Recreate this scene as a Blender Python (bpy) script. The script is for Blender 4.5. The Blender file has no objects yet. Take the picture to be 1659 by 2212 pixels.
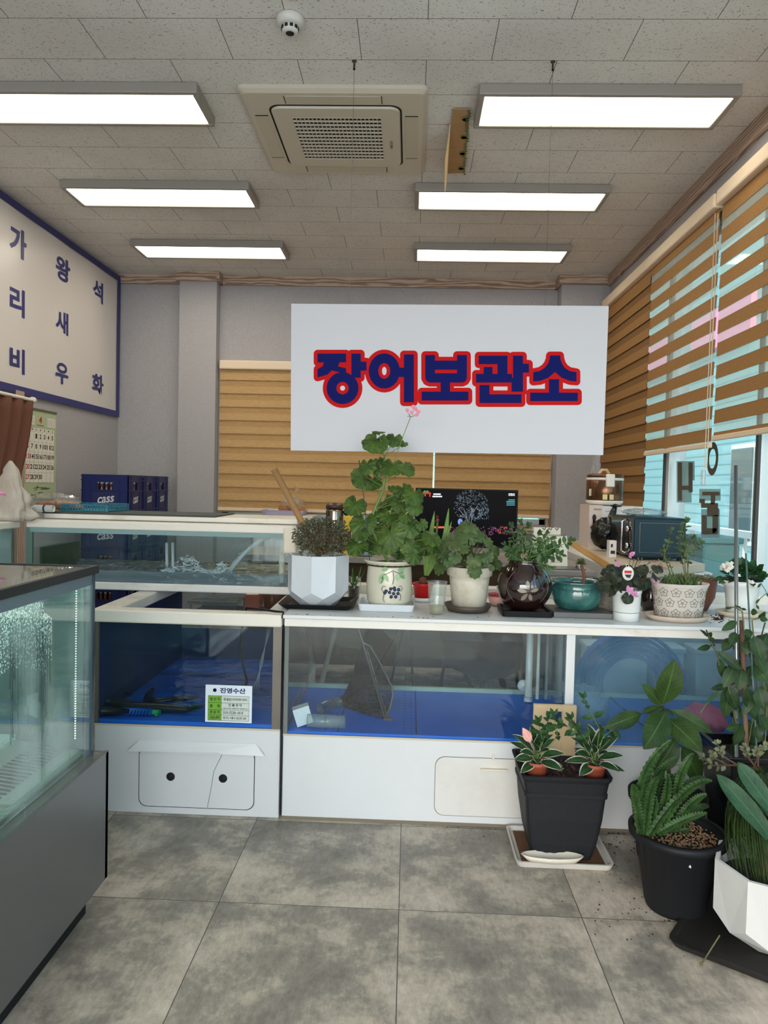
import bpy, math, random
from mathutils import Vector, Matrix, noise
random.seed(7)
SC = bpy.context.scene
COL = SC.collection
V = Vector
# ------------------------------------------------------------------ camera
FPX, YAW, PITCH, ROLL = 1583.07, .0346, .0359, .0236
CX, CY = 829.5, 1106.0
CAM = V((0, 0, 1.4))
_f = V((-math.sin(YAW)*math.cos(PITCH), math.cos(YAW)*math.cos(PITCH), -math.sin(PITCH)))
_r = _f.cross(V((0, 0, 1))).normalized(); _u = _r.cross(_f)
_c, _s = math.cos(ROLL), math.sin(ROLL)
_r, _u = _r*_c + _u*_s, _u*_c - _r*_s
cd = bpy.data.cameras.new('camera'); cam = bpy.data.objects.new('camera', cd); COL.objects.link(cam)
M3 = Matrix((_r, _u, -_f)).transposed()
cam.matrix_world = Matrix.Translation(CAM) @ M3.to_4x4()
cd.sensor_fit = 'HORIZONTAL'; cd.sensor_width = 36; cd.lens = 36*FPX/1659; cd.clip_start = .05
SC.camera = cam
def _ray(x, y): return _f + _r*((x-CX)/FPX) - _u*((y-CY)/FPX)
def PY(x, y, Y): d = _ray(x, y); return CAM + d*(Y/d.y)          # photo point on a plane at depth Y
def PX(x, y, X): d = _ray(x, y); return CAM + d*(X/d.x)          # ... on a side-wall plane
def PZ(x, y, Z): d = _ray(x, y); return CAM + d*((Z-1.4)/d.z)    # ... on a level plane
# ------------------------------------------------------------------ world, light, exposure
SC.view_settings.view_transform = 'Standard'; SC.view_settings.look = 'None'
SC.view_settings.gamma = 1; SC.view_settings.use_curve_mapping = False
SC.view_settings.exposure = 0.18
W = bpy.data.worlds.new('sky'); SC.world = W; W.use_nodes = True
nt = W.node_tree; bg = nt.nodes['Background']
sky = nt.nodes.new('ShaderNodeTexSky'); sky.sky_type = 'NISHITA'; sky.sun_disc = False
sky.sun_elevation = math.radians(42); sky.sun_rotation = math.radians(200); sky.air_density = 1.2; sky.dust_density = 2.5
nt.links.new(sky.outputs[0], bg.inputs[0]); bg.inputs[1].default_value = .5
def area(name, loc, rot, sx, sy, power, col):
    l = bpy.data.lights.new(name, 'AREA'); l.shape = 'RECTANGLE'; l.size = sx; l.size_y = sy; l.energy = power; l.color = col
    o = bpy.data.objects.new(name, l); COL.objects.link(o); o.location = loc; o.rotation_euler = rot
    return o
# daylight entering through the shop front behind the camera, and through the two glazed walls
area('daylight_shop_front', (-.4, -2.75, 1.6), (math.radians(100), 0, 0), 4.5, 2.5, 135, (.80, .90, 1.0))
for nm, lc, rt, a_, b_ in (('portal_right', (2.0, 2.8, 1.9), (90, 0, 90), 8.0, 2.2), ('portal_back', (-.25, 7.3, 1.75), (90, 0, 180), 3.1, 1.4)):
    po = area(nm, lc, [math.radians(k) for k in rt], a_, b_, 1, (1, 1, 1)); po.data.cycles.is_portal = True
sun = bpy.data.lights.new('sun', 'SUN'); sun.energy = 3.2; sun.angle = .02; sun.color = (1, .95, .86)
so = bpy.data.objects.new('sun', sun); COL.objects.link(so); so.rotation_euler = V((.35, 1.0, -.95)).to_track_quat('-Z', 'Y').to_euler()
# ------------------------------------------------------------------ materials
def C(r, g, b):
    f = lambda c: (c/255/12.92) if c <= 10.3 else ((c/255+.055)/1.055)**2.4
    return (f(r), f(g), f(b), 1)
MATS = {}
def mat(name, col, rough=.55, metal=0, nz=None, bump=None, spec=.5, coat=0, trans=0, emit=None, col2=None, stretch=(1, 1, 1), sub=0):
    """nz=(scale, amount, detail) mixes col2 (or a darker col) by noise"""
    if name in MATS: return MATS[name]
    m = bpy.data.materials.new(name); m.use_nodes = True; t = m.node_tree; b = t.nodes['Principled BSDF']
    b.inputs['Base Color'].default_value = col; b.inputs['Roughness'].default_value = rough; b.inputs['Metallic'].default_value = metal
    b.inputs['Specular IOR Level'].default_value = spec; b.inputs['Coat Weight'].default_value = coat
    if emit: b.inputs['Emission Color'].default_value = emit[0]; b.inputs['Emission Strength'].default_value = emit[1]
    tc = t.nodes.new('ShaderNodeTexCoord'); mp = t.nodes.new('ShaderNodeMapping'); mp.inputs['Scale'].default_value = stretch
    t.links.new(tc.outputs['Object'], mp.inputs[0])
    if nz:
        n = t.nodes.new('ShaderNodeTexNoise'); n.inputs['Scale'].default_value = nz[0]; n.inputs['Detail'].default_value = nz[2] if len(nz) > 2 else 4
        n.inputs['Roughness'].default_value = .65
        t.links.new(mp.outputs[0], n.inputs['Vector'])
        r = t.nodes.new('ShaderNodeValToRGB'); lo = nz[3] if len(nz) > 3 else .35; hi = nz[4] if len(nz) > 4 else .65
        r.color_ramp.elements[0].position = lo; r.color_ramp.elements[1].position = hi
        t.links.new(n.outputs[0], r.inputs[0])
        c2 = col2 or tuple([c*.6 for c in col[:3]])+(1,)
        a = nz[1]
        r.color_ramp.elements[0].color = tuple(col[i]*(1-a)+c2[i]*a for i in range(3))+(1,); r.color_ramp.elements[1].color = col
        t.links.new(r.outputs[0], b.inputs['Base Color'])
    if bump:
        n = t.nodes.new('ShaderNodeTexNoise'); n.inputs['Scale'].default_value = bump[0]; n.inputs['Detail'].default_value = 3
        t.links.new(mp.outputs[0], n.inputs['Vector'])
        bb = t.nodes.new('ShaderNodeBump'); bb.inputs['Strength'].default_value = bump[1]; bb.inputs['Distance'].default_value = .01
        t.links.new(n.outputs[0], bb.inputs['Height']); t.links.new(bb.outputs[0], b.inputs['Normal'])
    if trans:
        o = t.nodes['Material Output']; tr = t.nodes.new('ShaderNodeBsdfTranslucent'); mx = t.nodes.new('ShaderNodeMixShader'); mx.inputs[0].default_value = trans
        if nz: t.links.new(r.outputs[0], tr.inputs[0])
        else: tr.inputs[0].default_value = col
        t.links.new(b.outputs[0], mx.inputs[1]); t.links.new(tr.outputs[0], mx.inputs[2]); t.links.new(mx.outputs[0], o.inputs[0])
    MATS[name] = m; return m
def glass(name, tint, haze=0, hazecol=(.6, .65, .65, 1), rough=.02, fog=None, ior=1.45, bump=None):
    """thin sheet glass: tinted see-through plus fresnel mirror, optional even haze and noise-shaped fog (scale, lo, hi, amount)"""
    if name in MATS: return MATS[name]
    m = bpy.data.materials.new(name); m.use_nodes = True; t = m.node_tree; t.nodes.remove(t.nodes['Principled BSDF']); o = t.nodes['Material Output']
    tr = t.nodes.new('ShaderNodeBsdfTransparent'); tr.inputs[0].default_value = tint
    gl = t.nodes.new('ShaderNodeBsdfGlossy'); gl.inputs['Roughness'].default_value = rough; gl.inputs[0].default_value = (1, 1, 1, 1)
    fr = t.nodes.new('ShaderNodeFresnel'); ge = t.nodes.new('ShaderNodeNewGeometry'); ma = t.nodes.new('ShaderNodeMath'); ma.operation = 'MULTIPLY_ADD'; ma.inputs[1].default_value = -2; ma.inputs[2].default_value = 1
    pw_ = t.nodes.new('ShaderNodeMath'); pw_.operation = 'POWER'; pw_.inputs[0].default_value = ior
    t.links.new(ge.outputs['Backfacing'], ma.inputs[0]); t.links.new(ma.outputs[0], pw_.inputs[1]); t.links.new(pw_.outputs[0], fr.inputs[0])
    df = t.nodes.new('ShaderNodeBsdfDiffuse'); df.inputs[0].default_value = hazecol
    m1 = t.nodes.new('ShaderNodeMixShader'); m2 = t.nodes.new('ShaderNodeMixShader')
    t.links.new(tr.outputs[0], m1.inputs[1]); t.links.new(df.outputs[0], m1.inputs[2]); m1.inputs[0].default_value = haze
    t.links.new(fr.outputs[0], m2.inputs[0]); t.links.new(m1.outputs[0], m2.inputs[1]); t.links.new(gl.outputs[0], m2.inputs[2]); t.links.new(m2.outputs[0], o.inputs[0])
    if fog or bump:
        tc = t.nodes.new('ShaderNodeTexCoord'); mp = t.nodes.new('ShaderNodeMapping')
        t.links.new(tc.outputs['Object'], mp.inputs[0])
    if fog:
        if len(fog) > 4: mp.inputs['Scale'].default_value = fog[4]
        n = t.nodes.new('ShaderNodeTexNoise'); n.inputs['Scale'].default_value = fog[0]; n.inputs['Detail'].default_value = 4; t.links.new(mp.outputs[0], n.inputs['Vector'])
        mr = t.nodes.new('ShaderNodeMapRange'); mr.inputs[1].default_value = fog[1]; mr.inputs[2].default_value = fog[2]; mr.inputs[3].default_value = haze; mr.inputs[4].default_value = fog[3]
        t.links.new(n.outputs[0], mr.inputs[0]); t.links.new(mr.outputs[0], m1.inputs[0])
    if bump:
        n = t.nodes.new('ShaderNodeTexNoise'); n.inputs['Scale'].default_value = bump[0]; t.links.new(mp.outputs[0], n.inputs['Vector'])
        bb = t.nodes.new('ShaderNodeBump'); bb.inputs['Strength'].default_value = bump[1]; bb.inputs['Distance'].default_value = .02
        t.links.new(n.outputs[0], bb.inputs['Height']); t.links.new(bb.outputs[0], gl.inputs['Normal']); t.links.new(bb.outputs[0], fr.inputs['Normal'])
    MATS[name] = m; return m
def emis(name, col, st):
    if name in MATS: return MATS[name]
    m = bpy.data.materials.new(name); m.use_nodes = True; t = m.node_tree; t.nodes.remove(t.nodes['Principled BSDF'])
    e = t.nodes.new('ShaderNodeEmission'); e.inputs[0].default_value = col; e.inputs[1].default_value = st; t.links.new(e.outputs[0], t.nodes['Material Output'].inputs[0])
    MATS[name] = m; return m
def ramp(t, fac, stops):
    r = t.nodes.new('ShaderNodeValToRGB'); e = r.color_ramp.elements
    while len(e) < len(stops): e.new(.5)
    for el, (p, c) in zip(e, stops): el.position = p; el.color = c
    t.links.new(fac, r.inputs[0]); return r.outputs[0]
def mixc(t, fac, a, b, mode='MIX'):
    m = t.nodes.new('ShaderNodeMix'); m.data_type = 'RGBA'; m.blend_type = mode
    if isinstance(fac, (int, float)): m.inputs[0].default_value = fac
    else: t.links.new(fac, m.inputs[0])
    for i, v in ((6, a), (7, b)):
        if isinstance(v, tuple): m.inputs[i].default_value = v
        else: t.links.new(v, m.inputs[i])
    return m.outputs[2]
def base(name, rough=.5):
    m = bpy.data.materials.new(name); m.use_nodes = True; t = m.node_tree; b = t.nodes['Principled BSDF']; b.inputs['Roughness'].default_value = rough
    tc = t.nodes.new('ShaderNodeTexCoord'); MATS[name] = m
    return m, t, b, tc
def mapping(t, src, loc=(0, 0, 0), sc=(1, 1, 1), rot=(0, 0, 0)):
    mp = t.nodes.new('ShaderNodeMapping'); mp.inputs['Location'].default_value = loc; mp.inputs['Scale'].default_value = sc; mp.inputs['Rotation'].default_value = rot
    t.links.new(src, mp.inputs[0]); return mp.outputs[0]
def noise_tex(t, vec, scale, detail=4, rough=.6, dist=0):
    n = t.nodes.new('ShaderNodeTexNoise'); n.inputs['Scale'].default_value = scale; n.inputs['Detail'].default_value = detail; n.inputs['Roughness'].default_value = rough; n.inputs['Distortion'].default_value = dist
    t.links.new(vec, n.inputs['Vector']); return n.outputs[0]
def brick(t, vec, w, h, mortar, off):
    n = t.nodes.new('ShaderNodeTexBrick'); n.inputs['Scale'].default_value = 1; n.inputs['Brick Width'].default_value = w; n.inputs['Row Height'].default_value = h
    n.inputs['Mortar Size'].default_value = mortar; n.inputs['Mortar Smooth'].default_value = 0; n.offset = off; n.inputs['Bias'].default_value = 0
    n.inputs['Color1'].default_value = (0, 0, 0, 1); n.inputs['Color2'].default_value = (1, 1, 1, 1)
    t.links.new(vec, n.inputs['Vector']); return n
def bumpn(t, b, h, st, dist=.01):
    bb = t.nodes.new('ShaderNodeBump'); bb.inputs['Strength'].default_value = st; bb.inputs['Distance'].default_value = dist
    t.links.new(h, bb.inputs['Height']); t.links.new(bb.outputs[0], b.inputs['Normal'])
# ceiling board: 600 x 300 mm tiles, half-bond, with short dark fissures
mCEIL, t, b, tc = base('ceiling_board', .85)
vo = tc.outputs['Object']
bk = brick(t, mapping(t, vo, loc=(-.027+.6*20, -3.1635+.3*40, 0)), .6, .3, .0016, .5)
fis = ramp(t, noise_tex(t, mapping(t, vo, sc=(1, 2.6, 1)), 52, 2, .5, .4), [(.66, (0, 0, 0, 1)), (.69, (1, 1, 1, 1))])
pit = ramp(t, noise_tex(t, vo, 150, 1, .5), [(.66, (0, 0, 0, 1)), (.72, (1, 1, 1, 1))])
stain = ramp(t, noise_tex(t, vo, 1.1, 5, .6), [(.35, C(214, 208, 200)), (.65, C(232, 228, 220))])
c1 = mixc(t, fis, stain, C(150, 142, 134)); c1 = mixc(t, pit, c1, C(150, 142, 136))
c1 = mixc(t, bk.outputs['Fac'], c1, C(84, 78, 74)); t.links.new(c1, b.inputs['Base Color'])
# floor: 600 mm stone-look tiles
mFLOOR, t, b, tc = base('stone_floor', .42)
vo = tc.outputs['Object']
vf = mapping(t, vo, loc=(.602+.6*20, -2.376+.6*20, 0))
bk = brick(t, vf, .6, .6, .0014, 0)
rnd = t.nodes.new('ShaderNodeTexWhiteNoise'); sn = t.nodes.new('ShaderNodeVectorMath'); sn.operation = 'SNAP'; sn.inputs[1].default_value = (.6, .6, 10)
t.links.new(vf, sn.inputs[0]); t.links.new(sn.outputs[0], rnd.inputs['Vector'])
ad = t.nodes.new('ShaderNodeVectorMath'); ad.operation = 'MULTIPLY_ADD'; ad.inputs[1].default_value = (7, 7, 7); t.links.new(rnd.outputs['Color'], ad.inputs[0]); t.links.new(vo, ad.inputs[2])
n1 = noise_tex(t, ad.outputs[0], 3.0, 15, .70, .12)
cl = ramp(t, n1, [(.36, C(124, 117, 107)), (.48, C(150, 142, 130)), (.54, C(180, 169, 152)), (.64, C(204, 192, 174))])
fine = ramp(t, noise_tex(t, mapping(t, ad.outputs[0], sc=(1, .35, 1), rot=(0, 0, .4)), 70, 5, .75), [(.3, (.72, .72, .72, 1)), (.7, (1.1, 1.1, 1.1, 1))])
cl = mixc(t, 1.0, cl, fine, 'MULTIPLY')
cl = mixc(t, bk.outputs['Fac'], cl, C(70, 66, 60)); t.links.new(cl, b.inputs['Base Color']); bumpn(t, b, n1, .08)
b.inputs['Specular IOR Level'].default_value = .35
# wallpaper
mWALL, t, b, tc = base('grey_wallpaper', .8)
n1 = noise_tex(t, mapping(t, tc.outputs['Object'], sc=(1, 1, .45)), 190, 4, .7)
t.links.new(ramp(t, n1, [(.3, C(154, 152, 155)), (.7, C(178, 176, 178))]), b.inputs['Base Color']); bumpn(t, b, n1, .12)
def wood(name, axis, a, bcol, sc=9):
    m, t, b, tc = base(name, .6)
    s = [7, 7, 7]; s[axis] = 1.0
    w = t.nodes.new('ShaderNodeTexWave'); w.wave_type = 'RINGS'; w.rings_direction = 'XYZ'[axis]; w.inputs['Scale'].default_value = sc/3; w.inputs['Distortion'].default_value = 9; w.inputs['Detail'].default_value = 2; w.inputs['Detail Scale'].default_value = .8
    t.links.new(mapping(t, tc.outputs['Object'], sc=tuple(s)), w.inputs['Vector'])
    t.links.new(ramp(t, w.outputs[0], [(.2, a), (.8, bcol)]), b.inputs['Base Color']); return m
mWOODX = wood('limed_wood_x', 0, C(150, 118, 96), C(196, 176, 158)); mWOODY = wood('limed_wood_y', 1, C(150, 118, 96), C(196, 176, 158)); mWOODZ = wood('limed_wood_z', 2, C(150, 118, 96), C(196, 176, 158))
def fabric(name, a, bcol, tr, streak):
    m, t, b, tc = base(name, .85)
    n = noise_tex(t, mapping(t, tc.outputs['Object'], sc=streak), 30, 4, .75)
    c = ramp(t, n, [(.3, a), (.7, bcol)]); t.links.new(c, b.inputs['Base Color'])
    o = t.nodes['Material Output']; q = t.nodes.new('ShaderNodeBsdfTranslucent'); mx = t.nodes.new('ShaderNodeMixShader'); mx.inputs[0].default_value = tr
    t.links.new(c, q.inputs[0]); t.links.new(b.outputs[0], mx.inputs[1]); t.links.new(q.outputs[0], mx.inputs[2]); t.links.new(mx.outputs[0], o.inputs[0]); return m
mBLB = fabric('golden_blind_fabric', C(200, 160, 106), C(232, 200, 150), .35, (.8, 8, 12))
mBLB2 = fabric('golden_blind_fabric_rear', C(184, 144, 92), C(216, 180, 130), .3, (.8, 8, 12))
mBLR = fabric('brown_blind_fabric', C(138, 100, 54), C(176, 132, 78), .16, (8, 2.5, 14))
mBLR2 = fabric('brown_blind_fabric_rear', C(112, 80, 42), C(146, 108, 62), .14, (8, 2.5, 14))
mSHEER = glass('sheer_mesh', (.92, .95, .93, 1), .22, (.72, .74, .7, 1), .6, ior=1.05)
# plain ones
mWHT = mat('white_panel', C(214, 216, 216), .38, nz=(1.6, .10, 6, .3, .5), col2=C(176, 168, 150))
mWHTs = mat('white_panel_soiled', C(226, 222, 214), .4, nz=(2.2, .5, 8, .30, .46), col2=C(150, 130, 100), stretch=(1, 1, 2))
mCREAM = mat('cream_plastic', C(222, 212, 194), .4)
mCASS = mat('cassette_plastic', C(204, 194, 176), .45)
mDARK = mat('dark_gap', C(22, 20, 18), .8)
mBLK = mat('black_plastic', C(20, 21, 23), .45, spec=.25, bump=(60, .1))
mBLKm = mat('black_matt_plastic', C(32, 33, 36), .6, spec=.2, nz=(3, .3))
mGREYP = mat('grey_frame', C(150, 144, 136), .45)
mSTEEL = mat('steel', C(170, 172, 176), .25, .9)
mCHROME = mat('chrome', C(220, 220, 225), .12, 1)
mSOIL = mat('soil', C(58, 42, 30), .95, nz=(60, .8), bump=(90, .8))
mGLS = glass('clear_glass', (.93, .97, .96, 1))
mTANK = glass('tank_glass', (.90, .95, .955, 1), 0, (.36, .46, .48, 1), fog=(1.4, .45, .85, .05), ior=1.32)
mTANKF = glass('tank_glass_frost_daylight', (.86, .94, .965, 1), .06, (.36, .62, .80, 1), fog=(1.8, .4, .8, .2), ior=1.32)  # frosted glass; its blue haze also paints in daylight from the window
mLAMP = emis('lamp_diffuser', (1, .91, .75, 1), 9.0)
# ------------------------------------------------------------------ mesh tools
class MB:
    def __init__(s): s.v = []; s.f = []; s.uv = []; s.m = []; s.sm = []
    def add(s, vs, fs, m=0, smooth=False, uvs=None):
        o = len(s.v); s.v += [V(p) for p in vs]
        for i, f in enumerate(fs):
            s.f.append([o+k for k in f]); s.m.append(m); s.sm.append(smooth)
            s.uv.append([uvs[k] for k in f] if uvs else [(0, 0)]*len(f))
        return s
    def box(s, a, b, m=0):
        x0, y0, z0 = [min(a[i], b[i]) for i in range(3)]; x1, y1, z1 = [max(a[i], b[i]) for i in range(3)]
        return s.add([(x0, y0, z0), (x1, y0, z0), (x1, y1, z0), (x0, y1, z0), (x0, y0, z1), (x1, y0, z1), (x1, y1, z1), (x0, y1, z1)],
                     [(0, 3, 2, 1), (4, 5, 6, 7), (0, 1, 5, 4), (1, 2, 6, 5), (2, 3, 7, 6), (3, 0, 4, 7)], m)
    def obox(s, c, sx, sy, sz, rz=0, m=0, rx=0, ry=0):
        R = Matrix.Rotation(rz, 3, 'Z') @ Matrix.Rotation(ry, 3, 'Y') @ Matrix.Rotation(rx, 3, 'X')
        t = MB().box((-sx/2, -sy/2, -sz/2), (sx/2, sy/2, sz/2))
        return s.add([V(c)+R @ p for p in t.v], t.f, m)
    def quad(s, p, m=0, uv=None): return s.add(p, [tuple(range(len(p)))], m, False, uv)
    def slab(s, pts, d, m=0):                       # polygon swept by vector d
        n = len(pts); d = V(d); pts = [V(p) for p in pts]
        return s.add(pts+[p+d for p in pts], [tuple(range(n))[::-1], tuple(range(n, 2*n))]+[(i, (i+1) % n, n+(i+1) % n, n+i) for i in range(n)], m)
    def tube(s, pts, r, n=8, m=0, caps=True):
        pts = [V(p) for p in pts]; R = r if isinstance(r, (list, tuple)) else [r]*len(pts); vs = []; fs = []
        pa = None
        for i, p in enumerate(pts):
            d = (pts[min(i+1, len(pts)-1)]-pts[max(i-1, 0)]).normalized()
            if pa is None: a = d.cross(V((0, 0, 1)) if abs(d.z) < .9 else V((1, 0, 0))).normalized()
            else:
                a = pa-d*pa.dot(d); a = a.normalized() if a.length > 1e-4 else d.orthogonal().normalized()
            pa = a; b = d.cross(a).normalized()
            for k in range(n):
                q = 2*math.pi*k/n; vs.append(p+(a*math.cos(q)+b*math.sin(q))*R[i])
        for i in range(len(pts)-1):
            for k in range(n): fs.append((i*n+k, i*n+(k+1) % n, (i+1)*n+(k+1) % n, (i+1)*n+k))
        if caps: fs += [tuple(range(n)), tuple(range((len(pts)-1)*n, len(pts)*n))[::-1]]
        return s.add(vs, fs, m, True)
    def lathe(s, prof, c, n=32, m=0, sx=1, sy=1, rot=0, smooth=True, wav=None, axis='Z'):
        vs = []; fs = []; L = len(prof); c = V(c)
        for i, (r, z) in enumerate(prof):
            for k in range(n):
                q = 2*math.pi*k/n+rot; rr = r*(1+(wav[0]*math.cos(wav[1]*q)*wav[2][i] if wav else 0))
                p = (rr*math.cos(q)*sx, rr*math.sin(q)*sy, z)
                if axis == 'Y': p = (p[0], z, p[1])
                if axis == 'X': p = (z, p[0], p[1])
                vs.append(c+V(p))
        for i in range(L-1):
            for k in range(n): fs.append((i*n+k, i*n+(k+1) % n, (i+1)*n+(k+1) % n, (i+1)*n+k))
        if prof[0][0] > 1e-4: fs.append(tuple(range(n))[::-1])
        if prof[-1][0] > 1e-4: fs.append(tuple(range((L-1)*n, L*n)))
        return s.add(vs, fs, m, smooth)
    def loft(s, rings, m=0, smooth=False, cap=(True, True)):
        n = len(rings[0]); vs = [p for r in rings for p in r]; fs = []
        for i in range(len(rings)-1):
            for k in range(n): fs.append((i*n+k, i*n+(k+1) % n, (i+1)*n+(k+1) % n, (i+1)*n+k))
        if cap[0]: fs.append(tuple(range(n))[::-1])
        if cap[1]: fs.append(tuple(range((len(rings)-1)*n, len(rings)*n)))
        return s.add(vs, fs, m, smooth)
    def ball(s, c, r, m=0, n=10, sq=(1, 1, 1)):
        prof = [(math.sin(math.pi*i/(n//2+1)), -math.cos(math.pi*i/(n//2+1))) for i in range(n//2+2)]
        t = MB().lathe([(max(a, 1e-5), b) for a, b in prof], (0, 0, 0), n)
        return s.add([V(c)+V((p.x*r*sq[0], p.y*r*sq[1], p.z*r*sq[2])) for p in t.v], t.f, m, True)
    def build(s, name, mats, parent=None, loc=None, bevel=0, rot=None):
        me = bpy.data.meshes.new(name)
        L = V(loc) if loc is not None else (V(parent['_w']) if parent is not None else V((0, 0, 0)))
        me.from_pydata([p-L for p in s.v], [], s.f)
        if not isinstance(mats, (list, tuple)): mats = [mats]
        for mm in mats: me.materials.append(mm)
        me.polygons.foreach_set('material_index', s.m); me.polygons.foreach_set('use_smooth', s.sm)
        ul = me.uv_layers.new(name='UV'); k = 0; flat = [c for f in s.uv for c in f]
        ul.data.foreach_set('uv', [x for c in flat for x in c])
        me.update()
        o = bpy.data.objects.new(name, me); COL.objects.link(o)
        if parent is not None: o.parent = parent
        else: o.location = L
        o['_w'] = list(L)
        if bevel:
            bv = o.modifiers.new('bevel', 'BEVEL'); bv.width = bevel; bv.segments = 2; bv.limit_method = 'ANGLE'; bv.angle_limit = .6
        return o
def tag(o, label, cat, group=None):
    o['label'] = label; o['category'] = cat
    if group: o['group'] = group
    return o
def thing(name, loc, label, cat, group=None):
    o = bpy.data.objects.new(name, None); COL.objects.link(o); o.location = loc; o['_w'] = list(loc); o.empty_display_size = .05
    return tag(o, label, cat, group)
def struct(name, mb, m, **k):
    o = mb.build(name, m, **k); o['kind'] = 'structure'; return o
def dup(root, loc, label=None):
    def cp(o, par):
        c = o.copy(); COL.objects.link(c); c.parent = par
        for ch in [x for x in bpy.data.objects if x.parent == o]: cp(ch, c)
        return c
    r = cp(root, None); r.location = loc
    if label: r['label'] = label
    return r
_tc = {}
def text2d(body, bold=0):
    k = (body, bold)
    if k not in _tc:
        c = bpy.data.curves.new('t', 'FONT'); c.body = body; c.offset = bold; c.resolution_u = 4
        o = bpy.data.objects.new('t', c); COL.objects.link(o); dg = bpy.context.evaluated_depsgraph_get()
        me = bpy.data.meshes.new_from_object(o.evaluated_get(dg))
        vs = [(v.co.x, v.co.y) for v in me.vertices]; fs = [tuple(p.vertices) for p in me.polygons]
        bpy.data.objects.remove(o); bpy.data.curves.remove(c); bpy.data.meshes.remove(me)
        _tc[k] = (vs, fs)
    return _tc[k]
def text(mb, body, o, u, v, w, h, bold=0, m=0):
    """lettering stretched to the box o, o+u*w, o+v*h (o = lower left)"""
    vs, fs = text2d(body, bold)
    if not vs: return mb
    x0 = min(p[0] for p in vs); x1 = max(p[0] for p in vs); y0 = min(p[1] for p in vs); y1 = max(p[1] for p in vs)
    o = V(o); u = V(u); v = V(v)
    return mb.add([o+u*((p[0]-x0)/max(x1-x0, 1e-6)*w)+v*((p[1]-y0)/max(y1-y0, 1e-6)*h) for p in vs], fs, m)
# leaves
def leaf(mb, base, tip, width, nrm=(0, -.5, 1), bend=0, fold=.15, shape=(.45, .9), nv=8, wav=0, m=0, teeth=0):
    base = V(base); tip = V(tip); ax = tip-base; L = ax.length; ax = ax/L; nrm = V(nrm)
    side = ax.cross(nrm)
    if side.length < .05: side = ax.cross(V((.3, 1, .2)))
    side.normalize(); n = side.cross(ax).normalized(); vs = []; uv = []; pk, pw = shape
    for i in range(nv+1):
        t = i/nv
        x = t/pk*.5 if t < pk else .5+(t-pk)/(1-pk)*.5
        w = max(math.sin(math.pi*x), 0)**pw*width/2+.0004
        if teeth and i % 2: w *= 1-teeth
        c = base+ax*(L*t)+n*(bend*L*4*t*(1-t))
        for sx in (-1, -.5, 0, .5, 1):
            vs.append(c+side*(sx*w)+n*(fold*abs(sx)*w+wav*math.sin(t*14+sx)*w*abs(sx))); uv.append((sx*.5+.5, t))
    fs = [(i*5+k, i*5+k+1, (i+1)*5+k+1, (i+1)*5+k) for i in range(nv) for k in range(4)]
    return mb.add(vs, fs, m, True, uv)
def round_leaf(mb, c, nrm, r, notch=0., lobes=9, scal=.06, cup=.12, m=0, seed=0, droop=.25):
    c = V(c); n = V(nrm).normalized(); a = n.cross(V((0, 0, 1)))
    if a.length < .1: a = n.cross(V((1, 0, 0)))
    a.normalize(); b = n.cross(a); vs = [c]; uv = [(.5, 0)]; K = 36; rings = (.35, .7, 1.0)
    for rr in rings:
        for k in range(K):
            q = 2*math.pi*k/K; nt_ = math.exp(-((q-math.pi)/.22)**2)
            R = r*rr*(1+scal*math.cos(lobes*q)*rr - .75*nt_*rr)
            z = r*(cup*rr*(.4+.6*math.cos(lobes*q+seed)) * rr - droop*rr*rr + .12*rr*math.sin(2*q+seed*2))
            ca, sa = math.cos(q+notch), math.sin(q+notch)
            vs.append(c+a*(R*ca)+b*(R*sa)+n*z); uv.append((k/K, rr))
    fs = [(0, 1+k, 1+(k+1) % K) for k in range(K)]
    for j in range(2):
        for k in range(K): fs.append((1+j*K+k, 1+(j+1)*K+k, 1+(j+1)*K+(k+1) % K, 1+j*K+(k+1) % K))
    return mb.add(vs, fs, m, True, uv)
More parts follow.
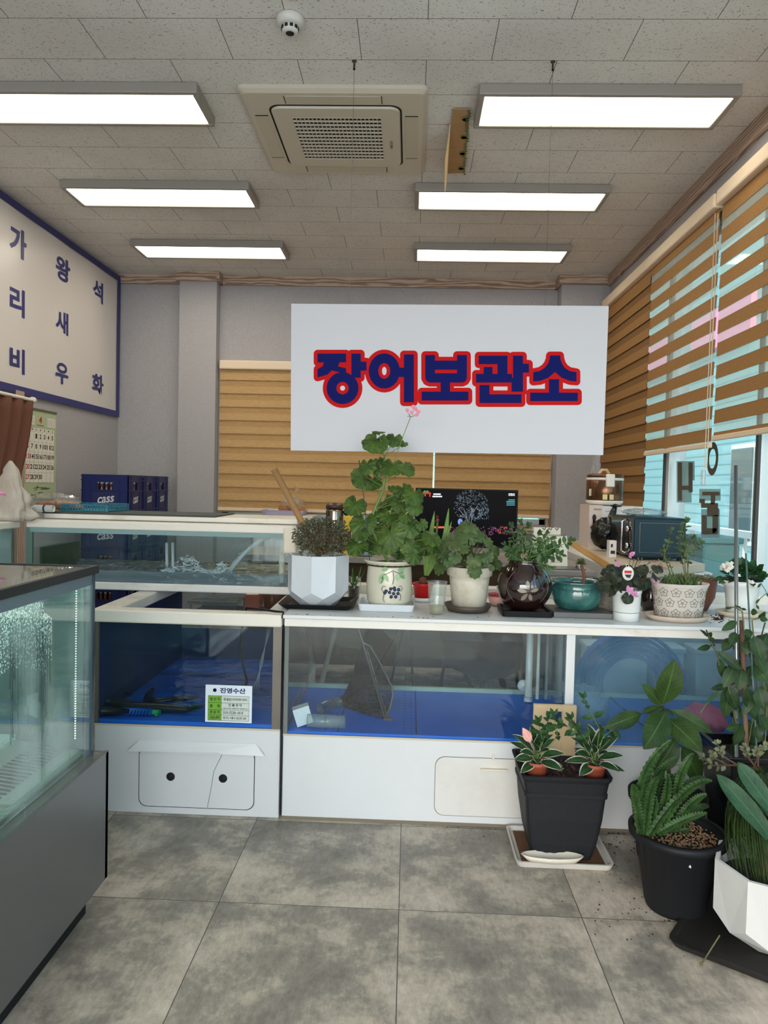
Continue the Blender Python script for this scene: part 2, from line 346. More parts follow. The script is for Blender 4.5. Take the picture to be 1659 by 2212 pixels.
def leafmat(name, dark, light, kind='lance', rough=.45, edge=None, vein=None, tr=.18, var=20):
    m, t, b, tc = base(name, rough); b.inputs['Specular IOR Level'].default_value = .28
    sp = t.nodes.new('ShaderNodeSeparateXYZ'); t.links.new(tc.outputs['UV'], sp.inputs[0])
    c = ramp(t, noise_tex(t, tc.outputs['Object'], var, 3), [(.3, dark), (.7, light)])
    def mth(op, a, bb=None, cc=None):
        q = t.nodes.new('ShaderNodeMath'); q.operation = op
        for i, v in enumerate((a, bb, cc)):
            if v is None: continue
            if isinstance(v, (int, float)): q.inputs[i].default_value = v
            else: t.links.new(v, q.inputs[i])
        return q.outputs[0]
    if kind == 'round':
        s = mth('POWER', mth('ABSOLUTE', mth('SINE', mth('MULTIPLY', sp.outputs[0], math.pi*9))), 1.0)
        vn = mth('MULTIPLY', mth('LESS_THAN', s, .13), .6)
        vc = vein or tuple(min(1, x*1.8) for x in light[:3])+(1,)
        c = mixc(t, vn, c, vc)
        if edge: c = mixc(t, mth('MULTIPLY', mth('GREATER_THAN', sp.outputs[1], .55), .5), c, edge)
    else:
        d = mth('ABSOLUTE', mth('SUBTRACT', sp.outputs[0], .5))
        mid = mth('LESS_THAN', d, .025)
        sv = mth('LESS_THAN', mth('ABSOLUTE', mth('SINE', mth('MULTIPLY', mth('SUBTRACT', sp.outputs[1], mth('MULTIPLY', d, .45)), 30))), .14)
        vc = vein or tuple(min(1, x*1.7) for x in light[:3])+(1,)
        c = mixc(t, mth('MULTIPLY', sv, .35), c, vc); c = mixc(t, mth('MULTIPLY', mid, .8), c, vc)
        if edge: 
            jag = mth('ADD', d, mth('MULTIPLY', noise_tex(t, tc.outputs['Object'], 90, 1), .06))
            c = mixc(t, mth('GREATER_THAN', jag, .43), c, edge)
    t.links.new(c, b.inputs['Base Color'])
    o = t.nodes['Material Output']; q = t.nodes.new('ShaderNodeBsdfTranslucent'); mx = t.nodes.new('ShaderNodeMixShader'); mx.inputs[0].default_value = tr
    t.links.new(c, q.inputs[0]); t.links.new(b.outputs[0], mx.inputs[1]); t.links.new(q.outputs[0], mx.inputs[2]); t.links.new(mx.outputs[0], o.inputs[0])
    return m
def rv(a=1): return V((random.uniform(-a, a), random.uniform(-a, a), random.uniform(-a, a)))
def curve3(p0, p1, p2, n=8): return [V(p0)*((1-t)**2)+V(p1)*(2*t*(1-t))+V(p2)*(t*t) for t in [i/n for i in range(n+1)]]
# ================================================================== ROOM
XL, XR, YB, YF, H = -2.85, 1.79, 7.05, -2.9, 3.37
struct('floor', MB().box((XL-.1, YF-.1, -.1), (XR+.25, YB+.3, 0)), mFLOOR)
struct('ceiling', MB().box((XL-.1, YF-.1, H), (XR+.25, YB+.3, H+.08)), mCEIL)
struct('wall_left', MB().box((XL-.1, YF-.1, 0), (XL, YB+.3, H)), mWALL)
# back wall with window opening
WX0, WX1, WZ0, WZ1 = -1.82, 1.30, 1.06, 2.45
w = MB()
w.box((XL, YB, 0), (XR, YB+.2, WZ0)); w.box((XL, YB, WZ1), (XR, YB+.2, H)); w.box((XL, YB, WZ0), (WX0, YB+.2, WZ1)); w.box((WX1, YB, WZ0), (XR+.1, YB+.2, WZ1))
struct('wall_back', w, mWALL)
struct('wall_pillar', MB().box((-2.22, YB-.13, 0), (-1.865, YB, H)), mWALL)
struct('wall_pillar', MB().box((1.35, YB-.19, 0), (XR, YB, H)), mWALL)
# right wall: long glazed opening
RZ0, RZ1, RY0 = .80, 3.0, -1.2
w = MB()
w.box((XR, YF, 0), (XR+.2, YB+.2, RZ0)); w.box((XR, YF, RZ1), (XR+.2, YB+.2, H)); w.box((XR, 6.85, RZ0), (XR+.2, YB+.2, RZ1)); w.box((XR, YF, RZ0), (XR+.2, RY0, RZ1))
struct('wall_right', w, mWALL)
w = MB()
w.box((XL, YF-.1, 0), (XR, YF, .15)); w.box((XL, YF-.1, 2.85), (XR, YF, H)); w.box((XL, YF-.1, .15), (-2.7, YF, 2.85)); w.box((1.75, YF-.1, .15), (XR, YF, 2.85))
struct('wall_front', w, mWALL)
# timber cornice
T, TH = .03, .085
struct('trim_1', MB().box((XL, YB-T, H-TH), (-2.22, YB, H)).box((-1.865, YB-T, H-TH), (1.35, YB, H)), mWOODX)
struct('trim_2', MB().box((-2.22-T, YB-.13-T, H-TH), (-1.865+T, YB-.13, H)).box((1.35-T, YB-.19-T, H-TH), (XR, YB-.19, H)), mWOODX)
struct('trim_3', MB().box((-2.22-T, YB-.13, H-TH), (-2.22, YB, H)).box((-1.865, YB-.13, H-TH), (-1.865+T, YB, H)).box((1.35-T, YB-.19, H-TH), (1.35, YB, H)), mWOODY)
struct('trim_4', MB().box((XR-T, YF, H-.1), (XR, YB-.22, H)), mWOODY)
struct('trim_5', MB().box((XL, YF, H-TH), (XL+T, 4.8, H)), mWOODY)
struct('trim_6', MB().box((XL, 5.16, 0), (XL+.03, 5.265, 2.02)).box((1.30, YB-.012, .95), (1.36, YB+.02, 2.55)), mWOODZ)
# dado board under the back window
struct('trim_7', MB().box((-1.83, YB-.05, .98), (1.36, YB+.02, 1.045)), mWOODX)
# windows
mALU = mat('aluminium_frame', C(196, 206, 210), .35, .2)
mALUd = mat('dark_seal', C(60, 62, 62), .6)
mWIN = glass('window_glass', (.88, .965, .97, 1), .01, (.6, .75, .78, 1))
f = MB()
for x in (WX0, -.26, 1.30-.05): f.box((x, YB+.05, WZ0), (x+.05, YB+.12, WZ1))
f.box((WX0, YB+.05, WZ0), (WX1, YB+.12, WZ0+.05)).box((WX0, YB+.05, WZ1-.05), (WX1, YB+.12, WZ1))
o = struct('window_1', f, mALU); MB().box((WX0+.05, YB+.08, WZ0+.05), (WX1-.05, YB+.088, WZ1-.05)).build('pane', mWIN, o)
f = MB(); g = MB()
ys = [RY0, .9, 2.2, 3.86, 3.98, 5.20, 5.32, 6.85]
f.box((XR+.02, RY0, RZ0), (XR+.14, 6.85, RZ0+.07)).box((XR+.02, RY0, RZ1-.06), (XR+.14, 6.85, RZ1))
for y in (RY0, .95, 2.35, 3.90, 5.25, 6.79): f.box((XR+.02, y-.035, RZ0), (XR+.14, y+.035, RZ1))
o = struct('window_2', f, mALU, bevel=.004)
MB().box((XR+.005, 3.868, RZ0+.06), (XR+.02, 3.895, RZ1-.06)).box((XR+.005, 5.27, RZ0+.06), (XR+.02, 5.29, RZ1-.06)).build('seal', mALUd, o)
MB().box((XR+.06, RY0, RZ0+.06), (XR+.068, 6.8, RZ1-.05)).build('pane', mWIN, o)
struct('trim_8', MB().box((XR-.10, RY0, RZ0-.03), (XR+.2, 6.85, RZ0)), mWHT)
# film letters stuck on the panes (seen from behind)
mFILM = mat('brown_film', C(86, 78, 66), .6); mFILMe = glass('letter_halo', (.5, .68, .68, 1), .35, (.45, .6, .6, 1), .5)
def film(rects, m, name, X):
    q = MB()
    for (x0, y0, x1, y1) in rects:
        q.slab([PX(x0, y0, X), PX(x1, y0, X), PX(x1, y1, X), PX(x0, y1, X)], (.0015, 0, 0))
    return q.build(name, m, FL)
def cr(L): return [(1230+a/3.867, 960+b/3.867, 1230+c/3.867, 960+d/3.867) for a, b, c, d in L]
FL = thing('window_lettering', PX(1510, 1060, XR+.05), 'dark brown film letters on the right window, seen from behind', 'lettering')
film(cr([(995, 150, 1028, 400), (905, 150, 938, 470), (930, 345, 1000, 380)]), mFILM, 'letter', XR+.05)
q = MB(); c = PX(1230+1195/3.867, 960+120/3.867, XR+.05)
q.add([c+V((0, r_*math.cos(a), r_*1.2*math.sin(a))) for r_ in (.05, .085) for a in [2*math.pi*i/32 for i in range(32)]], [(i, (i+1) % 32, 32+(i+1) % 32, 32+i) for i in range(32)]); q.build('letter', mFILM, FL)
film(cr([(1110, 395, 1252, 425), (1180, 425, 1215, 500), (1085, 455, 1130, 490), (1100, 490, 1240, 530), (1150, 530, 1245, 600), (1105, 590, 1145, 750), (1145, 700, 1230, 750), (1195, 590, 1240, 745)]), mFILM, 'letter', XR+.05)
film(cr([(1085, 372, 1262, 470), (1100, 540, 1255, 780)]), mFILMe, 'halo', XR+.053)
film(cr([(895, 140, 1045, 300), (895, 300, 1020, 485)]), mFILMe, 'halo', XR+.053)
# ------------------------------------------------------------------ outside
mPAVE = mat('deck_boards', C(214, 206, 196), .7, nz=(4, .3), stretch=(1, 6, 1))
mSIDE, t, b, tc = base('teal_siding', .6)
w = t.nodes.new('ShaderNodeTexWave'); w.bands_direction = 'Z'; w.inputs['Scale'].default_value = 1.6; w.wave_profile = 'SAW'; t.links.new(tc.outputs['Object'], w.inputs['Vector'])
t.links.new(ramp(t, w.outputs[0], [(.05, C(96, 140, 142)), (.2, C(140, 182, 182))]), b.inputs['Base Color'])
struct('ground', MB().box((XR+.3, -6, -.15), (14, 22, -.02)).box((-8, YB+.4, -.15), (XR+.3, 22, -.02)), mPAVE)
B = thing('neighbouring_building', (6.6, 6.5, -.02), 'pale teal sided building across the deck, seen through the right windows', 'building')
MB().box((6.0, -3, -.02), (7.4, 24, 6.4)).build('wall', mSIDE, B)
mPINK = mat('pink_signboard', C(240, 150, 180), .5); mGLD = mat('shop_window', C(70, 92, 98), .15)
mWF = mat('white_paint', C(236, 236, 232), .5)
MB().box((5.9, 13.2, 4.25), (6.0, 19.5, 5.0)).build('signboard', mPINK, B)
for y in (-1, 2.0, 5, 8.6, 12):
    k = MB().box((5.96, y, .5), (6.0, y+1.9, 2.3)).build('window', mWF, B); MB().box((5.93, y+.08, .58), (5.965, y+.9, 2.22)).box((5.93, y+1.0, .58), (5.965, y+1.82, 2.22)).build('pane', mGLD, k)
R_ = thing('deck_railing', (3.1, 5, -.02), 'white painted deck railing outside the right windows', 'railing')
MB().box((3.05, -3, 1.0), (3.15, 14, 1.06)).build('top_rail', mWF, R_)
MB().box((3.07, -3, .12), (3.13, 14, .17)).build('bottom_rail', mWF, R_)
y = -2.8
while y < 14: MB().box((3.08, y, .17), (3.12, y+.04, 1.0)).build('baluster', mWF, R_); y += .42
bb = MB().box((-5, 13, -.02), (2.8, 14, 3.0)).build('storage_building', mSIDE, loc=(0, 13.5, -.02)); tag(bb, 'low pale building behind the shop, glimpsed under the back blinds', 'building')
cn = thing('outdoor_bin', PX(1530, 1280, 2.5), 'tall teal bin on the deck just outside the right window', 'bin')
c = V(cn['_w']); cn.location.z = -.02; c.z = -.02; cn['_w'] = list(c)
mTEAL = mat('teal_plastic', C(70, 120, 118), .5)
MB().box((c.x-.15, c.y-.22, -.02), (c.x+.15, c.y+.22, 1.0)).build('body', mTEAL, cn, bevel=.02); MB().box((c.x-.17, c.y-.24, 1.0), (c.x+.17, c.y+.24, 1.05)).build('lid', mTEAL, cn, bevel=.01)
# ================================================================== CEILING THINGS
def ceiling_light(loc, label):
    t = thing('ceiling_light', loc, label, 'light', 'ceiling light panels'); x, y, z = loc
    hw, hd, d = .63, .175, .055
    q = MB()
    for (a, b_) in (((-hw, -hd), (hw, -hd+.03)), ((-hw, hd-.03), (hw, hd)), ((-hw, -hd+.03), (-hw+.03, hd-.03)), ((hw-.03, -hd+.03), (hw, hd-.03))):
        q.box((x+a[0], y+a[1], z-d), (x+b_[0], y+b_[1], z-.001))
    q.build('frame', mGREYP, t, bevel=.006)
    MB().box((x-hw+.03, y-hd+.03, z-d+.008), (x+hw-.03, y+hd-.03, z-d+.014)).build('diffuser', mLAMP, t)
    return t
L0 = ceiling_light((-1.73, 3.825, H), 'nearest ceiling light panel on the left, cut by the picture edge')
dup(L0, (.92, 3.825, H), 'nearest and largest ceiling light panel on the right')
dup(L0, (-1.73, 5.0, H), 'middle ceiling light panel of the left row')
dup(L0, (.615, 5.0, H), 'middle ceiling light panel of the right row')
dup(L0, (-1.71, 6.165, H), 'farthest ceiling light panel on the left, near the pillar')
dup(L0, (.615, 6.165, H), 'farthest ceiling light panel on the right, near the back wall')
# air conditioner cassette
AC = thing('air_conditioner', (-.435, 4.155, H), 'beige square ceiling cassette air conditioner with dark grille', 'air conditioner')
ax, ay = -.435, 4.155
def rrect(cx, cy, hx, hy, r, z, n=6):
    P = []
    for (sx, sy, a0) in ((1, 1, 0), (-1, 1, 90), (-1, -1, 180), (1, -1, 270)):
        for i in range(n+1):
            a = math.radians(a0+90*i/n); P.append(V((cx+sx*(hx-r)+r*math.cos(a), cy+sy*(hy-r)+r*math.sin(a), z)))
    return P
q = MB(); q.loft([rrect(ax, ay, .475, .485, .03, H-.001), rrect(ax, ay, .475, .485, .03, H-.02), rrect(ax, ay, .455, .465, .03, H-.034)]); q.build('panel', mCASS, AC)
q = MB(); q.loft([rrect(ax, ay, .345, .355, .06, H-.033), rrect(ax, ay, .345, .355, .06, H-.036)]); q.build('gap', mDARK, AC)
q = MB(); gx, gy = .235, .245
ring = lambda h, r, z: rrect(ax, ay, h, h+.01, r, z)
# inner panel with square hole
o1 = ring(.335, .055, H-.036); o2 = ring(.33, .05, H-.046)
hx0, hx1, hy0, hy1 = ax-gx, ax+gx, ay-gy, ay+gy
q.loft([o1, o2], cap=(False, False))
z = H-.046
def sector(pts, cor):  # faces between outer ring and rectangle hole
    n = len(pts)//4
    C4 = [V((hx1, hy1, z)), V((hx0, hy1, z)), V((hx0, hy0, z)), V((hx1, hy0, z))]
    for k in range(4):
        seg = pts[k*n:(k+1)*n]
        for i in range(n-1): q.quad([seg[i], seg[i+1], C4[k]])
        q.quad([seg[-1], pts[((k+1) % 4)*n], C4[(k+1) % 4], C4[k]])
sector(o2, None)
q.build('grille_panel', mCASS, AC)
q = MB()
N = 22
for i in range(N+1):
    x = hx0+(hx1-hx0)*i/N; q.box((x-.0022, hy0, z+.001), (x+.0022, hy1, z+.008))
for j in range(13):
    y = hy0+(hy1-hy0)*j/12; q.box((hx0, y-.004, z-.001), (hx1, y+.004, z+.007))
q.build('grille', mCASS, AC)
MB().box((hx0, hy0, z+.009), (hx1, hy1, z+.0095)).build('filter', mDARK, AC)
for (dx, dy, sx, sy) in ((0, -.405, .245, .035), (0, .405, .245, .035), (-.395, 0, .035, .245), (.395, 0, .035, .245)):
    MB().box((ax+dx-sx, ay+dy-sy, H-.0365), (ax+dx+sx, ay+dy+sy, H-.033)).build('louvre', mat('louvre_plastic', C(196, 186, 166), .45), AC, bevel=.002)
    q = MB()
    if sx > sy: [q.box((ax+dx-s_*sx-.002, ay+dy-sy, H-.0372), (ax+dx-s_*sx+.002, ay+dy+sy, H-.034)) for s_ in (-1, 1)]
    else: [q.box((ax+dx-sx, ay+dy-s_*sy-.002, H-.0372), (ax+dx+sx, ay+dy-s_*sy+.002, H-.034)) for s_ in (-1, 1)]
    q.build('seam', mDARK, AC)
q = MB(); text(q, 'SAMSUNG', (ax+.275, ay+.105, H-.0466), (0, -1, 0), (1, 0, 0), .10, .016, .01); q.build('lettering', mat('grey_ink', C(90, 86, 80), .6), AC)
# flap of a duct board hanging beside the cassette
mKRAFT = mat('kraft_board', C(176, 138, 92), .8, nz=(6, .3), stretch=(1, 4, 1)); mKRl = mat('pale_kraft', C(214, 180, 130), .8)
WF = thing('deflector_board', (.30, 4.15, H), 'brown cardboard air deflector taped to the ceiling beside the cassette', 'board')
a, b_, c, d = PZ(978, 236, H-.012), PZ(1016, 237, H-.012), PZ(1003, 374, H-.03), PZ(966, 375, H-.03)
MB().slab([a, b_, c, d], (0, 0, .004)).build('board', mKRAFT, WF)
q = MB(); e = PZ(972, 268, H-.014); g = PZ(974, 268, H-.014); l1 = PY(960, 417, 4.35)
q.slab([e, d, l1, (e+l1)/2+V((-.012, 0, 0))], (.004, 0, 0)); q.build('flap', mKRl, WF)
mTAPE = mat('green_tape', C(96, 110, 60), .7)
q = MB()
for i in range(4):
    t_ = .12+i*.26; p = (b_*(1-t_)+c*t_); q.lathe([(.016, 0), (.020, 0), (.020, .003), (.016, .003), (.016, 0)], p+V((-.02, 0, -.006)), 14)
for i in range(26):
    t_ = i/25; p = (b_*(1-t_)+c*t_); q.obox(p+V((random.uniform(-.012, .002), 0, -.006)), .012, .018, .002, random.random()*3)
q.build('tape', mTAPE, WF)
# smoke detector
S = thing('smoke_detector', (-.555, 3.155, H), 'round white smoke detector near the top of the picture', 'smoke detector')
s0 = V((-.555, 3.155, H))
mSD = mat('detector_white', C(214, 212, 204), .45)
MB().lathe([(.052, -.001), (.058, -.006), (.058, -.022), (.050, -.034), (.040, -.038), (.0001, -.038)], s0, 32).build('base', mSD, S)
q = MB().lathe([(.036, -.037), (.034, -.060), (.028, -.066), (.0001, -.067)], s0, 28); q.build('sensor_head', mSD, S)
q = MB()
for k in range(10):
    a = 2*math.pi*k/10; q.obox(s0+V((.0352*math.cos(a), .0352*math.sin(a), -.049)), .004, .013, .013, a)
q.lathe([(.013, -.0672), (.018, -.0674), (.018, -.0680), (.013, -.0680)], s0, 20).build('vents', mDARK, S)
# ================================================================== HANGING SIGN
SY = 3.47
TL, TR, BR, BL = PY(629, 656, SY), PY(1315, 661, SY), PY(1303, 983, SY), PY(628, 973, SY)
mBOARD = mat('foam_board', C(205, 205, 213), .55, nz=(40, .5, 5, .14, .24), col2=C(150, 140, 130))
SG = thing('hanging_sign', ((TL.x+TR.x)/2, SY, BL.z), 'large white hanging sign with bold blue lettering outlined in red', 'sign')
MB().slab([BL, BR, TR, TL], (0, .012, 0)).build('board', mBOARD, SG)
def sp(cx, cy, off):                       # sign coordinates (photo crop) -> board surface
    x, y = 600+cx/2.242, 620+cy/2.242; p = PY(x, y, SY); p.y = SY-off; return p
blue, red = [], []
def R4(x0, y0, x1, y1): return [(x0, y0), (x1, y0), (x1, y1), (x0, y1)]
POLY = [R4(193, 323, 331, 365), [(225, 362), (300, 362), (292, 385), (331, 394), (331, 422), (262, 404), (240, 425), (193, 438), (193, 398), (218, 385)], R4(357, 323, 402, 440), R4(400, 362, 430, 405), R4(371, 405, 402, 440),
        R4(575, 391, 614, 436), R4(611, 327, 659, 558),
        [(714, 330), (761, 330), (761, 357), (868, 357), (868, 330), (916, 330), (916, 401), (714, 401)], R4(714, 400, 761, 419), R4(868, 400, 916, 419), [(714, 418), (916, 418), (916, 443), (908, 457), (895, 463), (735, 463), (722, 457), (714, 443)], R4(789, 460, 834, 510), R4(697, 507, 923, 550),
        R4(973, 333, 1112, 374), R4(1064, 372, 1112, 424), R4(997, 388, 1040, 424), R4(960, 421, 1135, 463), R4(1139, 333, 1187, 507), R4(1185, 372, 1216, 415), R4(1132, 440, 1160, 507), R4(977, 475, 1025, 562), R4(1020, 520, 1180, 562),
        [(1318, 332), (1367, 332), (1369, 350), (1376, 372), (1390, 392), (1412, 407), (1446, 413), (1446, 458), (1415, 455), (1375, 440), (1342, 412), (1310, 440), (1270, 455), (1237, 458), (1237, 413), (1268, 407), (1292, 392), (1308, 372), (1316, 350)], R4(1313, 447, 1362, 515), R4(1222, 512, 1453, 553)]
ELL = [((314, 490), (77, 77), (30, 30)), ((516, 407), (75, 85), (29, 38))]
EX = 19
qb, qr = MB(), MB(); _k = [0]
def ro(): _k[0] += 1; return .0004+_k[0]*.000006
for p in POLY:
    ct = (sum(a for a, b_ in p)/len(p), sum(b_ for a, b_ in p)/len(p))
    bb_ = .0024+ro()*.2; qb.slab([sp(a, b_, bb_) for a, b_ in p[::-1]], (0, -.0008, 0))
    # outline: rounded edge capsules round every side
    rr_ = ro(); qr.slab([sp(a, b_, rr_) for a, b_ in p[::-1]], (0, -.0008, 0))
    for i in range(len(p)):
        (x0, y0), (x1, y1) = p[i], p[(i+1) % len(p)]
        a = math.atan2(y1-y0, x1-x0); P = []
        for k in range(9): P.append((x1+EX*math.cos(a-math.pi/2+math.pi*k/8), y1+EX*math.sin(a-math.pi/2+math.pi*k/8)))
        for k in range(9): P.append((x0+EX*math.cos(a+math.pi/2+math.pi*k/8), y0+EX*math.sin(a+math.pi/2+math.pi*k/8)))
        rr_ = ro(); qr.slab([sp(u_, v_, rr_) for u_, v_ in P[::-1]], (0, -.0008, 0))
def ringp(q, c, ro, ri, off):
    n = 40
    for k in range(n):
        a0, a1 = 2*math.pi*k/n, 2*math.pi*(k+1)/n
        e = [(c[0]+r_[0]*math.cos(a), c[1]+r_[1]*math.sin(a)) for r_, a in ((ro, a0), (ro, a1), (ri, a1), (ri, a0))]
        q.slab([sp(u_, v_, off) for u_, v_ in e], (0, -.0008, 0))
for c, ro_, ri in ELL:
    ringp(qb, c, ro_, ri, .0027); ringp(qr, c, (ro_[0]+EX, ro_[1]+EX), (ri[0]-EX+1, ri[1]-EX+1), .0004)
qr.build('letter_outline', mat('sign_red', C(196, 24, 26), .7, spec=.1), SG); qb.build('lettering', mat('sign_blue', C(16, 24, 96), .7, spec=.1), SG)
mWIRE = mat('thin_wire', C(110, 105, 100), .4, .6)
for (cx, cy, bx, by) in ((767, 135, 754, 660), (1201, 135, 1178, 664)):
    a = PY(cx, cy, SY); a.z = H; b_ = PY(bx, by, SY)+V((0, .006, 0))
    w = MB().tube([V((b_.x, a.y+.0, H-.045)), b_], .0011, 5).build('wire', mWIRE, SG)
    MB().tube([(b_.x, SY, H-.001), (b_.x, SY, H-.03)], .0045, 8).lathe([(.011, 0), (.011, -.004), (.0001, -.004)], (b_.x, SY, H-.0005), 12).lathe([(.004, 0), (.006, .0), (.006, .002), (.004, .002), (.004, 0)], (b_.x, SY, H-.038), 10, axis='Y').build('hook', mat('rusty_hook', C(80, 66, 56), .6, .5), SG)
# ================================================================== BANNER
X0 = XL+.012
BN = thing('wall_banner', (X0, 5.2, 2.0), 'white banner with blue border and vertical blue lettering on the left wall', 'banner')
q = MB(); yN, yFr = 3.2, 7.02; zb, zt = 2.0, 3.345
n = 40; vs = []; fs = []
for i in range(n+1):
    for j in range(7):
        y = yN+(yFr-yN)*i/n; z = zb+(zt-zb)*j/6
        vs.append((X0+.004*math.sin(y*9+z*2)+.004, y, z))
for i in range(n):
    for j in range(6): fs.append((i*7+j, (i+1)*7+j, (i+1)*7+j+1, i*7+j+1))
q.add(vs, fs, 0, True); q.build('sheet', mat('banner_vinyl', C(214, 208, 204), .32), BN)
q = MB(); bw = .055
q.box((X0+.0085, yN, zb), (X0+.0115, yFr, zb+bw)).box((X0+.0085, yN, zt-bw), (X0+.0115, yFr, zt)).box((X0+.0085, yFr-bw-.01, zb+bw), (X0+.0115, yFr, zt-bw))
mNAVY = mat('banner_navy', C(44, 46, 112), .4); q.build('border', mNAVY, BN)
for ch, (x0, y0, x1, y1) in {'가': (22, 485, 58, 562), '리': (22, 615, 54, 688), '비': (22, 745, 54, 812), '왕': (121, 551, 152, 614), '새': (121, 667, 148, 726), '우': (121, 779, 148, 835), '석': (201, 602, 223, 656), '화': (200, 804, 224, 856)}.items():
    XX = X0+.010; xm = (x0+x1)/2; ym = (y0+y1)/2
    c = PX(xm, ym, XX); wl = PX(x1, ym, XX).y-PX(x0, ym, XX).y
    hz = abs(PX(x0, y0, XX).z-PX(x0, y1-(x1-x0)*.35, XX).z)
    q = MB(); text(q, ch, (XX, c.y-wl/2, c.z-hz/2), (0, 1, 0), (0, 0, 1), wl, hz, .03); q.build('lettering', mNAVY, BN)
# ================================================================== BLINDS
PER = .1277
def blind(name, label, axis, at, u0, u1, zt, zb, mode, phase, mf, mr, railmat, sgn):
    """axis 'X': hangs on the back wall facing -Y at y=at; axis 'Y': hangs on the right wall facing -X at x=at"""
    def P(u, d, z): return (u, at-d, z) if axis == 'X' else (at-d, u, z)
    um = (u0+u1)/2; t = thing('roller_blind', P(um, 0, zb), label, 'blind', 'zebra roller blinds')
    MB().box(P(u0, -.035, zt), P(u1, .04, zt+.085)).build('headrail', railmat, t, bevel=.012)
    fr, re, sh = MB(), MB(), MB(); z = zt-phase; g = .004
    def strip(q, za, zb_, d):
        q.add([P(u0+g, d-.0, za), P(u1-g, d-.0, za), P(u1-g, d+.003, zb_), P(u0+g, d+.003, zb_), P(u0+g, d-.003, za), P(u1-g, d-.003, za), P(u1-g, d, zb_), P(u0+g, d, zb_)], [(0, 1, 2, 3), (7, 6, 5, 4), (0, 4, 5, 1), (3, 2, 6, 7)])
    strip(fr if mode == 'closed' else fr, zt+.01, z+.0, .0)
    while z > zb+.03:
        if mode == 'closed':
            strip(fr, z, max(z-PER*.54, zb+.02), .004); strip(re, z-PER*.44, max(z-PER*1.10, zb+.02), -.004)
        else:
            strip(sh, z, max(z-PER*.40, zb+.02), 0)
            if z-PER*.40 > zb+.03: strip(fr, z-PER*.40, max(z-PER, zb+.02), .0)
        z -= PER
    fr.build('fabric', mf, t)
    if re.v: re.build('rear_fabric', mr, t)
    if sh.v: sh.build('sheer_band', mSHEER, t)
    MB().box(P(u0+g-.004, -.008, zb), P(u1-g+.004, .014, zb+.03)).build('bottom_rail', railmat, t, bevel=.005)
    return t
mRAIL = mat('blind_rail', C(226, 206, 180), .4); mRAILb = mat('blind_bottom_rail', C(190, 160, 124), .4)
blind('b', 'left golden blind on the back wall, closed above the tanks', 'X', YB-.05, -1.845, .219, 2.475, 1.125, 'closed', .03, mBLB, mBLB2, mRAIL, 1)
blind('b', 'right golden blind on the back wall, closed behind the television', 'X', YB-.05, .226, 1.325, 2.475, 1.125, 'closed', .05, mBLB, mBLB2, mRAIL, 1)
RB1 = blind('b', 'brown closed blind on the right wall, farthest one beside the hanging sign', 'Y', XR-.05, 5.52, 6.80, 3.04, 1.10, 'closed', .04, mBLR, mBLR2, mRAIL, 1)
RB2 = blind('b', 'brown striped blind on the right wall, half open, with pull chain at its near edge', 'Y', XR-.05, 4.33, 5.52, 3.04, 1.665, 'open', .06, mBLR, mBLR2, mRAIL, 1)
RB3 = blind('b', 'brown striped blind on the right wall, half open, cut by the picture edge', 'Y', XR-.05, 2.9, 4.30, 3.04, 1.70, 'open', .09, mBLR, mBLR2, mRAIL, 1)
mCORD = mat('cord', C(214, 206, 190), .6)
MB().tube([PX(1545, 460, XR-.12), PX(1522, 1012, XR-.12)], .0024, 6).tube([PX(1551, 462, XR-.12), PX(1527, 1012, XR-.12)], .0024, 6).build('pull_chain', mCORD, RB2)
c = PX(1519, 1032, XR-.12)
MB().box(c+V((-.008, -.02, -.045)), c+V((.008, .02, .045))).build('chain_weight', glass('clear_plastic', (.85, .88, .9, 1), .25, (.8, .82, .85, 1), .1), RB2, bevel=.006)
MB().tube([PY(1285, 985, 6.7), PY(1277, 1022, 6.7)], .002, 5).tube([PY(1280, 985, 6.7), PY(1283, 1022, 6.7)], .002, 5).build('pull_chain', mCORD, RB1)
# ================================================================== CALENDAR, CURTAIN, BAG
X1 = XL+.008
CA = thing('wall_calendar', (X1, 5.52, 1.24), 'pale green wall calendar showing large numbers on the left wall', 'calendar')
yA, yB2, zA, zB = 5.275, 5.78, 1.24, 1.91
MB().box((X1, yA, zA), (X1+.006, yB2, zB)).build('backing', mat('calendar_green', C(176, 188, 150), .6), CA)
MB().box((X1, yA, zB-.004), (X1+.012, yB2, zB+.012)).build('binding', mat('binding', C(90, 92, 84), .5), CA)
def cal(u, v): return V((X1+.0068, yA+(yB2-yA)*u, zB-(zB-zA)*v))
q = MB(); 
def cq(u0, v0, u1, v1, m=0, d=0): q.slab([cal(u0, v0)+V((d, 0, 0)), cal(u1, v0)+V((d, 0, 0)), cal(u1, v1)+V((d, 0, 0)), cal(u0, v1)+V((d, 0, 0))], (.0004, 0, 0), m)
cq(.07, .20, .93, .82); cq(.07, .07, .33, .17); cq(.70, .07, .96, .17)
q.build('page', mat('paper', C(226, 222, 208), .7), CA)
q = MB()
for i in range(8): cq(.07+.86*i/7-.002, .20, .07+.86*i/7+.002, .82, 0, .0006)
for v in (.20, .245, .36, .475, .59, .705, .82): cq(.07, v-.001, .93, v+.001, 0, .0006)
for k in range(5):
    for j in range(7):
        for uu in (.075, .705): cq(uu+.035*j, .085+.016*k, uu+.035*j+.018, .092+.016*k, 0, .0006)
q.build('grid_lines', mat('ink_grey', C(130, 128, 120), .7), CA)
mRED = mat('ink_red', C(200, 36, 44), .6); mINK = mat('ink_black', C(28, 28, 30), .6)
qr, qk = MB(), MB()
def ct(q, s_, u, v, wu, hv, bold=.03): text(q, s_, cal(u-wu/2, v+hv/2)+V((.001, 0, 0)), (0, 1, 0), (0, 0, 1), (yB2-yA)*wu, (zB-zA)*hv, bold)
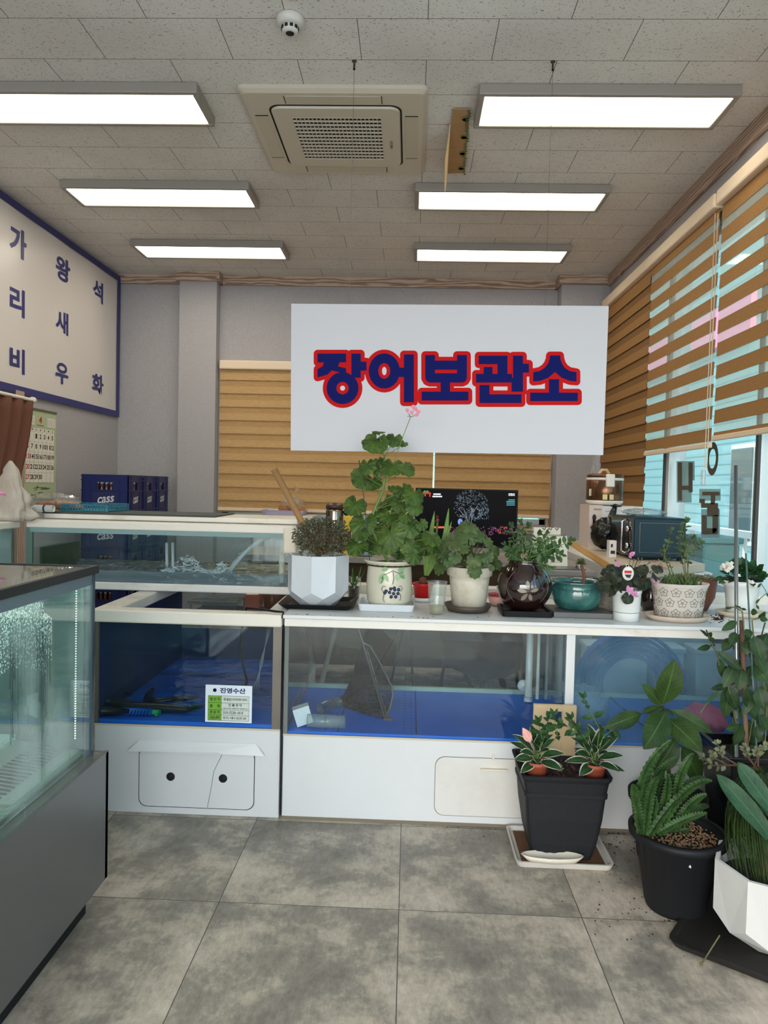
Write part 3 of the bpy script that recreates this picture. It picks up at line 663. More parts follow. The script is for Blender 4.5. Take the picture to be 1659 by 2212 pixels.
ct(qr, '4', .5, .105, .09, .075)
for i, ch in enumerate('日月火水木金土'): ct(qr if i == 0 else qk, ch, .07+.86*(i+.5)/7, .222, .06, .026)
for dnum in range(1, 31):
    k = dnum+1; col, row = k % 7, k//7
    ct(qr if col == 0 else qk, str(dnum), .07+.86*(col+.5)/7, .295+.115*row, .052 if dnum < 10 else .10, .055)
for (u, v, w_) in ((.5, .165, .2), (.62, .875, .16), (.64, .89, .24), (.52, .93, .14), (.28, .955, .26), (.72, .955, .38)): q_ = qk.slab([cal(u-w_/2, v), cal(u+w_/2, v), cal(u+w_/2, v+.006), cal(u-w_/2, v+.006)], (.0008, 0, 0))
qk.tube([cal(.30, .885)+V((.002, 0, 0)), cal(.42, .87)+V((.002, 0, 0)), cal(.80, .885)+V((.002, 0, 0))], .0016, 4).tube([cal(.42, .85)+V((.002, 0, 0)), cal(.40, .89)+V((.002, 0, 0)), cal(.34, .91)+V((.002, 0, 0))], .002, 4)
qr.build('red_numerals', mRED, CA); qk.build('black_numerals', mINK, CA)
# curtain
CU = thing('door_curtain', (XL+.07, 4.9, 1.0), 'dark brown gathered curtain on a white rod at the left edge', 'curtain')
mCUR = mat('brown_cloth', C(98, 60, 44), .9)
q = MB(); n = 60; vs = []; fs = []
for i in range(n+1):
    for j in range(13):
        s_ = i/n; t_ = j/12; yy = 3.9+(5.26-3.9)*s_; pull = (t_**1.6)*.33
        yy = 3.9+(yy-3.9)*(1-pull)
        vs.append((XL+.075+.022*math.sin(s_*58+t_*1.5), yy, 1.955-t_*1.05))
for i in range(n):
    for j in range(12): fs.append((i*13+j, (i+1)*13+j, (i+1)*13+j+1, i*13+j+1))
q.add(vs, fs, 0, True); k = q.build('cloth', mCUR, CU); k.modifiers.new('s', 'SOLIDIFY').thickness = .003
MB().tube([(XL+.075, 3.8, 1.965), (XL+.075, 5.29, 1.965)], .012, 10).build('rod', mat('rod_white', C(214, 206, 196), .4), CU)
MB().lathe([(.012, 0), (.024, .005), (.024, .03), (.012, .035)], (XL+.075, 5.28, 1.965), 16, axis='Y').box((XL, 5.285, 1.95), (XL+.075, 5.30, 1.98)).build('bracket', mat('rod_white', C(214, 206, 196), .4), CU)
# ================================================================== FISH TANKS
mBLUEPAD = mat('blue_tank_floor', C(16, 112, 226), .5, nz=(3, .35, 4), col2=C(10, 80, 170))
mBLUEWALL = mat('blue_tank_wall', C(20, 52, 96), .6, nz=(2, .5, 4), col2=C(40, 40, 50))
mWATER = glass('tank_water', (.84, .92, .97, 1), .02, (.05, .16, .30, 1), .06, ior=1.33, bump=(16, .5))
mWATERc = glass('shallow_water', (.80, .88, .94, 1), .15, (.20, .32, .5, 1), .06, ior=1.33, bump=(30, .6))
mSEAL = mat('sealant_grey', C(110, 116, 112), .6)
mTRIMG = mat('tank_edge_metal', C(120, 114, 106), .4, .4, nz=(5, .4))
mCREAMR = mat('cream_rim', C(226, 220, 208), .4, nz=(3, .3, 7, .32, .42), col2=C(160, 140, 106))
def rpanel(x0, z0, x1, z1, r, Y, n=6):
    P = []
    for (cx, cz, a0) in ((x1-r, z1-r, 0), (x0+r, z1-r, 90), (x0+r, z0+r, 180), (x1-r, z0+r, 270)):
        for i in range(n+1):
            a = math.radians(a0+90*i/n); P.append((cx+r*math.cos(a), Y, cz+r*math.sin(a)))
    return P
# ---- left floor tank
T1 = thing('fish_tank', (-.9, 3.0, 0), 'white cabinet fish tank with eels and a supplier label, left of the counter', 'fish tank')
x0, x1, y0, y1 = -1.30, -.515, 3.0, 4.15
MB().box((x0, y0, 0), (x1, y1, .372)).build('cabinet', mWHT, T1, bevel=.004)
q = MB(); dp = rpanel(-1.108, .03, -.618, .285, .035, y0-.001)
q.slab(dp[::-1], (0, -.0006, 0)); q.build('door_gap', mDARK, T1)
q = MB(); dp = rpanel(-1.105, .033, -.621, .282, .034, y0-.0014); q.slab(dp[::-1], (0, -.0014, 0)); dd = q.build('hatch_door', mWHT, T1)
q = MB()
for cx, cy in ((369, 1677), (482, 1681)): 
    c = PY(cx, cy, 3.0); q = MB().lathe([(.0001, y0-.0036), (.018, y0-.0036), (.018, y0-.003), (.0001, y0-.003)], (c.x, 0, c.z), 24, axis='Y'); q.build('finger_hole', mDARK, dd)
q = MB(); q.tube([(-.76, y0-.003, .283), (-.757, y0-.003, .26), (-.79, y0-.003, .19), (-.80, y0-.003, .12), (-.815, y0-.003, .035)], .0011, 4); q.build('crack', mSEAL, dd)
q = MB()
q.slab([(-1.148, y0-.02, .268), (-.793, y0-.02, .268), (-.775, y0-.02, .278), (-.755, y0-.02, .270), (-.577, y0-.02, .268), (-.617, y0-.004, .312), (-1.108, y0-.004, .308)], (0, .004, .004)); q.build('drip_ledge', mWHT, T1)
g = MB(); g.box((x0+.004, y0, .372), (x1-.03, y0+.008, .81)).box((x0, y0, .372), (x0+.008, y1, .81)).box((x1-.008, y0+.03, .372), (x1, y1, .81)).box((x0, y1-.008, .372), (x1, y1, .81)); g.build('glass', mTANK, T1)
MB().box((x1-.036, y0-.001, .372), (x1-.006, y0+.012, .81)).box((x1-.012, y0, .372), (x1+.0, y0+.03, .81)).build('corner_post', mTRIMG, T1); MB().box((x0, y0-.001, .372), (x0+.015, y0+.012, .81)).build('corner_post', mTRIMG, T1)
MB().box((x0, y0-.0015, .368), (x1, y0+.002, .376)).build('sealant_or_shade', mat('yellowed_sealant', C(196, 186, 162), .6), T1)
q = MB(); q.box((x0-.01, y0-.03, .808), (x1+.003, y0+.055, .86)).box((x0-.01, y0+.055, .808), (x0+.085, y1, .86)).box((x1-.075, y0+.055, .808), (x1+.003, y1, .86)).box((x0-.01, y1-.06, .808), (x1+.003, y1, .86)); q.build('rim', mCREAMR, T1, bevel=.007)
MB().box((x0+.01, y0+.012, .374), (x1-.012, y1-.012, .39)).build('floor_pad', mBLUEPAD, T1)
MB().box((x0+.01, y1-.02, .39), (x1-.012, y1-.012, .56)).box((x0+.009, y0+.02, .39), (x0+.014, y1-.02, .80)).build('back_panel', mBLUEWALL, T1)
# water with a rippled surface
def water(name, a, b, m, par, amp, nx=40, ny=40, sc=9):
    q = MB(); vs = []; fs = []
    for i in range(nx+1):
        for j in range(ny+1):
            x = a[0]+(b[0]-a[0])*i/nx; y = a[1]+(b[1]-a[1])*j/ny
            vs.append((x, y, b[2]+amp*noise.noise(V((x*sc, y*sc*1.5, a[2])))+amp*.5*noise.noise(V((x*sc*3, y*sc*4, 2)))))
    for i in range(nx):
        for j in range(ny): fs.append((i*(ny+1)+j, (i+1)*(ny+1)+j, (i+1)*(ny+1)+j+1, i*(ny+1)+j+1))
    q.add(vs, fs, 0, True); q.quad([(a[0], a[1], a[2]), (b[0], a[1], a[2]), (b[0], a[1], b[2]), (a[0], a[1], b[2])])
    return q.build(name, m, par)
water('water', (x0+.016, y0+.014, .392), (x1-.016, y1-.022, .455), mWATER, T1, .006)
# eels, filters
mEEL = mat('eel_skin', C(18, 20, 18), .3, nz=(30, .5), col2=C(44, 42, 32))
def eel(px, label):
    pts = [PY(a, b_, d) for a, b_, d, r in px]
    for p in pts: p.z = max(p.z, .412)
    e = MB().tube(pts, [r*1.25 for *_, r in px], 10).build('eel', mEEL, loc=pts[0]); tag(e, label, 'eel', 'eels in the left tank')
eel([(215, 1512, 3.10, .006), (250, 1518, 3.10, .016), (300, 1530, 3.11, .019), (350, 1536, 3.12, .017), (400, 1540, 3.11, .013), (440, 1525, 3.12, .005)], 'long dark eel lying across the middle of the left tank floor')
eel([(215, 1495, 3.30, .014), (245, 1498, 3.30, .016), (270, 1502, 3.3, .012), (286, 1503, 3.3, .004)], 'short dark eel behind the others at the left tank side')
eel([(330, 1495, 3.4, .006), (322, 1510, 3.3, .015), (318, 1525, 3.22, .016), (340, 1530, 3.2, .015), (380, 1525, 3.25, .012), (430, 1515, 3.3, .005)], 'dark eel curling upward in the middle of the left tank')
eel([(215, 1540, 3.05, .018), (245, 1552, 3.05, .016), (280, 1556, 3.06, .007)], 'dark eel in the front left corner of the left tank')
mFILT = mat('filter_blue', C(16, 110, 210), .4); mGRN = mat('fitting_green', C(30, 170, 90), .4)
def ffilter(xa, ya, xb, yb, Y, label):
    a, b_ = PY(xa, ya, Y), PY(xb, yb, Y); a.z = max(a.z, .408); b_.z = max(b_.z, .408); d = (b_-a)
    t = thing('filter_tube', (a+b_)/2, label, 'filter', 'blue filter tubes in the left tank')
    q = MB().tube([a, b_], .015, 12); q.build('body', mFILT, t)
    q = MB()
    for k in range(9):
        c = a+d*((k+.7)/10); q.obox(c+V((0, -.0135, 0)), .0035, .006, .020, 0, 0, 0, .4)
    q.build('slots', mDARK, t)
    MB().tube([b_, b_+d.normalized()*.03], .011, 10).tube([b_+d.normalized()*.015, b_+d.normalized()*.015+V((0, 0, -.014))], .008, 8).build('fitting', mGRN, t)
ffilter(262, 1540, 330, 1548, 3.07, 'blue slotted filter tube with green fitting lying front left in the tank')
ffilter(345, 1528, 415, 1546, 3.16, 'blue slotted filter tube behind, toward the supplier label')
q = MB().tube([PY(610, 1335, 2.975), PY(612, 1322, 2.975)+V((0, 0, .0)), V((-.54, 2.985, .872)), V((-.60, 3.02, .872)), V((-.68, 3.07, .868)), V((-.70, 3.10, .80)), V((-.715, 3.1, .70)), V((-.70, 3.1, .62)), V((-.68, 3.1, .55)), V((-.69, 3.1, .50))], .005, 8)
q.tube([V((-.508, 2.985, .80)), V((-.507, 2.99, .5)), V((-.506, 2.99, .02))], .004, 6)
tag(q.build('air_hose', mBLK, loc=(-.68, 3.1, .5)), 'black air hose hooked over the rim into the left tank', 'hose')
q = MB()
for k in range(3): q.tube([V((-.60+.01*k, 3.15, .80)), V((-.62-.006*k, 3.14, .62)), V((-.66+.012*k, 3.14, .50))], .0022, 5)
tag(q.build('air_line', mat('grey_tube', C(120, 130, 140), .3), loc=(-.62, 3.15, .5)), 'thin grey air lines hanging into the left tank', 'tube')
# supplier label
LB = thing('supplier_label', PY(494, 1558, 2.996), 'white and green supplier label stuck on the left tank glass', 'label')
A, B_ = PY(443, 1559, 2.996), PY(545, 1482, 2.996)
def lb(u, v, d=0): return V((A.x+(B_.x-A.x)*u, 2.996-d, A.z+(B_.z-A.z)*(1-v)))
def lr(q, u0, v0, u1, v1, d): q.slab([lb(u0, v1, d), lb(u1, v1, d), lb(u1, v0, d), lb(u0, v0, d)], (0, -.0003, 0))
q = MB(); lr(q, 0, 0, 1, 1, 0); q.build('card', mat('label_white', C(222, 230, 238), .4), LB)
q = MB(); lr(q, .06, .29, .345, .95, .0004); q.build('green_column', mat('label_green', C(112, 168, 44), .5), LB)
q = MB(); lr(q, .345, .29, .94, .95, .0004); q.build('table_ground', mat('label_grey', C(206, 214, 204), .5), LB)
q = MB()
for v in (.285, .47, .66, .80, .945): lr(q, .06, v, .94, v+.008, .0008)
for u in (.058, .342, .935): lr(q, u, .285, u+.006, .953, .0008)
LW, LH = B_.x-A.x, B_.z-A.z
def lt(q, s_, u, v, w_, h, bold=.02): text(q, s_, lb(u, v, .0012), (1, 0, 0), (0, 0, 1), LW*w_, LH*h, bold)
for i, r_ in enumerate(('원 산 지', '품     명', '공 급 자', '사업소재지')): lt(q, r_, .10, (.42, .605, .765, .915)[i], .21, .085, .03)
lt(q, '국내산', .385, .42, .17, .085, .03); lt(q, '(고창.영광.함평.나주양식)', .56, .42, .34, .08)
lt(q, '민 물 장 어', .50, .565, .28, .075, .03); lt(q, '(100% 국내산 민물장어만 취급합니다)', .37, .645, .54, .045)
lt(q, '010-3228-1810', .385, .77, .43, .075, .015); lt(q, '경기도 시흥시 금오로 328', .385, .91, .49, .075, .02)
q.build('small_lettering', mat('label_ink', C(30, 40, 34), .6), LB)
q = MB(); lt(q, '진영수산', .31, .215, .55, .145, .035)
c = lb(.20, .14, .0014); q.lathe([(.0062, 0), (.0078, 0), (.0078, .0003), (.0062, .0003), (.0062, 0)], c, 24, axis='Y').obox(c+V((-.002, 0, 0)), .0012, .0003, .006, 0, 0, 0, .5).obox(c+V((.001, 0, .001)), .0012, .0003, .006, 0, 0, 0, .2).obox(c+V((.003, 0, -.001)), .0012, .0003, .004, 0, 0, 0, -.4)
q.build('heading', mat('label_navy', C(20, 24, 90), .5), LB)
# ---- right long tank / counter
T2 = thing('fish_tank', (.62, 3.0, 0), 'long white cabinet fish tank under the row of potted plants', 'fish tank')
x0, x1, y0, y1 = -.503, 1.76, 3.0, 3.70
MB().box((x0, y0, 0), (x1, y1, .355)).build('cabinet', mWHT, T2, bevel=.004)
def hatch(xa, za, xb, zb, par, withknob):
    q = MB(); q.slab(rpanel(xa, za, xb, zb, .04, y0-.001)[::-1], (0, -.0006, 0)); q.build('door_gap', mSEAL, par)
    q = MB(); q.slab(rpanel(xa+.0025, za+.0025, xb-.0025, zb-.0025, .039, y0-.0014)[::-1], (0, -.0014, 0)); d = q.build('hatch_door', mat('door_white', C(216, 214, 208), .4, nz=(2.2, .25, 8, .30, .46), col2=C(170, 156, 130)), par)
    q = MB().obox((xb-.225, y0-.012, zb-.045), .11, .018, .008); q.build('handle', mCREAM, d, bevel=.002)
    MB().obox((xb-.23, y0-.006, zb+.004), .009, .008, .022).build('latch', mCREAM, d, bevel=.002)
hatch(.132, .040, .60, .288, T2, True); hatch(.98, .040, 1.55, .288, T2, True)
MB().box((x0, y0-.003, 0), (x1, y0, .012)).build('sealant_or_shade', mat('dirty_sealant', C(120, 110, 92), .7), T2)
MB().box((x0+.004, y0, .355), (.655, y0+.008, .815)).box((x0, y0, .355), (x0+.008, y1, .815)).build('glass', mTANK, T2)
MB().box((.69, y0, .355), (x1, y0+.008, .815)).box((x1-.008, y0, .355), (x1, y1, .815)).build('glass', mTANKF, T2)
MB().box((x0, y1-.008, .355), (x1, y1, .815)).build('back_glass', mTANK, T2)
MB().box((.655, y0-.004, .355), (.690, y0+.02, .815)).build('divider_post', mWHT, T2)
MB().box((.668, y0+.02, .355), (.676, y1-.01, .80)).build('divider_glass', mTANKF, T2)
MB().box((x0, y0-.001, .355), (x0+.018, y0+.01, .815)).build('corner_post', mSEAL, T2)
MB().box((x0, y0-.0015, .351), (x1, y0+.002, .359)).build('sealant_line', mat('yellowed_sealant', C(190, 170, 130), .6), T2)
MB().box((x0, y0-.018, .812), (x1, y0+.03, .846)).box((x0, y1-.03, .812), (x1, y1, .846)).build('apron', mWHTs, T2, bevel=.003)
MB().box((x0-.004, y0-.035, .847), (x1, y1-.08, .862)).build('countertop', mWHT, T2, bevel=.003)
MB().box((x0-.0, y1-.08, .847), (x1, y1+.02, .905)).build('back_ledge', mCREAMR, T2, bevel=.004)
MB().box((x0+.012, y0+.012, .356), (x1-.01, y1-.012, .368)).build('floor_pad', mBLUEPAD, T2)
q = MB()
for k in range(2):
    X_ = -.28+.33*k; q.box((X_, y0+.02, .368), (X_+.004, y1-.03, .3685))
    for j in range(14): q.lathe([(.0001, .3686), (.004, .3686), (.004, .368)], (X_-.02-.03, y0+.05+.045*j, 0), 8); q.lathe([(.0001, .3686), (.004, .3686), (.004, .368)], (X_-.02, y0+.05+.045*j, 0), 8)
q.build('pad_holes', mDARK, T2)
MB().box((x0+.01, y1-.03, .368), (x1-.01, y1-.01, .388)).build('back_sill', mat('pale_green_sill', C(150, 176, 164), .5), T2)
c = PZ(1141, 1512, .38)
q = MB().tube([(c.x, c.y, .375), (c.x, c.y, .84)], .017, 14).tube([(c.x, c.y, .375), (c.x, c.y, .40)], .021, 14); q.tube([(c.x+.05, c.y+.04, .375), (c.x+.05, c.y+.04, .84)], .008, 10)
q.lathe([(.0001, 0), (.028, 0), (.028, .012), (.0001, .012)], (c.x-.02, c.y+.03, .44), 18, axis='Y'); q.build('overflow_pipe', mat('pvc_white', C(206, 212, 210), .35), T2)
# things in the right tank
mNETF = mat('net_frame', C(130, 130, 124), .4, .5); mNET = mat('net_twine', C(40, 38, 34), .8)
NT = thing('landing_net', (-.05, 3.3, .38), 'dark landing net leaning inside the long fish tank', 'net')
pA, pB = PY(784, 1388, 3.42), PY(832, 1552, 3.2)
hoop = [PY(784, 1388, 3.42), PY(800, 1396, 3.4), PY(820, 1430, 3.36), PY(846, 1482, 3.28), PY(849, 1500, 3.26), PY(842, 1530, 3.23), PY(832, 1552, 3.2)]
MB().tube([PY(772, 1350, 3.45), pA, pB], .005, 8).tube([pA+V((.01, 0, 0)), pB+V((.012, 0, 0))], .003, 6).tube(hoop, .004, 8).build('frame', mNETF, NT)
MB().ball(PY(838, 1556, 3.2), .016, 0, 10, (1.6, .8, .7)).build('tip', mat('rusty_brown', C(110, 80, 60), .8), NT)
tail = [PY(784, 1392, 3.44), PY(772, 1420, 3.48), PY(764, 1455, 3.5), PY(745, 1500, 3.5), PY(705, 1525, 3.48), PY(676, 1532, 3.46), PY(690, 1540, 3.4)]
bot = [PY(832, 1552, 3.2), PY(812, 1538, 3.25), PY(780, 1540, 3.3), PY(745, 1535, 3.36), PY(705, 1537, 3.4), PY(680, 1538, 3.42), PY(676, 1540, 3.42)]
def lerpP(L, t): 
    t *= len(L)-1; i = min(int(t), len(L)-2); return L[i].lerp(L[i+1], t-i)
for nm, A_, B2 in (('mouth', hoop, [pA.lerp(pB, i/6) for i in range(7)]), ('bag', tail, [pA.lerp(pB, i/6) for i in range(7)]), ('bag', tail, bot)):
    n1, n2 = (34, 14) if nm == 'mouth' else (30, 24)
    q = MB(); vs = [lerpP(A_, i/n1).lerp(lerpP(B2, i/n1), j/n2)+rv(.0012) for i in range(n1+1) for j in range(n2+1)]
    q.add(vs, [(i*(n2+1)+j, (i+1)*(n2+1)+j, (i+1)*(n2+1)+j+1, i*(n2+1)+j+1) for i in range(n1) for j in range(n2)])
    o = q.build('net_mesh', mNET, NT); w_ = o.modifiers.new('w', 'WIREFRAME'); w_.thickness = .0026 if nm == 'mouth' else .0058
mFOAM = mat('styrofoam', C(226, 230, 232), .7, bump=(80, .2)); mCLR = glass('clear_plastic_tub', (.8, .86, .86, 1), .25, (.6, .68, .68, 1), .1)
c = PZ(700, 1578, .37)
q = MB().tube([(c.x-.075, c.y+.03, .40), (c.x+.085, c.y+.03, .40)], .028, 18); q.tube([(c.x+.0, c.y+.03, .40), (c.x+.004, c.y+.03, .40)], .0295, 18)
tag(q.build('plastic_bottle', mCLR, loc=(c.x, c.y, .37)), 'clear plastic bottle lying on the blue floor of the long tank', 'bottle')
q = MB().obox((c.x-.10, c.y+.06, .415), .07, .05, .075, .2, 0, 0, -.3); tag(q.build('foam_block', mFOAM, loc=(c.x-.1, c.y+.06, .37)), 'small white foam block beside the bottle in the long tank', 'foam block')
c = PZ(712, 1545, .37); q = MB().tube([(c.x-.04, c.y, .40), (c.x+.03, c.y+.09, .405)], .024, 14); tag(q.build('glass_jar', glass('green_glass', (.6, .8, .74, 1), .1), loc=(c.x, c.y, .37)), 'greenish glass jar on its side behind the plastic bottle', 'jar')
# red mesh bag, hose coil, clear bag, foam boxes to the right
mREDN = mat('red_mesh', C(250, 60, 96), .6, nz=(30, .5), col2=C(240, 130, 150), bump=(40, .8), trans=.3)
def crumple(c, r, sq, n=28, amp=.22, sc=3, seed=0):
    q = MB().lathe([(max(math.sin(math.pi*i/18), 1e-4), -math.cos(math.pi*i/18)) for i in range(19)], (0, 0, 0), n)
    vs = []
    for p in q.v:
        k = 1+amp*noise.noise(p*sc+V((seed, 0, 0)))+amp*.7*abs(noise.noise(p*sc*2.6+V((0, seed, 0))))
        vs.append(V(c)+V((p.x*r*sq[0]*k, p.y*r*sq[1]*k, p.z*r*sq[2]*k)))
    lo = min(v.z for v in vs); base_ = c[2]-r*sq[2]
    o = MB(); o.add([v+V((0, 0, base_-lo)) for v in vs], q.f, 0, True); return o
c = PZ(1535, 1602, .37); tag(crumple((c.x, 3.14, .43), .055, (1.7, 1.1, 1.15), seed=3).build('mesh_sack', mREDN, loc=(c.x, 3.14, .37)), 'crumpled red mesh sack inside the long tank at the right', 'sack')
mCLB = glass('clear_bag', (.82, .88, .9, 1), .22, (.6, .7, .72, 1), .12, bump=(20, .9))
c = PZ(1290, 1600, .37); tag(crumple((c.x-.02, 3.17, .45), .085, (1.1, 1, .95), amp=.35, seed=9).build('clear_bag', mCLB, loc=(c.x, 3.17, .37)), 'crumpled clear plastic bag inside the long tank beside the divider', 'bag')
q = MB(); q.tube([PY(1318, 1506, 3.3), PY(1420, 1595, 3.1)], .0035, 6); tag(q.build('thin_rod', mBLK, loc=PY(1420, 1595, 3.1)), 'thin dark rod lying across the right part of the long tank', 'rod')
mHOSE = mat('blue_hose', C(10, 80, 190), .4); c = PY(1330, 1530, 4.05)
HC = MB()
for k in range(6):
    for j in range(2):
        r = .27-.024*k; HC.tube([V((c.x+r*math.cos(a), 3.80+.03*j, .40+r*math.sin(a))) for a in [2*math.pi*i/44 for i in range(45)]], .011, 6)
tag(HC.build('hose_coil', mHOSE, loc=(c.x, 3.8, .12)), 'large coil of blue hose standing behind the long tank', 'hose')
for (bx, by, w_, h_, Y, lab) in ((1325, 1420, .32, .16, 4.02, 'white foam box stacked left behind the long tank'), (1436, 1432, .15, .2, 4.02, 'white foam box in the middle behind the long tank'), (1535, 1455, .22, .30, 4.02, 'pale foam box nearest the window behind the long tank')):
    c = PY(bx, by, Y); t = thing('foam_box', (c.x, Y, 0), lab, 'box', 'foam boxes behind the long tank')
    z1_ = c.z+h_/2; MB().box((c.x-w_/2, Y-.08, 0), (c.x+w_/2, Y+.08, z1_-.03)).build('body', mFOAM, t, bevel=.008); MB().box((c.x-w_/2-.008, Y-.088, z1_-.03), (c.x+w_/2+.008, Y+.088, z1_)).build('lid', mFOAM, t, bevel=.006)
# ---- raised tank
T0 = thing('fish_tank', (-1.2, 3.5, .862), 'shallow raised fish tank with running water, behind the left tank', 'fish tank')
x0, x1, y0, y1 = -1.865, -.575, 3.50, 4.02
MB().box((x0, y0, .862), (x1+.02, y1, .90)).build('base', mWHTs, T0, bevel=.006)
MB().box((x0+.01, y0+.006, .90), (x1, y0+.014, 1.158)).box((x0, y1-.014, .90), (x1, y1-.006, 1.158)).box((x0, y0, .90), (x0+.008, y1, 1.158)).build('glass', mTANK, T0)
MB().box((x0, y0, 1.156), (x1+.02, y0+.10, 1.194)).box((x0, y1-.05, 1.156), (x1+.02, y1, 1.2)).build('rim', mCREAMR, T0, bevel=.006)
MB().box((x0+.03, y0+.12, 1.196), (x1+.02, y1, 1.222)).build('lid', mCREAMR, T0, bevel=.004)
MB().box((x0+.02, y0+.118, 1.222), (x0+.9, y1, 1.229)).build('lid_mat', mat('dark_mat', C(40, 52, 48), .6), T0)
MB().box((x1-.03, y0-.004, 1.06), (x1+.035, y0+.06, 1.19)).box((x1-.0, y0-.002, .90), (x1+.03, y1, 1.06)).build('end_block', mCREAM, T0, bevel=.01)
MB().box((x0+.005, y0+.004, .90), (x0+.03, y0+.02, 1.156)).box((x0+.02, y0+.02, .90), (x0+.026, y0+.026, 1.15)).build('corner_post', mat('green_post', C(90, 120, 108), .5), T0)
MB().box((x0+.02, y0+.003, 1.135), (x1-.02, y0+.006, 1.156)).build('sealant_or_shade', mat('rim_shadow_strip', C(120, 150, 150), .5), T0)  # strip below the rim, its colour painting in the rim's shadow
MB().box((x0+.02, y1-.03, .90), (x1, y1-.016, .955)).box((x0+.02, y0+.1, .90), (x0+.03, y1, 1.05)).build('algae_edge', mat('algae', C(70, 86, 50), .9, nz=(20, .8)), T0)
water('water', (x0+.02, y0+.016, .902), (x1-.01, y1-.03, .955), mWATERc, T0, .008, 50, 20, 14)
q = MB()
for cx in (360, 373):
    a, b_ = PY(cx, 1172, 3.78), PY(cx+1, 1224, 3.78); q.tube([a, (b_.x, b_.y, .91)], .008, 10)
q.build('air_tube', mat('pvc_white', C(206, 212, 210), .35), T0)
c = PY(612, 1160, 3.6); q = MB().tube([(c.x+.07, c.y, c.z+.002), (c.x-.03, c.y, c.z-.003)], .011, 12).tube([(x1-.05, y0+.1, .905), (x1-.05, y0+.1, 1.06)], .015, 12); q.build('spout', mCREAM, T0)
mJET = glass('running_water', (.95, .97, .98, 1), .42, (.85, .88, .9, 1), .05, ior=1.33, bump=(60, 1.0))
jet = [PY(a, b_, 3.6) for a, b_ in ((602, 1158), (585, 1160), (562, 1168), (542, 1182), (522, 1200), (505, 1218), (492, 1238))]
for k, p in enumerate(jet): p.y = 3.6+.004*k
q = MB()
for s_ in range(5): q.tube([p+V((0, .004*(s_-2), .006*math.sin(s_*2.1+i*.9)*(i/6+.3))) for i, p in enumerate(jet)], [.005+.0012*i+.001*math.sin(s_+i*2) for i in range(7)], 7)
q.build('water_jet', mJET, T0)
q = MB(); mSPL = glass('splash_foam', (.95, .97, .98, 1), .8, (.86, .9, .93, 1), .1, ior=1.33)
random.seed(3)
for k in range(260):
    t_ = random.random(); px = 352+t_*140; hgt = (math.exp(-((px-405)/32)**2)*44+math.exp(-((px-480)/16)**2)*26)*random.random()**.7
    c = PY(px, 1242-hgt, 3.56+random.uniform(-.04, .08)); c.z = max(c.z, .955)
    d = V((random.uniform(-.02, .02), random.uniform(-.01, .01), random.uniform(-.006, .012)))
    q.tube([c-d, c, c+d], [.0008, random.uniform(.0015, .004), .0006], 5)
q.build('splash', mSPL, T0)
random.seed(21)
# side tank along the left
T3 = thing('fish_tank', (-2.3, 3.3, 0), 'shallow raised fish tank arm at the far left edge, behind the display case', 'fish tank')
MB().box((-2.78, 2.5, .0), (-1.885, 3.46, .90)).build('cabinet', mWHTs, T3, bevel=.006)
MB().box((-1.893, 2.5, .90), (-1.885, 3.46, 1.156)).box((-2.78, 3.445, .90), (-1.885, 3.453, 1.156)).build('glass', mTANK, T3)
MB().box((-1.94, 2.5, 1.156), (-1.87, 3.46, 1.19)).box((-2.78, 3.4, 1.156), (-1.94, 3.46, 1.19)).box((-2.78, 2.5, 1.156), (-2.72, 3.4, 1.19)).build('rim', mCREAMR, T3, bevel=.006)
MB().box((-2.77, 2.52, .90), (-1.9, 3.44, .905)).box((-2.77, 3.434, .9), (-1.9, 3.44, 1.15)).build('lining', mat('pale_lining', C(140, 160, 156), .5), T3)
# pipe on the tank corner
q = MB(); a = PY(72, 1122, 3.58); b_ = PY(72, 1096, 3.58); c = PY(120, 1099, 3.58)
b_.z = max(b_.z, a.z+.05); zc = PY(100, 1098, 3.58).z
q.tube([(a.x, 3.56, 1.195), (a.x, 3.56, zc-.02), (a.x+.006, 3.56, zc-.006), (a.x+.02, 3.56, zc), (c.x, 3.56, zc)], .0175, 16)
PP = thing('drain_pipe', (a.x, 3.56, 1.195), 'white pipe elbow with blue band on the raised tank rim', 'pipe')
q.build('pipe', mat('pvc_white', C(206, 212, 210), .35), PP)
bx = PY(97, 1098, 3.56).x; MB().tube([(bx-.005, 3.56, zc), (bx+.005, 3.56, zc)], .0182, 16).build('band', mat('navy_band', C(30, 50, 90), .5), PP)
# bread bag, basket, white carrier bag
mBREAD = mat('bread_crust', C(190, 124, 62), .6, nz=(14, .6), col2=C(110, 60, 26)); mBAGC = glass('bread_film', (.92, .92, .9, 1), .10, (.9, .88, .84, 1), .08, bump=(25, .9))
BR = thing('bread_bag', PY(135, 1104, 3.8), 'clear bag of brown bread rolls on the raised tank behind the pipe', 'bread')
z_ = 1.2295
for k, (px, r) in enumerate(((92, .030), (112, .034), (132, .036), (152, .032), (168, .024))):
    c = PY(px, 1098, 3.84); q = MB().ball((c.x, 3.84, z_+r*.75), r, 0, 16, (1.25, 1, .75)); q.build('bread_roll', mBREAD, BR)
c = PY(120, 1098, 3.84); crumple((c.x-.01, 3.84, z_+.038), .045, (3.0, 1.4, .95), amp=.3, seed=5).build('film', mBAGC, BR)
mBASK = mat('teal_basket', C(50, 130, 150), .45)
q = MB(); a, b_ = PY(165, 1100, 3.9).x, PY(262, 1100, 3.9).x
for (ya, yb) in ((3.72, 3.724), (3.996, 4.0)):
    for zz in (1.232, 1.246, 1.262): q.box((a, ya, zz), (b_, yb, zz+.006))
    for i in range(17): xx = a+(b_-a)*i/16; q.box((xx-.002, ya, 1.232), (xx+.002, yb, 1.266))
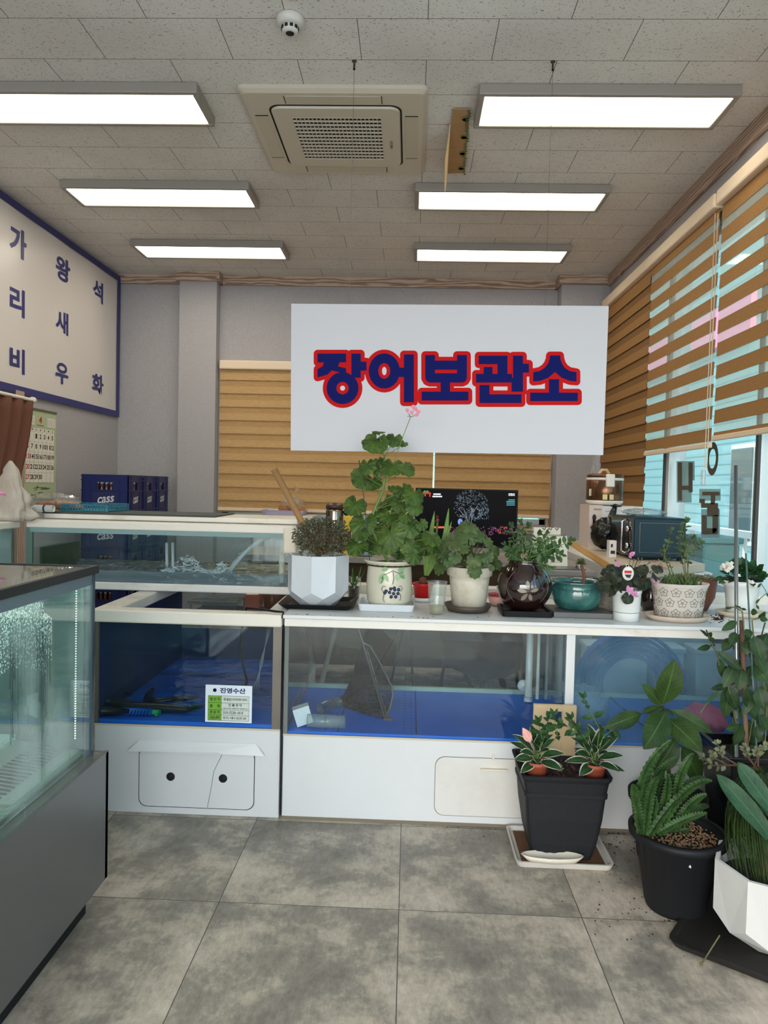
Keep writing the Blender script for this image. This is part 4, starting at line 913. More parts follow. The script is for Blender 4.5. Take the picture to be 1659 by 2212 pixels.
for xx in (a, b_-.004):
    for zz in (1.232, 1.246, 1.262): q.box((xx, 3.72, zz), (xx+.004, 4.0, zz+.006))
    for j in range(13): yy = 3.72+.28*j/12; q.box((xx, yy-.002, 1.232), (xx+.004, yy+.002, 1.266))
q.box((a, 3.72, 1.230), (b_, 4.0, 1.233)); tag(q.build('basket', mBASK, loc=((a+b_)/2, 3.86, 1.229)), 'low teal plastic basket on the raised tank in front of the crates', 'basket')
mCARR = mat('carrier_bag', C(216, 208, 196), .4, nz=(8, .4), col2=C(190, 160, 130), bump=(14, .9), trans=.35)
c = PY(22, 1120, 3.43); q = MB(); P = []
for i in range(15):
    t_ = i/14; rr = (.105*(1-t_)**.75+.006)*(1 if t_ > .08 else .85+t_*1.8); P.append((rr, t_*.285))
q.lathe(P, (0, 0, 0), 36); vs = [V((c.x, 3.43, 1.192))+V((p.x*(1+.55*noise.noise(p*20)+.12*math.sin(math.atan2(p.y, p.x)*9)), p.y*.45*(1+.4*noise.noise(p*18)), p.z)) for p in q.v]; q2 = MB(); q2.add(vs, q.f, 0, True)
CB = thing('carrier_bag', (c.x, 3.43, 1.192), 'white plastic carrier bag with pink knot at the left edge above the tanks', 'bag'); q2.build('bag', mCARR, CB)
MB().ball((c.x-.03, 3.40, 1.32), .012, 0, 8, (1.8, 1, 1)).tube([(c.x-.06, 3.40, 1.325), (c.x-.0, 3.385, 1.315)], .004, 6).build('tie', mat('pink_tie', C(230, 150, 190), .5), CB)
# ================================================================== BEER CRATES
mCRATE = mat('navy_crate', C(18, 34, 98), .4, nz=(5, .25)); mCRd = mat('navy_crate_panel', C(24, 34, 84), .5); mBOT = mat('brown_glass', C(90, 50, 24), .15); mCAP = mat('bottle_foil', C(190, 200, 214), .25, .7)
def crate(x, y, z, label):
    t = thing('bottle_crate', (x, y, z), label, 'crate', 'navy bottle crates in the back left corner')
    w_, d_, h_ = .37, .305, .284; X0_, X1_, Y0_, Y1_ = x-w_/2, x+w_/2, y-d_/2, y+d_/2; q = MB(); th = .006
    def wall(a, b_, ax, at):   # wall with a hand slot
        m_ = (a+b_)/2; hw = .06 if ax == 'X' else .045
        for (u0, u1, z0_, z1_) in ((a, b_, 0, .165), (a, m_-hw, .165, .225), (m_+hw, b_, .165, .225), (a, b_, .225, h_)):
            q.box((u0, at, z+z0_), (u1, at+th, z+z1_)) if ax == 'X' else q.box((at, u0, z+z0_), (at+th, u1, z+z1_))
    wall(X0_, X1_, 'X', Y0_); wall(X0_, X1_, 'X', Y1_-th); wall(Y0_, Y1_, 'Y', X1_-th); wall(Y0_, Y1_, 'Y', X0_)
    q.box((X0_, Y0_, z), (X1_, Y1_, z+.008))
    for zz in (0, .155, .235, .268):
        e = .005; q.box((X0_-e, Y0_-e, z+zz), (X1_+e, Y0_, z+zz+.008)); q.box((X1_, Y0_-e, z+zz), (X1_+e, Y1_+e, z+zz+.008))
    for u in (.02, .07, .30, .35): q.box((X0_+u-.003, Y0_-.005, z), (X0_+u+.003, Y0_, z+.284))
    for u in (.015, .06, .245, .29): q.box((X1_, Y0_+u-.003, z), (X1_+.005, Y0_+u+.003, z+.284))
    q.build('body', mCRATE, t)
    MB().box((X0_+.09, Y0_-.0015, z+.01), (X0_+.28, Y0_, z+.15)).build('logo_panel', mCRd, t); MB().box((X1_, Y0_+.08, z+.01), (X1_+.0015, Y0_+.225, z+.15)).build('logo_panel', mCRd, t)
    q = MB(); text(q, 'cass', (X0_+.125, Y0_-.002, z+.055), (1, 0, .12), (.12, 0, 1), .13, .05, .02); q.build('lettering', mat('crate_lettering', C(206, 208, 214), .5), t); q = MB(); text(q, 'cass', (X1_+.002, Y0_+.10, z+.055), (0, 1, .12), (0, .12, 1), .10, .05, .02); q.build('lettering', mat('crate_lettering', C(206, 208, 214), .5), t)
    for i in range(9):
        for j in range(6):
            bx, by = X0_+.033+.038*i, Y0_+.033+.044*j
            if not ((i == 8 and 0 < j < 5) or (j == 0 and 1 < i < 7)): continue
            b = MB().lathe([(.0001, .01), (.018, .01), (.018, .13), (.014, .185), (.012, .215), (.0001, .215)], (bx, by, z), 10).build('bottle', mBOT, t); MB().lathe([(.0135, .205), (.0145, .226), (.0001, .228)], (bx, by, z), 10).build('cap', mCAP, b)
    return t
K = crate(-2.385, 5.81, 1.152, 'navy bottle crate on top of the nearest stack, white lettering facing the tanks')
where = ('nearest', 'middle', 'farthest'); lev = {3: 'second from the top', 2: 'third from the top', 1: 'second from the floor', 0: 'on the floor'}
for c_ in range(3):
    for l_ in (4, 3, 2, 1, 0):
        if c_ == 0 and l_ == 4: continue
        dup(K, (-2.385, 5.81+.315*c_, .288*l_), 'navy bottle crate %s of the %s stack in the corner' % ('on top' if l_ == 4 else lev[l_], where[c_]))
# ================================================================== DISPLAY CASE
mCASE = mat('case_steel', C(122, 122, 124), .33, .55, nz=(1.5, .12), bump=(3, .05)); mCASEd = mat('case_dark_trim', C(34, 38, 42), .3, .4); mCASEp = mat('case_blue_post', C(56, 74, 86), .35, .2)
DC = thing('display_case', (-1.4, 1.5, 0), 'refrigerated glass display case with grey base at the left foreground', 'display case')
xa, xb, ya, yb = -1.85, -.966, .45, 2.341
MB().box((xa, ya, .092), (xb, yb, .09+.001)).box((xb-.012, ya, .09), (xb, yb, .512)).box((xa, yb-.02, .09), (xb, yb, .51)).box((xa, ya, .09), (xb, ya+.02, .51)).build('base_panel', mCASE, DC, bevel=.002)
MB().box((xa+.05, ya+.05, .0), (xb-.045, yb-.06, .092)).build('plinth', mBLKm, DC)
MB().box((xb-.055, ya, .49), (xb-.012, yb-.005, .508)).build('ledge', mat('case_ledge', C(150, 150, 146), .25, .7), DC)
mCG = glass('case_glass', (.91, .97, .955, 1), .05, (.60, .74, .70, 1), .03, fog=(5, .44, .62, .36, (1, 1.1, .55)))
MB().box((xb-.052, ya, .512), (xb-.046, yb-.03, 1.10)).build('front_glass', mCG, DC)
MB().box((xb-.060, yb-.035, .50), (xb-.042, yb-.018, 1.104)).box((xb-.058, yb-.075, .53), (xb-.054, yb-.058, 1.07)).build('end_post', mCASEp, DC)
MB().box((xa, yb-.012, .50), (xb-.06, yb-.006, 1.10)).build('end_glass', glass('case_end_glass', (.55, .72, .72, 1), .2, (.2, .32, .32, 1)), DC)
MB().box((xa, ya, 1.108), (xb-.04, yb-.005, 1.116)).build('top_glass', glass('case_top_glass', (.62, .70, .68, 1), .25, (.24, .24, .22, 1), .02, ior=1.9), DC)
MB().box((xb-.052, ya, 1.095), (xb-.036, yb-.003, 1.12)).box((xa, yb-.012, 1.100), (xb-.04, yb+.0, 1.119)).build('top_trim', mCASEd, DC)
MB().box((xb-.050, ya, 1.06), (xb-.0455, yb-.03, 1.095)).build('header_band', mat('case_band', C(110, 130, 140), .3, .3), DC)
mLED = emis('case_led', (.88, 1, .95, 1), 14.0)
MB().box((xb-.12, ya, 1.078), (xb-.075, yb-.05, 1.084)).build('light_strip', mLED, DC)
q = MB()
for i in range(62): q.box((xb-.083, yb-.068, .57+.008*i), (xb-.080, yb-.064, .573+.008*i))
q.build('side_light_strip', emis('case_led_side', (.9, 1, .9, 1), 2.2), DC)
mINN = mat('case_liner', C(186, 212, 206), .35, .2)
MB().box((xa+.01, ya, .52), (xb-.30, yb-.02, .56)).box((xa+.01, ya, .52), (xa+.02, yb-.02, 1.1)).build('liner', mINN, DC)
q = MB().box((xa+.1, ya, .56), (xb-.42, 1.86, .80)).box((xa+.1, ya, .88), (xb-.46, 2.1, .895)); q.build('shelf', mINN, DC, bevel=.004)
mPERF = mat('perforated_steel', C(196, 206, 196), .22, .8, bump=(50, .25))
q = MB(); q.slab([(xb-.30, ya, .545), (xb-.062, ya, .515), (xb-.062, yb-.04, .515), (xb-.30, yb-.04, .545)], (0, 0, .006)); q.build('air_grille', mPERF, DC)
q = MB(); N = 90
for i in range(46):
    y = 1.25+i*.023; q.add([(xb-.22, y, .5425), (xb-.12, y, .5305), (xb-.12, y+.009, .5305), (xb-.22, y+.009, .5425)], [(0, 1, 2, 3)])
q.build('slots', mDARK, DC)
q = MB(); text(q, 'GRAND WOFIN', (xb-.075, 1.15, .524), (0, 1, 0), (-1, 0, .12), .62, .035, .02); q.build('lettering', mat('reflected_lettering', C(120, 128, 124), .4), DC)  # a reflection of lettering, drawn as print over the grille
# condensation: droplets and runs on the inside of the glass
random.seed(8); q = MB(); XI = xb-.0535
for k in range(1500):
    x_ = random.uniform(0, 112); top_ = 1292+((x_-52)/60)**2*26+(18 if x_ > 95 else 0); y_ = top_+random.random()**1.5*(150 if x_ < 100 else 90); p = PX(x_, y_, XI)
    if p.y < yb-.05: q.ball(p, random.uniform(.0008, .0026), 0, 6, (.4, 1, 1.2))
q.build('condensation', glass('droplets', (.96, 1, .98, 1), .5, (.82, .9, .86, 1), .04, ior=1.33), DC)['kind'] = 'stuff'
q = MB()
for k in range(34):
    x_ = random.uniform(2, 112); y_ = random.uniform(1340, 1400); L_ = random.uniform(60, 230); n = 7
    q.tube([PX(x_+random.uniform(-.8, .8), y_+L_*i/n, XI) for i in range(n+1)], [random.uniform(.0006, .0017) for i in range(n)]+[.0026], 5)
q.build('water_runs', glass('water_run', (.42, .55, .55, 1), .12, (.16, .26, .27, 1), .05, ior=1.2), DC)['kind'] = 'stuff'
# ================================================================== BACK OF THE ROOM
mCOUNT = mat('grey_laminate', C(150, 144, 138), .4, nz=(4, .2)); mBEI = mat('beige_laminate', C(190, 176, 156), .5)
CT = thing('work_counter', (.1, 5.2, 0), 'long grey counter behind the tanks carrying the television', 'counter')
MB().box((-1.15, 4.85, .88), (1.05, 5.5, .92)).build('worktop', mCOUNT, CT, bevel=.004)
MB().box((-1.12, 5.4, .06), (1.02, 5.46, .88)).build('back_board', mat('brown_board', C(122, 98, 72), .7, nz=(3, .4), stretch=(.5, 1, 3)), CT)
MB().box((-1.12, 4.9, .0), (-1.08, 5.46, .88)).box((.98, 4.9, .0), (1.02, 5.46, .88)).box((-1.1, 4.9, .55), (1.0, 5.42, .57)).build('frame', mBEI, CT)
# television
TVY = 5.08; a, b_ = PY(898, 1054, TVY), PY(1120, 1058, TVY); tw = b_.x-a.x; zt = (a.z+b_.z)/2; zb_ = zt-tw*.575
TV = thing('television', ((a.x+b_.x)/2, TVY, .92), 'flat television showing a tree at night, behind the potted plants', 'television')
MB().box((a.x, TVY, zb_), (b_.x, TVY+.04, zt)).build('housing', mBLK, TV, bevel=.004)
MB().box(((a.x+b_.x)/2-.04, TVY+.015, .935), ((a.x+b_.x)/2+.04, TVY+.035, zb_+.02)).box(((a.x+b_.x)/2-.18, TVY-.08, .922), ((a.x+b_.x)/2+.18, TVY+.12, .935)).build('stand', mBLK, TV)
MB().box((a.x+.008, TVY-.0015, zb_+.014), (b_.x-.008, TVY, zt-.008)).build('screen', mat('screen_black', C(4, 4, 5), .3, spec=.04, emit=((.002, .002, .003, 1), 1)), TV)
def tp(px, py, d=.003): p = PY(px, py, TVY); p.y = TVY-d; return p
def tr(q, x0_, y0_, x1_, y1_, d=.003): q.slab([tp(x0_, y1_, d), tp(x1_, y1_, d), tp(x1_, y0_, d), tp(x0_, y0_, d)], (0, -.0004, 0))
random.seed(5); q = MB()
for k in range(900):
    a_ = random.random()*6.28; r_ = random.random()**.5; px, py = 1017+38*r_*math.cos(a_), 1092+34*r_*math.sin(a_)
    if random.random() < .3: px, py = 1030+28*random.uniform(-.6, .9), 1108+22*random.uniform(-.5, .6)
    if noise.noise(V((px*.09, py*.09, 0))) < -.22: continue
    c = tp(px, py, .0034+random.random()*.0006); s_ = random.uniform(.0016, .0034); aa = random.random()*3
    q.add([c+V((s_*math.cos(aa+i*2.1), 0, s_*math.sin(aa+i*2.1))) for i in range(3)], [(0, 1, 2)])
q.build('picture_tree', emis('tv_tree', (.30, .42, .52, 1), .75), TV)
q = MB()
for L in (((1011, 1134), (1008, 1118), (1002, 1100)), ((1012, 1134), (1014, 1115), (1024, 1098)), ((1018, 1134), (1018, 1112), (1030, 1095)), ((1008, 1120), (998, 1108), (990, 1098))): q.tube([tp(a_, b2, .003) for a_, b2 in L], .0012, 4)
q.build('picture_trunk', emis('tv_trunk', (.5, .5, .55, 1), .7), TV)
q = MB(); q.lathe([(.0001, -.003), (.017, -.003), (.017, -.0034), (.0001, -.0034)], V((tp(994, 1127).x, TVY, tp(994, 1127).z)), 14, axis='Y', sy=1.3); q.build('picture_figure', emis('tv_blue', (.25, .4, .9, 1), .8), TV)
q = MB(); q.lathe([(.0001, -.003), (.006, -.003), (.006, -.0034), (.0001, -.0034)], V((tp(995, 1115).x, TVY, tp(995, 1115).z)), 10, axis='Y'); q.build('picture_head', emis('tv_skin', (.5, .3, .2, 1), .5), TV)
q = MB()
for k in range(160):
    px = random.uniform(960, 1116); py = 1137+random.random()*18; c = tp(px, py); s_ = random.uniform(.002, .005)
    q.add([c+V((-s_, 0, -s_)), c+V((s_, 0, -s_)), c+V((0, 0, s_*1.6))], [(0, 1, 2)])
q.build('picture_flowers', emis('tv_pink', (.5, .14, .35, 1), .5), TV)
q = MB()
for k in range(22): c = tp(1085+random.uniform(-10, 10), 1146+random.uniform(-8, 6)); q.add([c+V((-.002, 0, -.004)), c+V((.002, 0, -.004)), c+V((0, 0, .008))], [(0, 1, 2)])
tr(q, 935, 1137, 975, 1141, .0034); q.build('picture_embers', emis('tv_orange', (.9, .2, .1, 1), .8), TV)
q = MB(); text(q, 'SBS', tp(1098, 1071), (1, 0, 0), (0, 0, 1), tp(1112, 1071).x-tp(1098, 1071).x, .018, .03)
tr(q, 934, 1071, 955, 1074); tr(q, 936, 1066, 952, 1069)
q.build('screen_lettering', emis('tv_white', (.8, .85, .9, 1), 1), TV)
q = MB()
for v in (1079, 1082.5, 1086, 1090): tr(q, 1094 if v > 1080 else 1098, v, 1112, v+1.6)
q.build('screen_lettering', emis('tv_cyan', (.15, .6, .7, 1), .8), TV)
q = MB(); tr(q, 908, 1064, 931, 1067); tr(q, 909, 1067, 912, 1073); tr(q, 917, 1067, 920, 1072); tr(q, 927, 1067, 930, 1073); q.build('channel_mark', emis('tv_red', (.9, .06, .04, 1), .8), TV)
q = MB(); q.slab([tp(913, 1063.5), tp(928, 1063.5), tp(923, 1059), tp(920, 1061), tp(917, 1059)], (0, -.0004, 0)); q.build('channel_mark', emis('tv_green', (.05, .5, .1, 1), .8), TV)
# small things on the counter
def at(px, Y, z): p = PY(px, 1150, Y); return V((p.x, Y, z))
p = at(722, 4.98, .92); t = thing('steel_thermos', p, 'steel thermos jug with dark lid behind the tall geranium', 'thermos')
MB().lathe([(.058, 0), (.060, .02), (.060, .30), (.056, .315)], p, 28).build('body', mat('brushed_steel', C(150, 140, 130), .2, .95), t); MB().lathe([(.062, .315), (.062, .335), (.05, .352), (.0001, .357)], p, 28).build('lid', mat('brown_lid', C(70, 50, 40), .3), t)
MB().tube([p+V((.058, -.01, .30)), p+V((.085, -.01, .27)), p+V((.085, -.01, .12)), p+V((.058, -.01, .09))], .009, 8).build('handle', mBLK, t)
p = at(755, 4.95, .92); t = thing('yellow_carton', p, 'small yellow carton beside the steel thermos', 'carton')
MB().box(p+V((-.035, -.03, 0)), p+V((.035, .03, .27))).build('box', mat('carton_yellow', C(236, 196, 40), .5), t, bevel=.002); q = MB(); q.tube([p+V((-.01, -.032, .13)), p+V((.015, -.032, .17)), p+V((.005, -.032, .21))], .004, 6); q.build('mark', mBLK, t)
p = at(855, 5.0, .92); t = thing('cardboard_box', at(905, 5.1, .57), 'brown cardboard box on the shelf under the television', 'box'); p = at(905, 5.05, .57)
MB().box(p+V((-.16, -.12, 0)), p+V((.16, .12, .17))).build('box', mKRAFT, t); q = MB(); text(q, '175 × 235', p+V((-.02, -.122, .05)), (1, 0, 0), (0, 0, 1), .14, .025, .01); q.build('lettering', mINK, t)
q = MB(); p = at(790, 4.95, .92); q.box(p+V((-.06, -.05, 0)), p+V((.05, .05, .12))); tag(q.build('storage_tin', mat('grey_tin', C(130, 140, 150), .3, .6), loc=p, bevel=.01), 'grey tin on the counter behind the tall geranium', 'tin')
# chest cabinet right of the television
CH = thing('chest_freezer', (.87, 4.5, 0), 'grey topped chest unit behind the round brown pot', 'cabinet')
MB().box((.76, 4.12, 0), (1.04, 4.8, .92)).build('body', mBEI, CH); MB().box((.75, 4.10, .92), (1.05, 4.8, .95)).build('top', mCOUNT, CH, bevel=.004)
MB().box((.79, 4.14, .951), (1.0, 4.28, .956)).build('lid', mat('slate_lid', C(88, 88, 90), .3), CH); MB().tube([(.97, 4.15, .952), (.97, 4.17, .97), (.97, 4.24, .97), (.97, 4.26, .952)], .006, 8).build('handle', mSTEEL, CH)
# paper bag and desk calendar
p = at(1180, 4.7, .951); z0_ = .951
t = thing('paper_bag', p, 'white paper gift bag behind the leafy plant', 'bag'); h_ = PY(1185, 1140, 4.7).z-z0_
MB().box(p+V((-.085, -.03, 0)), p+V((.085, .03, h_))).build('bag', mat('white_paper', C(230, 226, 216), .6), t); q = MB()
for k in (-.03, .01, .05): q.tube([p+V((k, -.03, h_)), p+V((k+.012, -.035, h_-.012)), p+V((k+.02, -.03, h_+.004))], .0028, 5)
q.build('handle', mBLK, t)
p = at(1203, 4.38, .951); t = thing('desk_calendar', p, 'small spiral desk calendar standing behind the leafy plant', 'calendar'); h_ = PY(1203, 1157, 4.38).z-.951
q = MB(); q.slab([p+V((-.06, -.04, 0)), p+V((.06, -.04, 0)), p+V((.06, 0, h_)), p+V((-.06, 0, h_))], (0, .003, 0)); q.slab([p+V((-.06, .05, 0)), p+V((.06, .05, 0)), p+V((.06, .004, h_)), p+V((-.06, .004, h_))], (0, .003, 0)); q.build('page', mat('paper', C(226, 222, 208), .7), t)
q = MB()
for i in range(16): q.tube([p+V((-.056+.0072*i, -.004, h_-.004)), p+V((-.056+.0072*i, .002, h_+.006)), p+V((-.056+.0072*i, .008, h_-.004))], .0012, 4)
q.build('spiral', mBLK, t); q = MB(); n_ = V((0, -.0015, 0))
for r_ in range(5): q.slab([p+V((-.045, -.04+.04*v_, h_*v_))+n_ for v_ in (.12+.12*r_, .13+.12*r_)]+[p+V((.02, -.04+.04*v_, h_*v_))+n_ for v_ in (.13+.12*r_, .12+.12*r_)], (0, -.0004, 0))
q.build('print', mRED, t)
# side cabinet with board top, microwave, boxes, rice cooker
SC2 = thing('side_cabinet', (1.42, 4.9, 0), 'white cabinet with pale board top by the right window under the microwave', 'cabinet')
MB().box((1.16, 4.14, 0), (1.70, 5.9, .955)).build('body', mWHT, SC2); q = MB(); q.slab([(1.09, 3.80, .958), (1.24, 3.80, .958), (1.68, 4.2, .958), (1.70, 5.9, .958), (1.30, 5.9, .958)], (0, 0, .042)); q.build('board', mat('board_top', C(196, 180, 156), .4), SC2)
q = MB(); q.slab([(1.089, 3.80, .96), (1.299, 5.9, .96), (1.299, 5.9, .998), (1.089, 3.80, .998)], (-.002, 0, 0)); q.build('edge_band', mat('yellow_edge', C(226, 178, 96), .5), SC2)
MW = thing('microwave', (1.46, 4.55, 1.0), 'dark teal microwave oven on the board by the window', 'microwave')
a, b_ = (1.315, 4.32, 1.012), (1.615, 4.78, 1.25); mMW = mat('microwave_teal', C(14, 48, 62), .35, spec=.2)
MB().box(a, b_).build('housing', mMW, MW, bevel=.012)
MB().box((1.34, 4.316, 1.04), (1.59, 4.321, 1.225)).build('side_recess', mat('microwave_dark', C(14, 40, 52), .3), MW, bevel=.012); MB().box((1.352, 4.312, 1.05), (1.578, 4.318, 1.215)).build('side_panel', mMW, MW, bevel=.002)
dr = MB().box((1.303, 4.33, 1.02), (1.315, 4.77, 1.243)).build('door', mat('microwave_front', C(12, 16, 20), .12), MW); MB().box((1.300, 4.48, 1.05), (1.304, 4.75, 1.22)).build('window', mat('oven_window', C(24, 30, 38), .08), dr)
MB().tube([(1.303, 4.45, 1.03), (1.28, 4.45, 1.045), (1.28, 4.45, 1.22), (1.303, 4.45, 1.235)], .006, 8).build('handle', mCHROME, dr)
for zz in (1.08, 1.18): MB().lathe([(.016, 0), (.016, -.018), (.0001, -.018)], (1.303, 4.38, zz), 18, axis='X').build('knob', mCHROME, MW)
for (xx, yy) in ((1.34, 4.35), (1.59, 4.35), (1.34, 4.75), (1.59, 4.75)): MB().box((xx-.012, yy-.012, 1.0), (xx+.012, yy+.012, 1.013)).build('foot', mBLK, MW)
tag(crumple((1.42, 4.5, 1.268), .06, (1.9, 2.2, .35), amp=.4, seed=12).build('plastic_wrap', mCLB, loc=(1.42, 4.5, 1.25)), 'crumpled clear plastic wrapping on top of the microwave', 'wrapping')
mBOXW = mat('white_carton', C(226, 222, 222), .5); mBOXP = mat('pale_pink_carton', C(214, 198, 190), .5)
B1 = thing('appliance_box', (1.29, 5.25, 1.0), 'narrow pale carton with black utensil picture, left under the rice cooker', 'box')
MB().box((1.245, 5.12, 1.0), (1.335, 5.4, 1.30)).build('carton', mBOXP, B1); q = MB(); q.tube([(1.28, 5.118, 1.05), (1.28, 5.118, 1.2)], .010, 8).ball((1.28, 5.118, 1.215), .014, 0, 8, (1, .1, 1.6)); text(q, '0000', (1.275, 5.118, 1.265), (1, 0, 0), (0, 0, 1), .05, .012); q.build('print', mINK, B1)
B2_ = thing('appliance_box', (1.47, 5.27, 1.0), 'white carton with dark lettering behind the microwave', 'box')
MB().box((1.34, 5.14, 1.0), (1.62, 5.4, 1.295)).build('carton', mBOXW, B2_); q = MB(); text(q, 'CUCKOO', (1.50, 5.138, 1.255), (1, 0, 0), (0, 0, 1), .10, .016, .02); text(q, 'CUCKOO', (1.36, 5.138, 1.255), (1, 0, 0), (0, 0, 1), .07, .008, .01); q.build('lettering', mat('grey_print', C(60, 64, 70), .5), B2_)
RC = thing('rice_cooker', (1.385, 5.27, 1.302), 'white and bronze electric rice cooker on top of the cartons', 'rice cooker'); c = V((1.385, 5.27, 1.302))
mBRZ = mat('bronze_shell', C(110, 78, 56), .22, .7); mRCW = mat('cooker_white', C(232, 228, 222), .3)
MB().lathe([(.10, 0), (.115, .004), (.128, .02), (.128, .03)], c, 36).build('base', mRCW, RC); MB().lathe([(.125, .03), (.128, .035), (.128, .168), (.125, .172)], c, 36).build('shell', mBRZ, RC)
MB().lathe([(.129, .172), (.129, .186), (.126, .19)], c, 36).build('band', mRCW, RC); MB().lathe([(.126, .19), (.126, .208), (.10, .218), (.0001, .220)], c, 36).build('lid', mat('lid_brown', C(90, 62, 46), .3, .4), RC)
MB().box(c+V((-.028, -.145, .125)), c+V((.032, -.10, .215))).build('latch', mRCW, RC, bevel=.008); MB().tube([c+V((-.05, -.02, .215)), c+V((-.03, -.03, .245)), c+V((.0, -.03, .245)), c+V((.02, -.02, .215))], .012, 8).build('handle', mat('cooker_handle', C(206, 168, 130), .4), RC)
MB().obox(c+V((-.115, -.07, .085)), .008, .05, .05, -.55).build('display', mRCW, RC, bevel=.004)
q = MB(); q.obox(c+V((-.03, -.128, .055)), .032, .002, .036, -.2).obox(c+V((.015, -.1285, .055)), .03, .002, .036, .1); q.build('sticker', mat('sticker_cream', C(220, 206, 150), .5), RC)
mBBAG = mat('black_bag_film', C(14, 14, 16), .22, bump=(30, 1.0))
BB = thing('black_bag', (1.34, 4.95, 1.0), 'black plastic bag tied at the top beside the microwave', 'bag'); crumple((1.31, 4.93, 1.105), .095, (.95, .9, 1.05), amp=.25, seed=6).build('bag', mBBAG, BB)
MB().tube([(1.335, 4.93, 1.18), (1.36, 4.93, 1.27), (1.37, 4.93, 1.30)], [.03, .02, .012], 9).tube([(1.34, 4.93, 1.30), (1.37, 4.93, 1.305), (1.41, 4.93, 1.30)], [.004, .012, .004], 7).build('knot', mBBAG, BB)
p = V((1.235, 4.50, 1.0)); t = thing('small_box', p, 'small white medicine box beside the microwave door', 'box'); MB().box(p+V((-.02, -.03, 0)), p+V((.022, .03, .10))).build('box', mBOXW, t); MB().box(p+V((-.012, -.031, .02)), p+V((.014, -.03, .04))).box(p+V((-.012, -.031, .06)), p+V((.0, -.03, .08))).build('print', mINK, t)
# bread bag on lilac tray by the back window
t = thing('white_cupboard', (-1.05, 6.6, 0), 'low white cupboard below the back window, mostly hidden', 'cupboard'); MB().box((-1.27, 6.4, 0), (-.85, 6.8, 1.115)).build('body', mWHT, t)
p = V((PY(615, 1105, 6.6).x, 6.6, 1.115)); q = MB(); q.loft([[p+V((s*.17, u*.13, 0)) for s, u in ((-1, -1), (1, -1), (1, 1), (-1, 1))], [p+V((s*.19, u*.15, .045)) for s, u in ((-1, -1), (1, -1), (1, 1), (-1, 1))], [p+V((s*.18, u*.14, .045)) for s, u in ((-1, -1), (1, -1), (1, 1), (-1, 1))], [p+V((s*.16, u*.12, .006)) for s, u in ((-1, -1), (1, -1), (1, 1), (-1, 1))]])
tag(q.build('plastic_tray', mat('lilac_tray', C(176, 170, 196), .4), loc=p), 'lilac plastic tray below the back blind', 'tray')
t = thing('bread_bag', p+V((.07, 0, .01)), 'tied clear bag of bread on the lilac tray at the back window', 'bread')
for dx, r in ((-.01, .05), (.08, .052), (.15, .04)): MB().ball(p+V((dx, 0, .01+r*.9)), r, 0, 14, (1, 1, .9)).build('bread_roll', mBREAD, t)
crumple(p+V((.07, 0, .08)), .07, (1.5, 1, 1), amp=.3, seed=2).build('film', mBAGC, t); MB().tube([p+V((.08, 0, .14)), p+V((.08, 0, .19)), p+V((.11, 0, .25))], [.02, .008, .022], 8).build('neck', mBAGC, t)
# leaning wooden pole
a, b_ = PY(592, 1014, 3.45), PY(735, 1288, 3.45); b_.z = max(b_.z, .862); q = MB().tube([b_+V((0, 0, .006)), a], .0155, 14); tag(q.build('wooden_pole', mat('bamboo', C(176, 134, 90), .5, nz=(12, .3)), loc=b_), 'round wooden pole leaning behind the white faceted pot', 'pole')
# low table with tubs behind the left tank
t = thing('low_table', (-.9, 4.5, 0), 'low table behind the left tank with white slanted legs', 'table'); MB().box((-1.35, 4.28, .56), (-.35, 4.8, .58)).build('table_top', mBLKm, t)
for (xa_, xb_) in ((-1.25, -1.12), (-.95, -1.08), (-.78, -.65), (-.42, -.55)): MB().tube([(xa_, 4.34, .56), (xb_, 4.34, .0)], .014, 8).build('leg', mat('white_leg', C(190, 190, 184), .4), t)
mRT = mat('red_tub', C(200, 50, 56), .35); mORT = glass('orange_tub', (.9, .4, .3, 1), .5, (.8, .3, .2, 1), .1)
q = MB(); q.loft([[V((-.50+s*.10, 4.45+u*.09, .58)) for s, u in ((-1, -1), (1, -1), (1, 1), (-1, 1))], [V((-.50+s*.13, 4.45+u*.11, .72)) for s, u in ((-1, -1), (1, -1), (1, 1), (-1, 1))]]); tag(q.build('plastic_tub', mRT, loc=(-.5, 4.45, .58), bevel=.01), 'red plastic tub seen under the raised tank', 'tub')
tag(crumple((-.62, 4.42, .735), .05, (2, 1.2, .4), amp=.3, seed=8).build('folded_cloth', mat('teal_cloth', C(30, 130, 150), .6), loc=(-.62, 4.42, .72)), 'teal cloth on the red tub under the raised tank', 'cloth')
tag(MB().lathe([(.05, 0), (.052, .14), (.045, .155), (.0001, .155)], (-.82, 4.42, .58), 20).build('brown_jar', mat('jar_brown', C(120, 70, 44), .3), loc=(-.82, 4.42, .58)), 'brown lidded jar beside the red tub under the raised tank', 'jar')
tag(MB().box((-.98, 4.36, .58), (-.89, 4.48, .73)).build('orange_tub', mORT, loc=(-.93, 4.42, .58), bevel=.01), 'orange translucent container under the raised tank', 'container')
q = MB(); q.box((-1.32, 4.34, .66), (-1.02, 4.36, .68)).box((-1.32, 4.6, .66), (-1.02, 4.62, .68))
for i in range(22): q.box((-1.32+.0140*i, 4.34, .672), (-1.316+.0140*i, 4.62, .678))
for xx in (-1.31, -1.04): q.box((xx, 4.35, .58), (xx+.01, 4.36, .66)); q.box((xx, 4.6, .58), (xx+.01, 4.61, .66))
tag(q.build('wire_rack', mSTEEL, loc=(-1.17, 4.48, .58)), 'steel wire rack on the low table behind the left tank', 'rack')
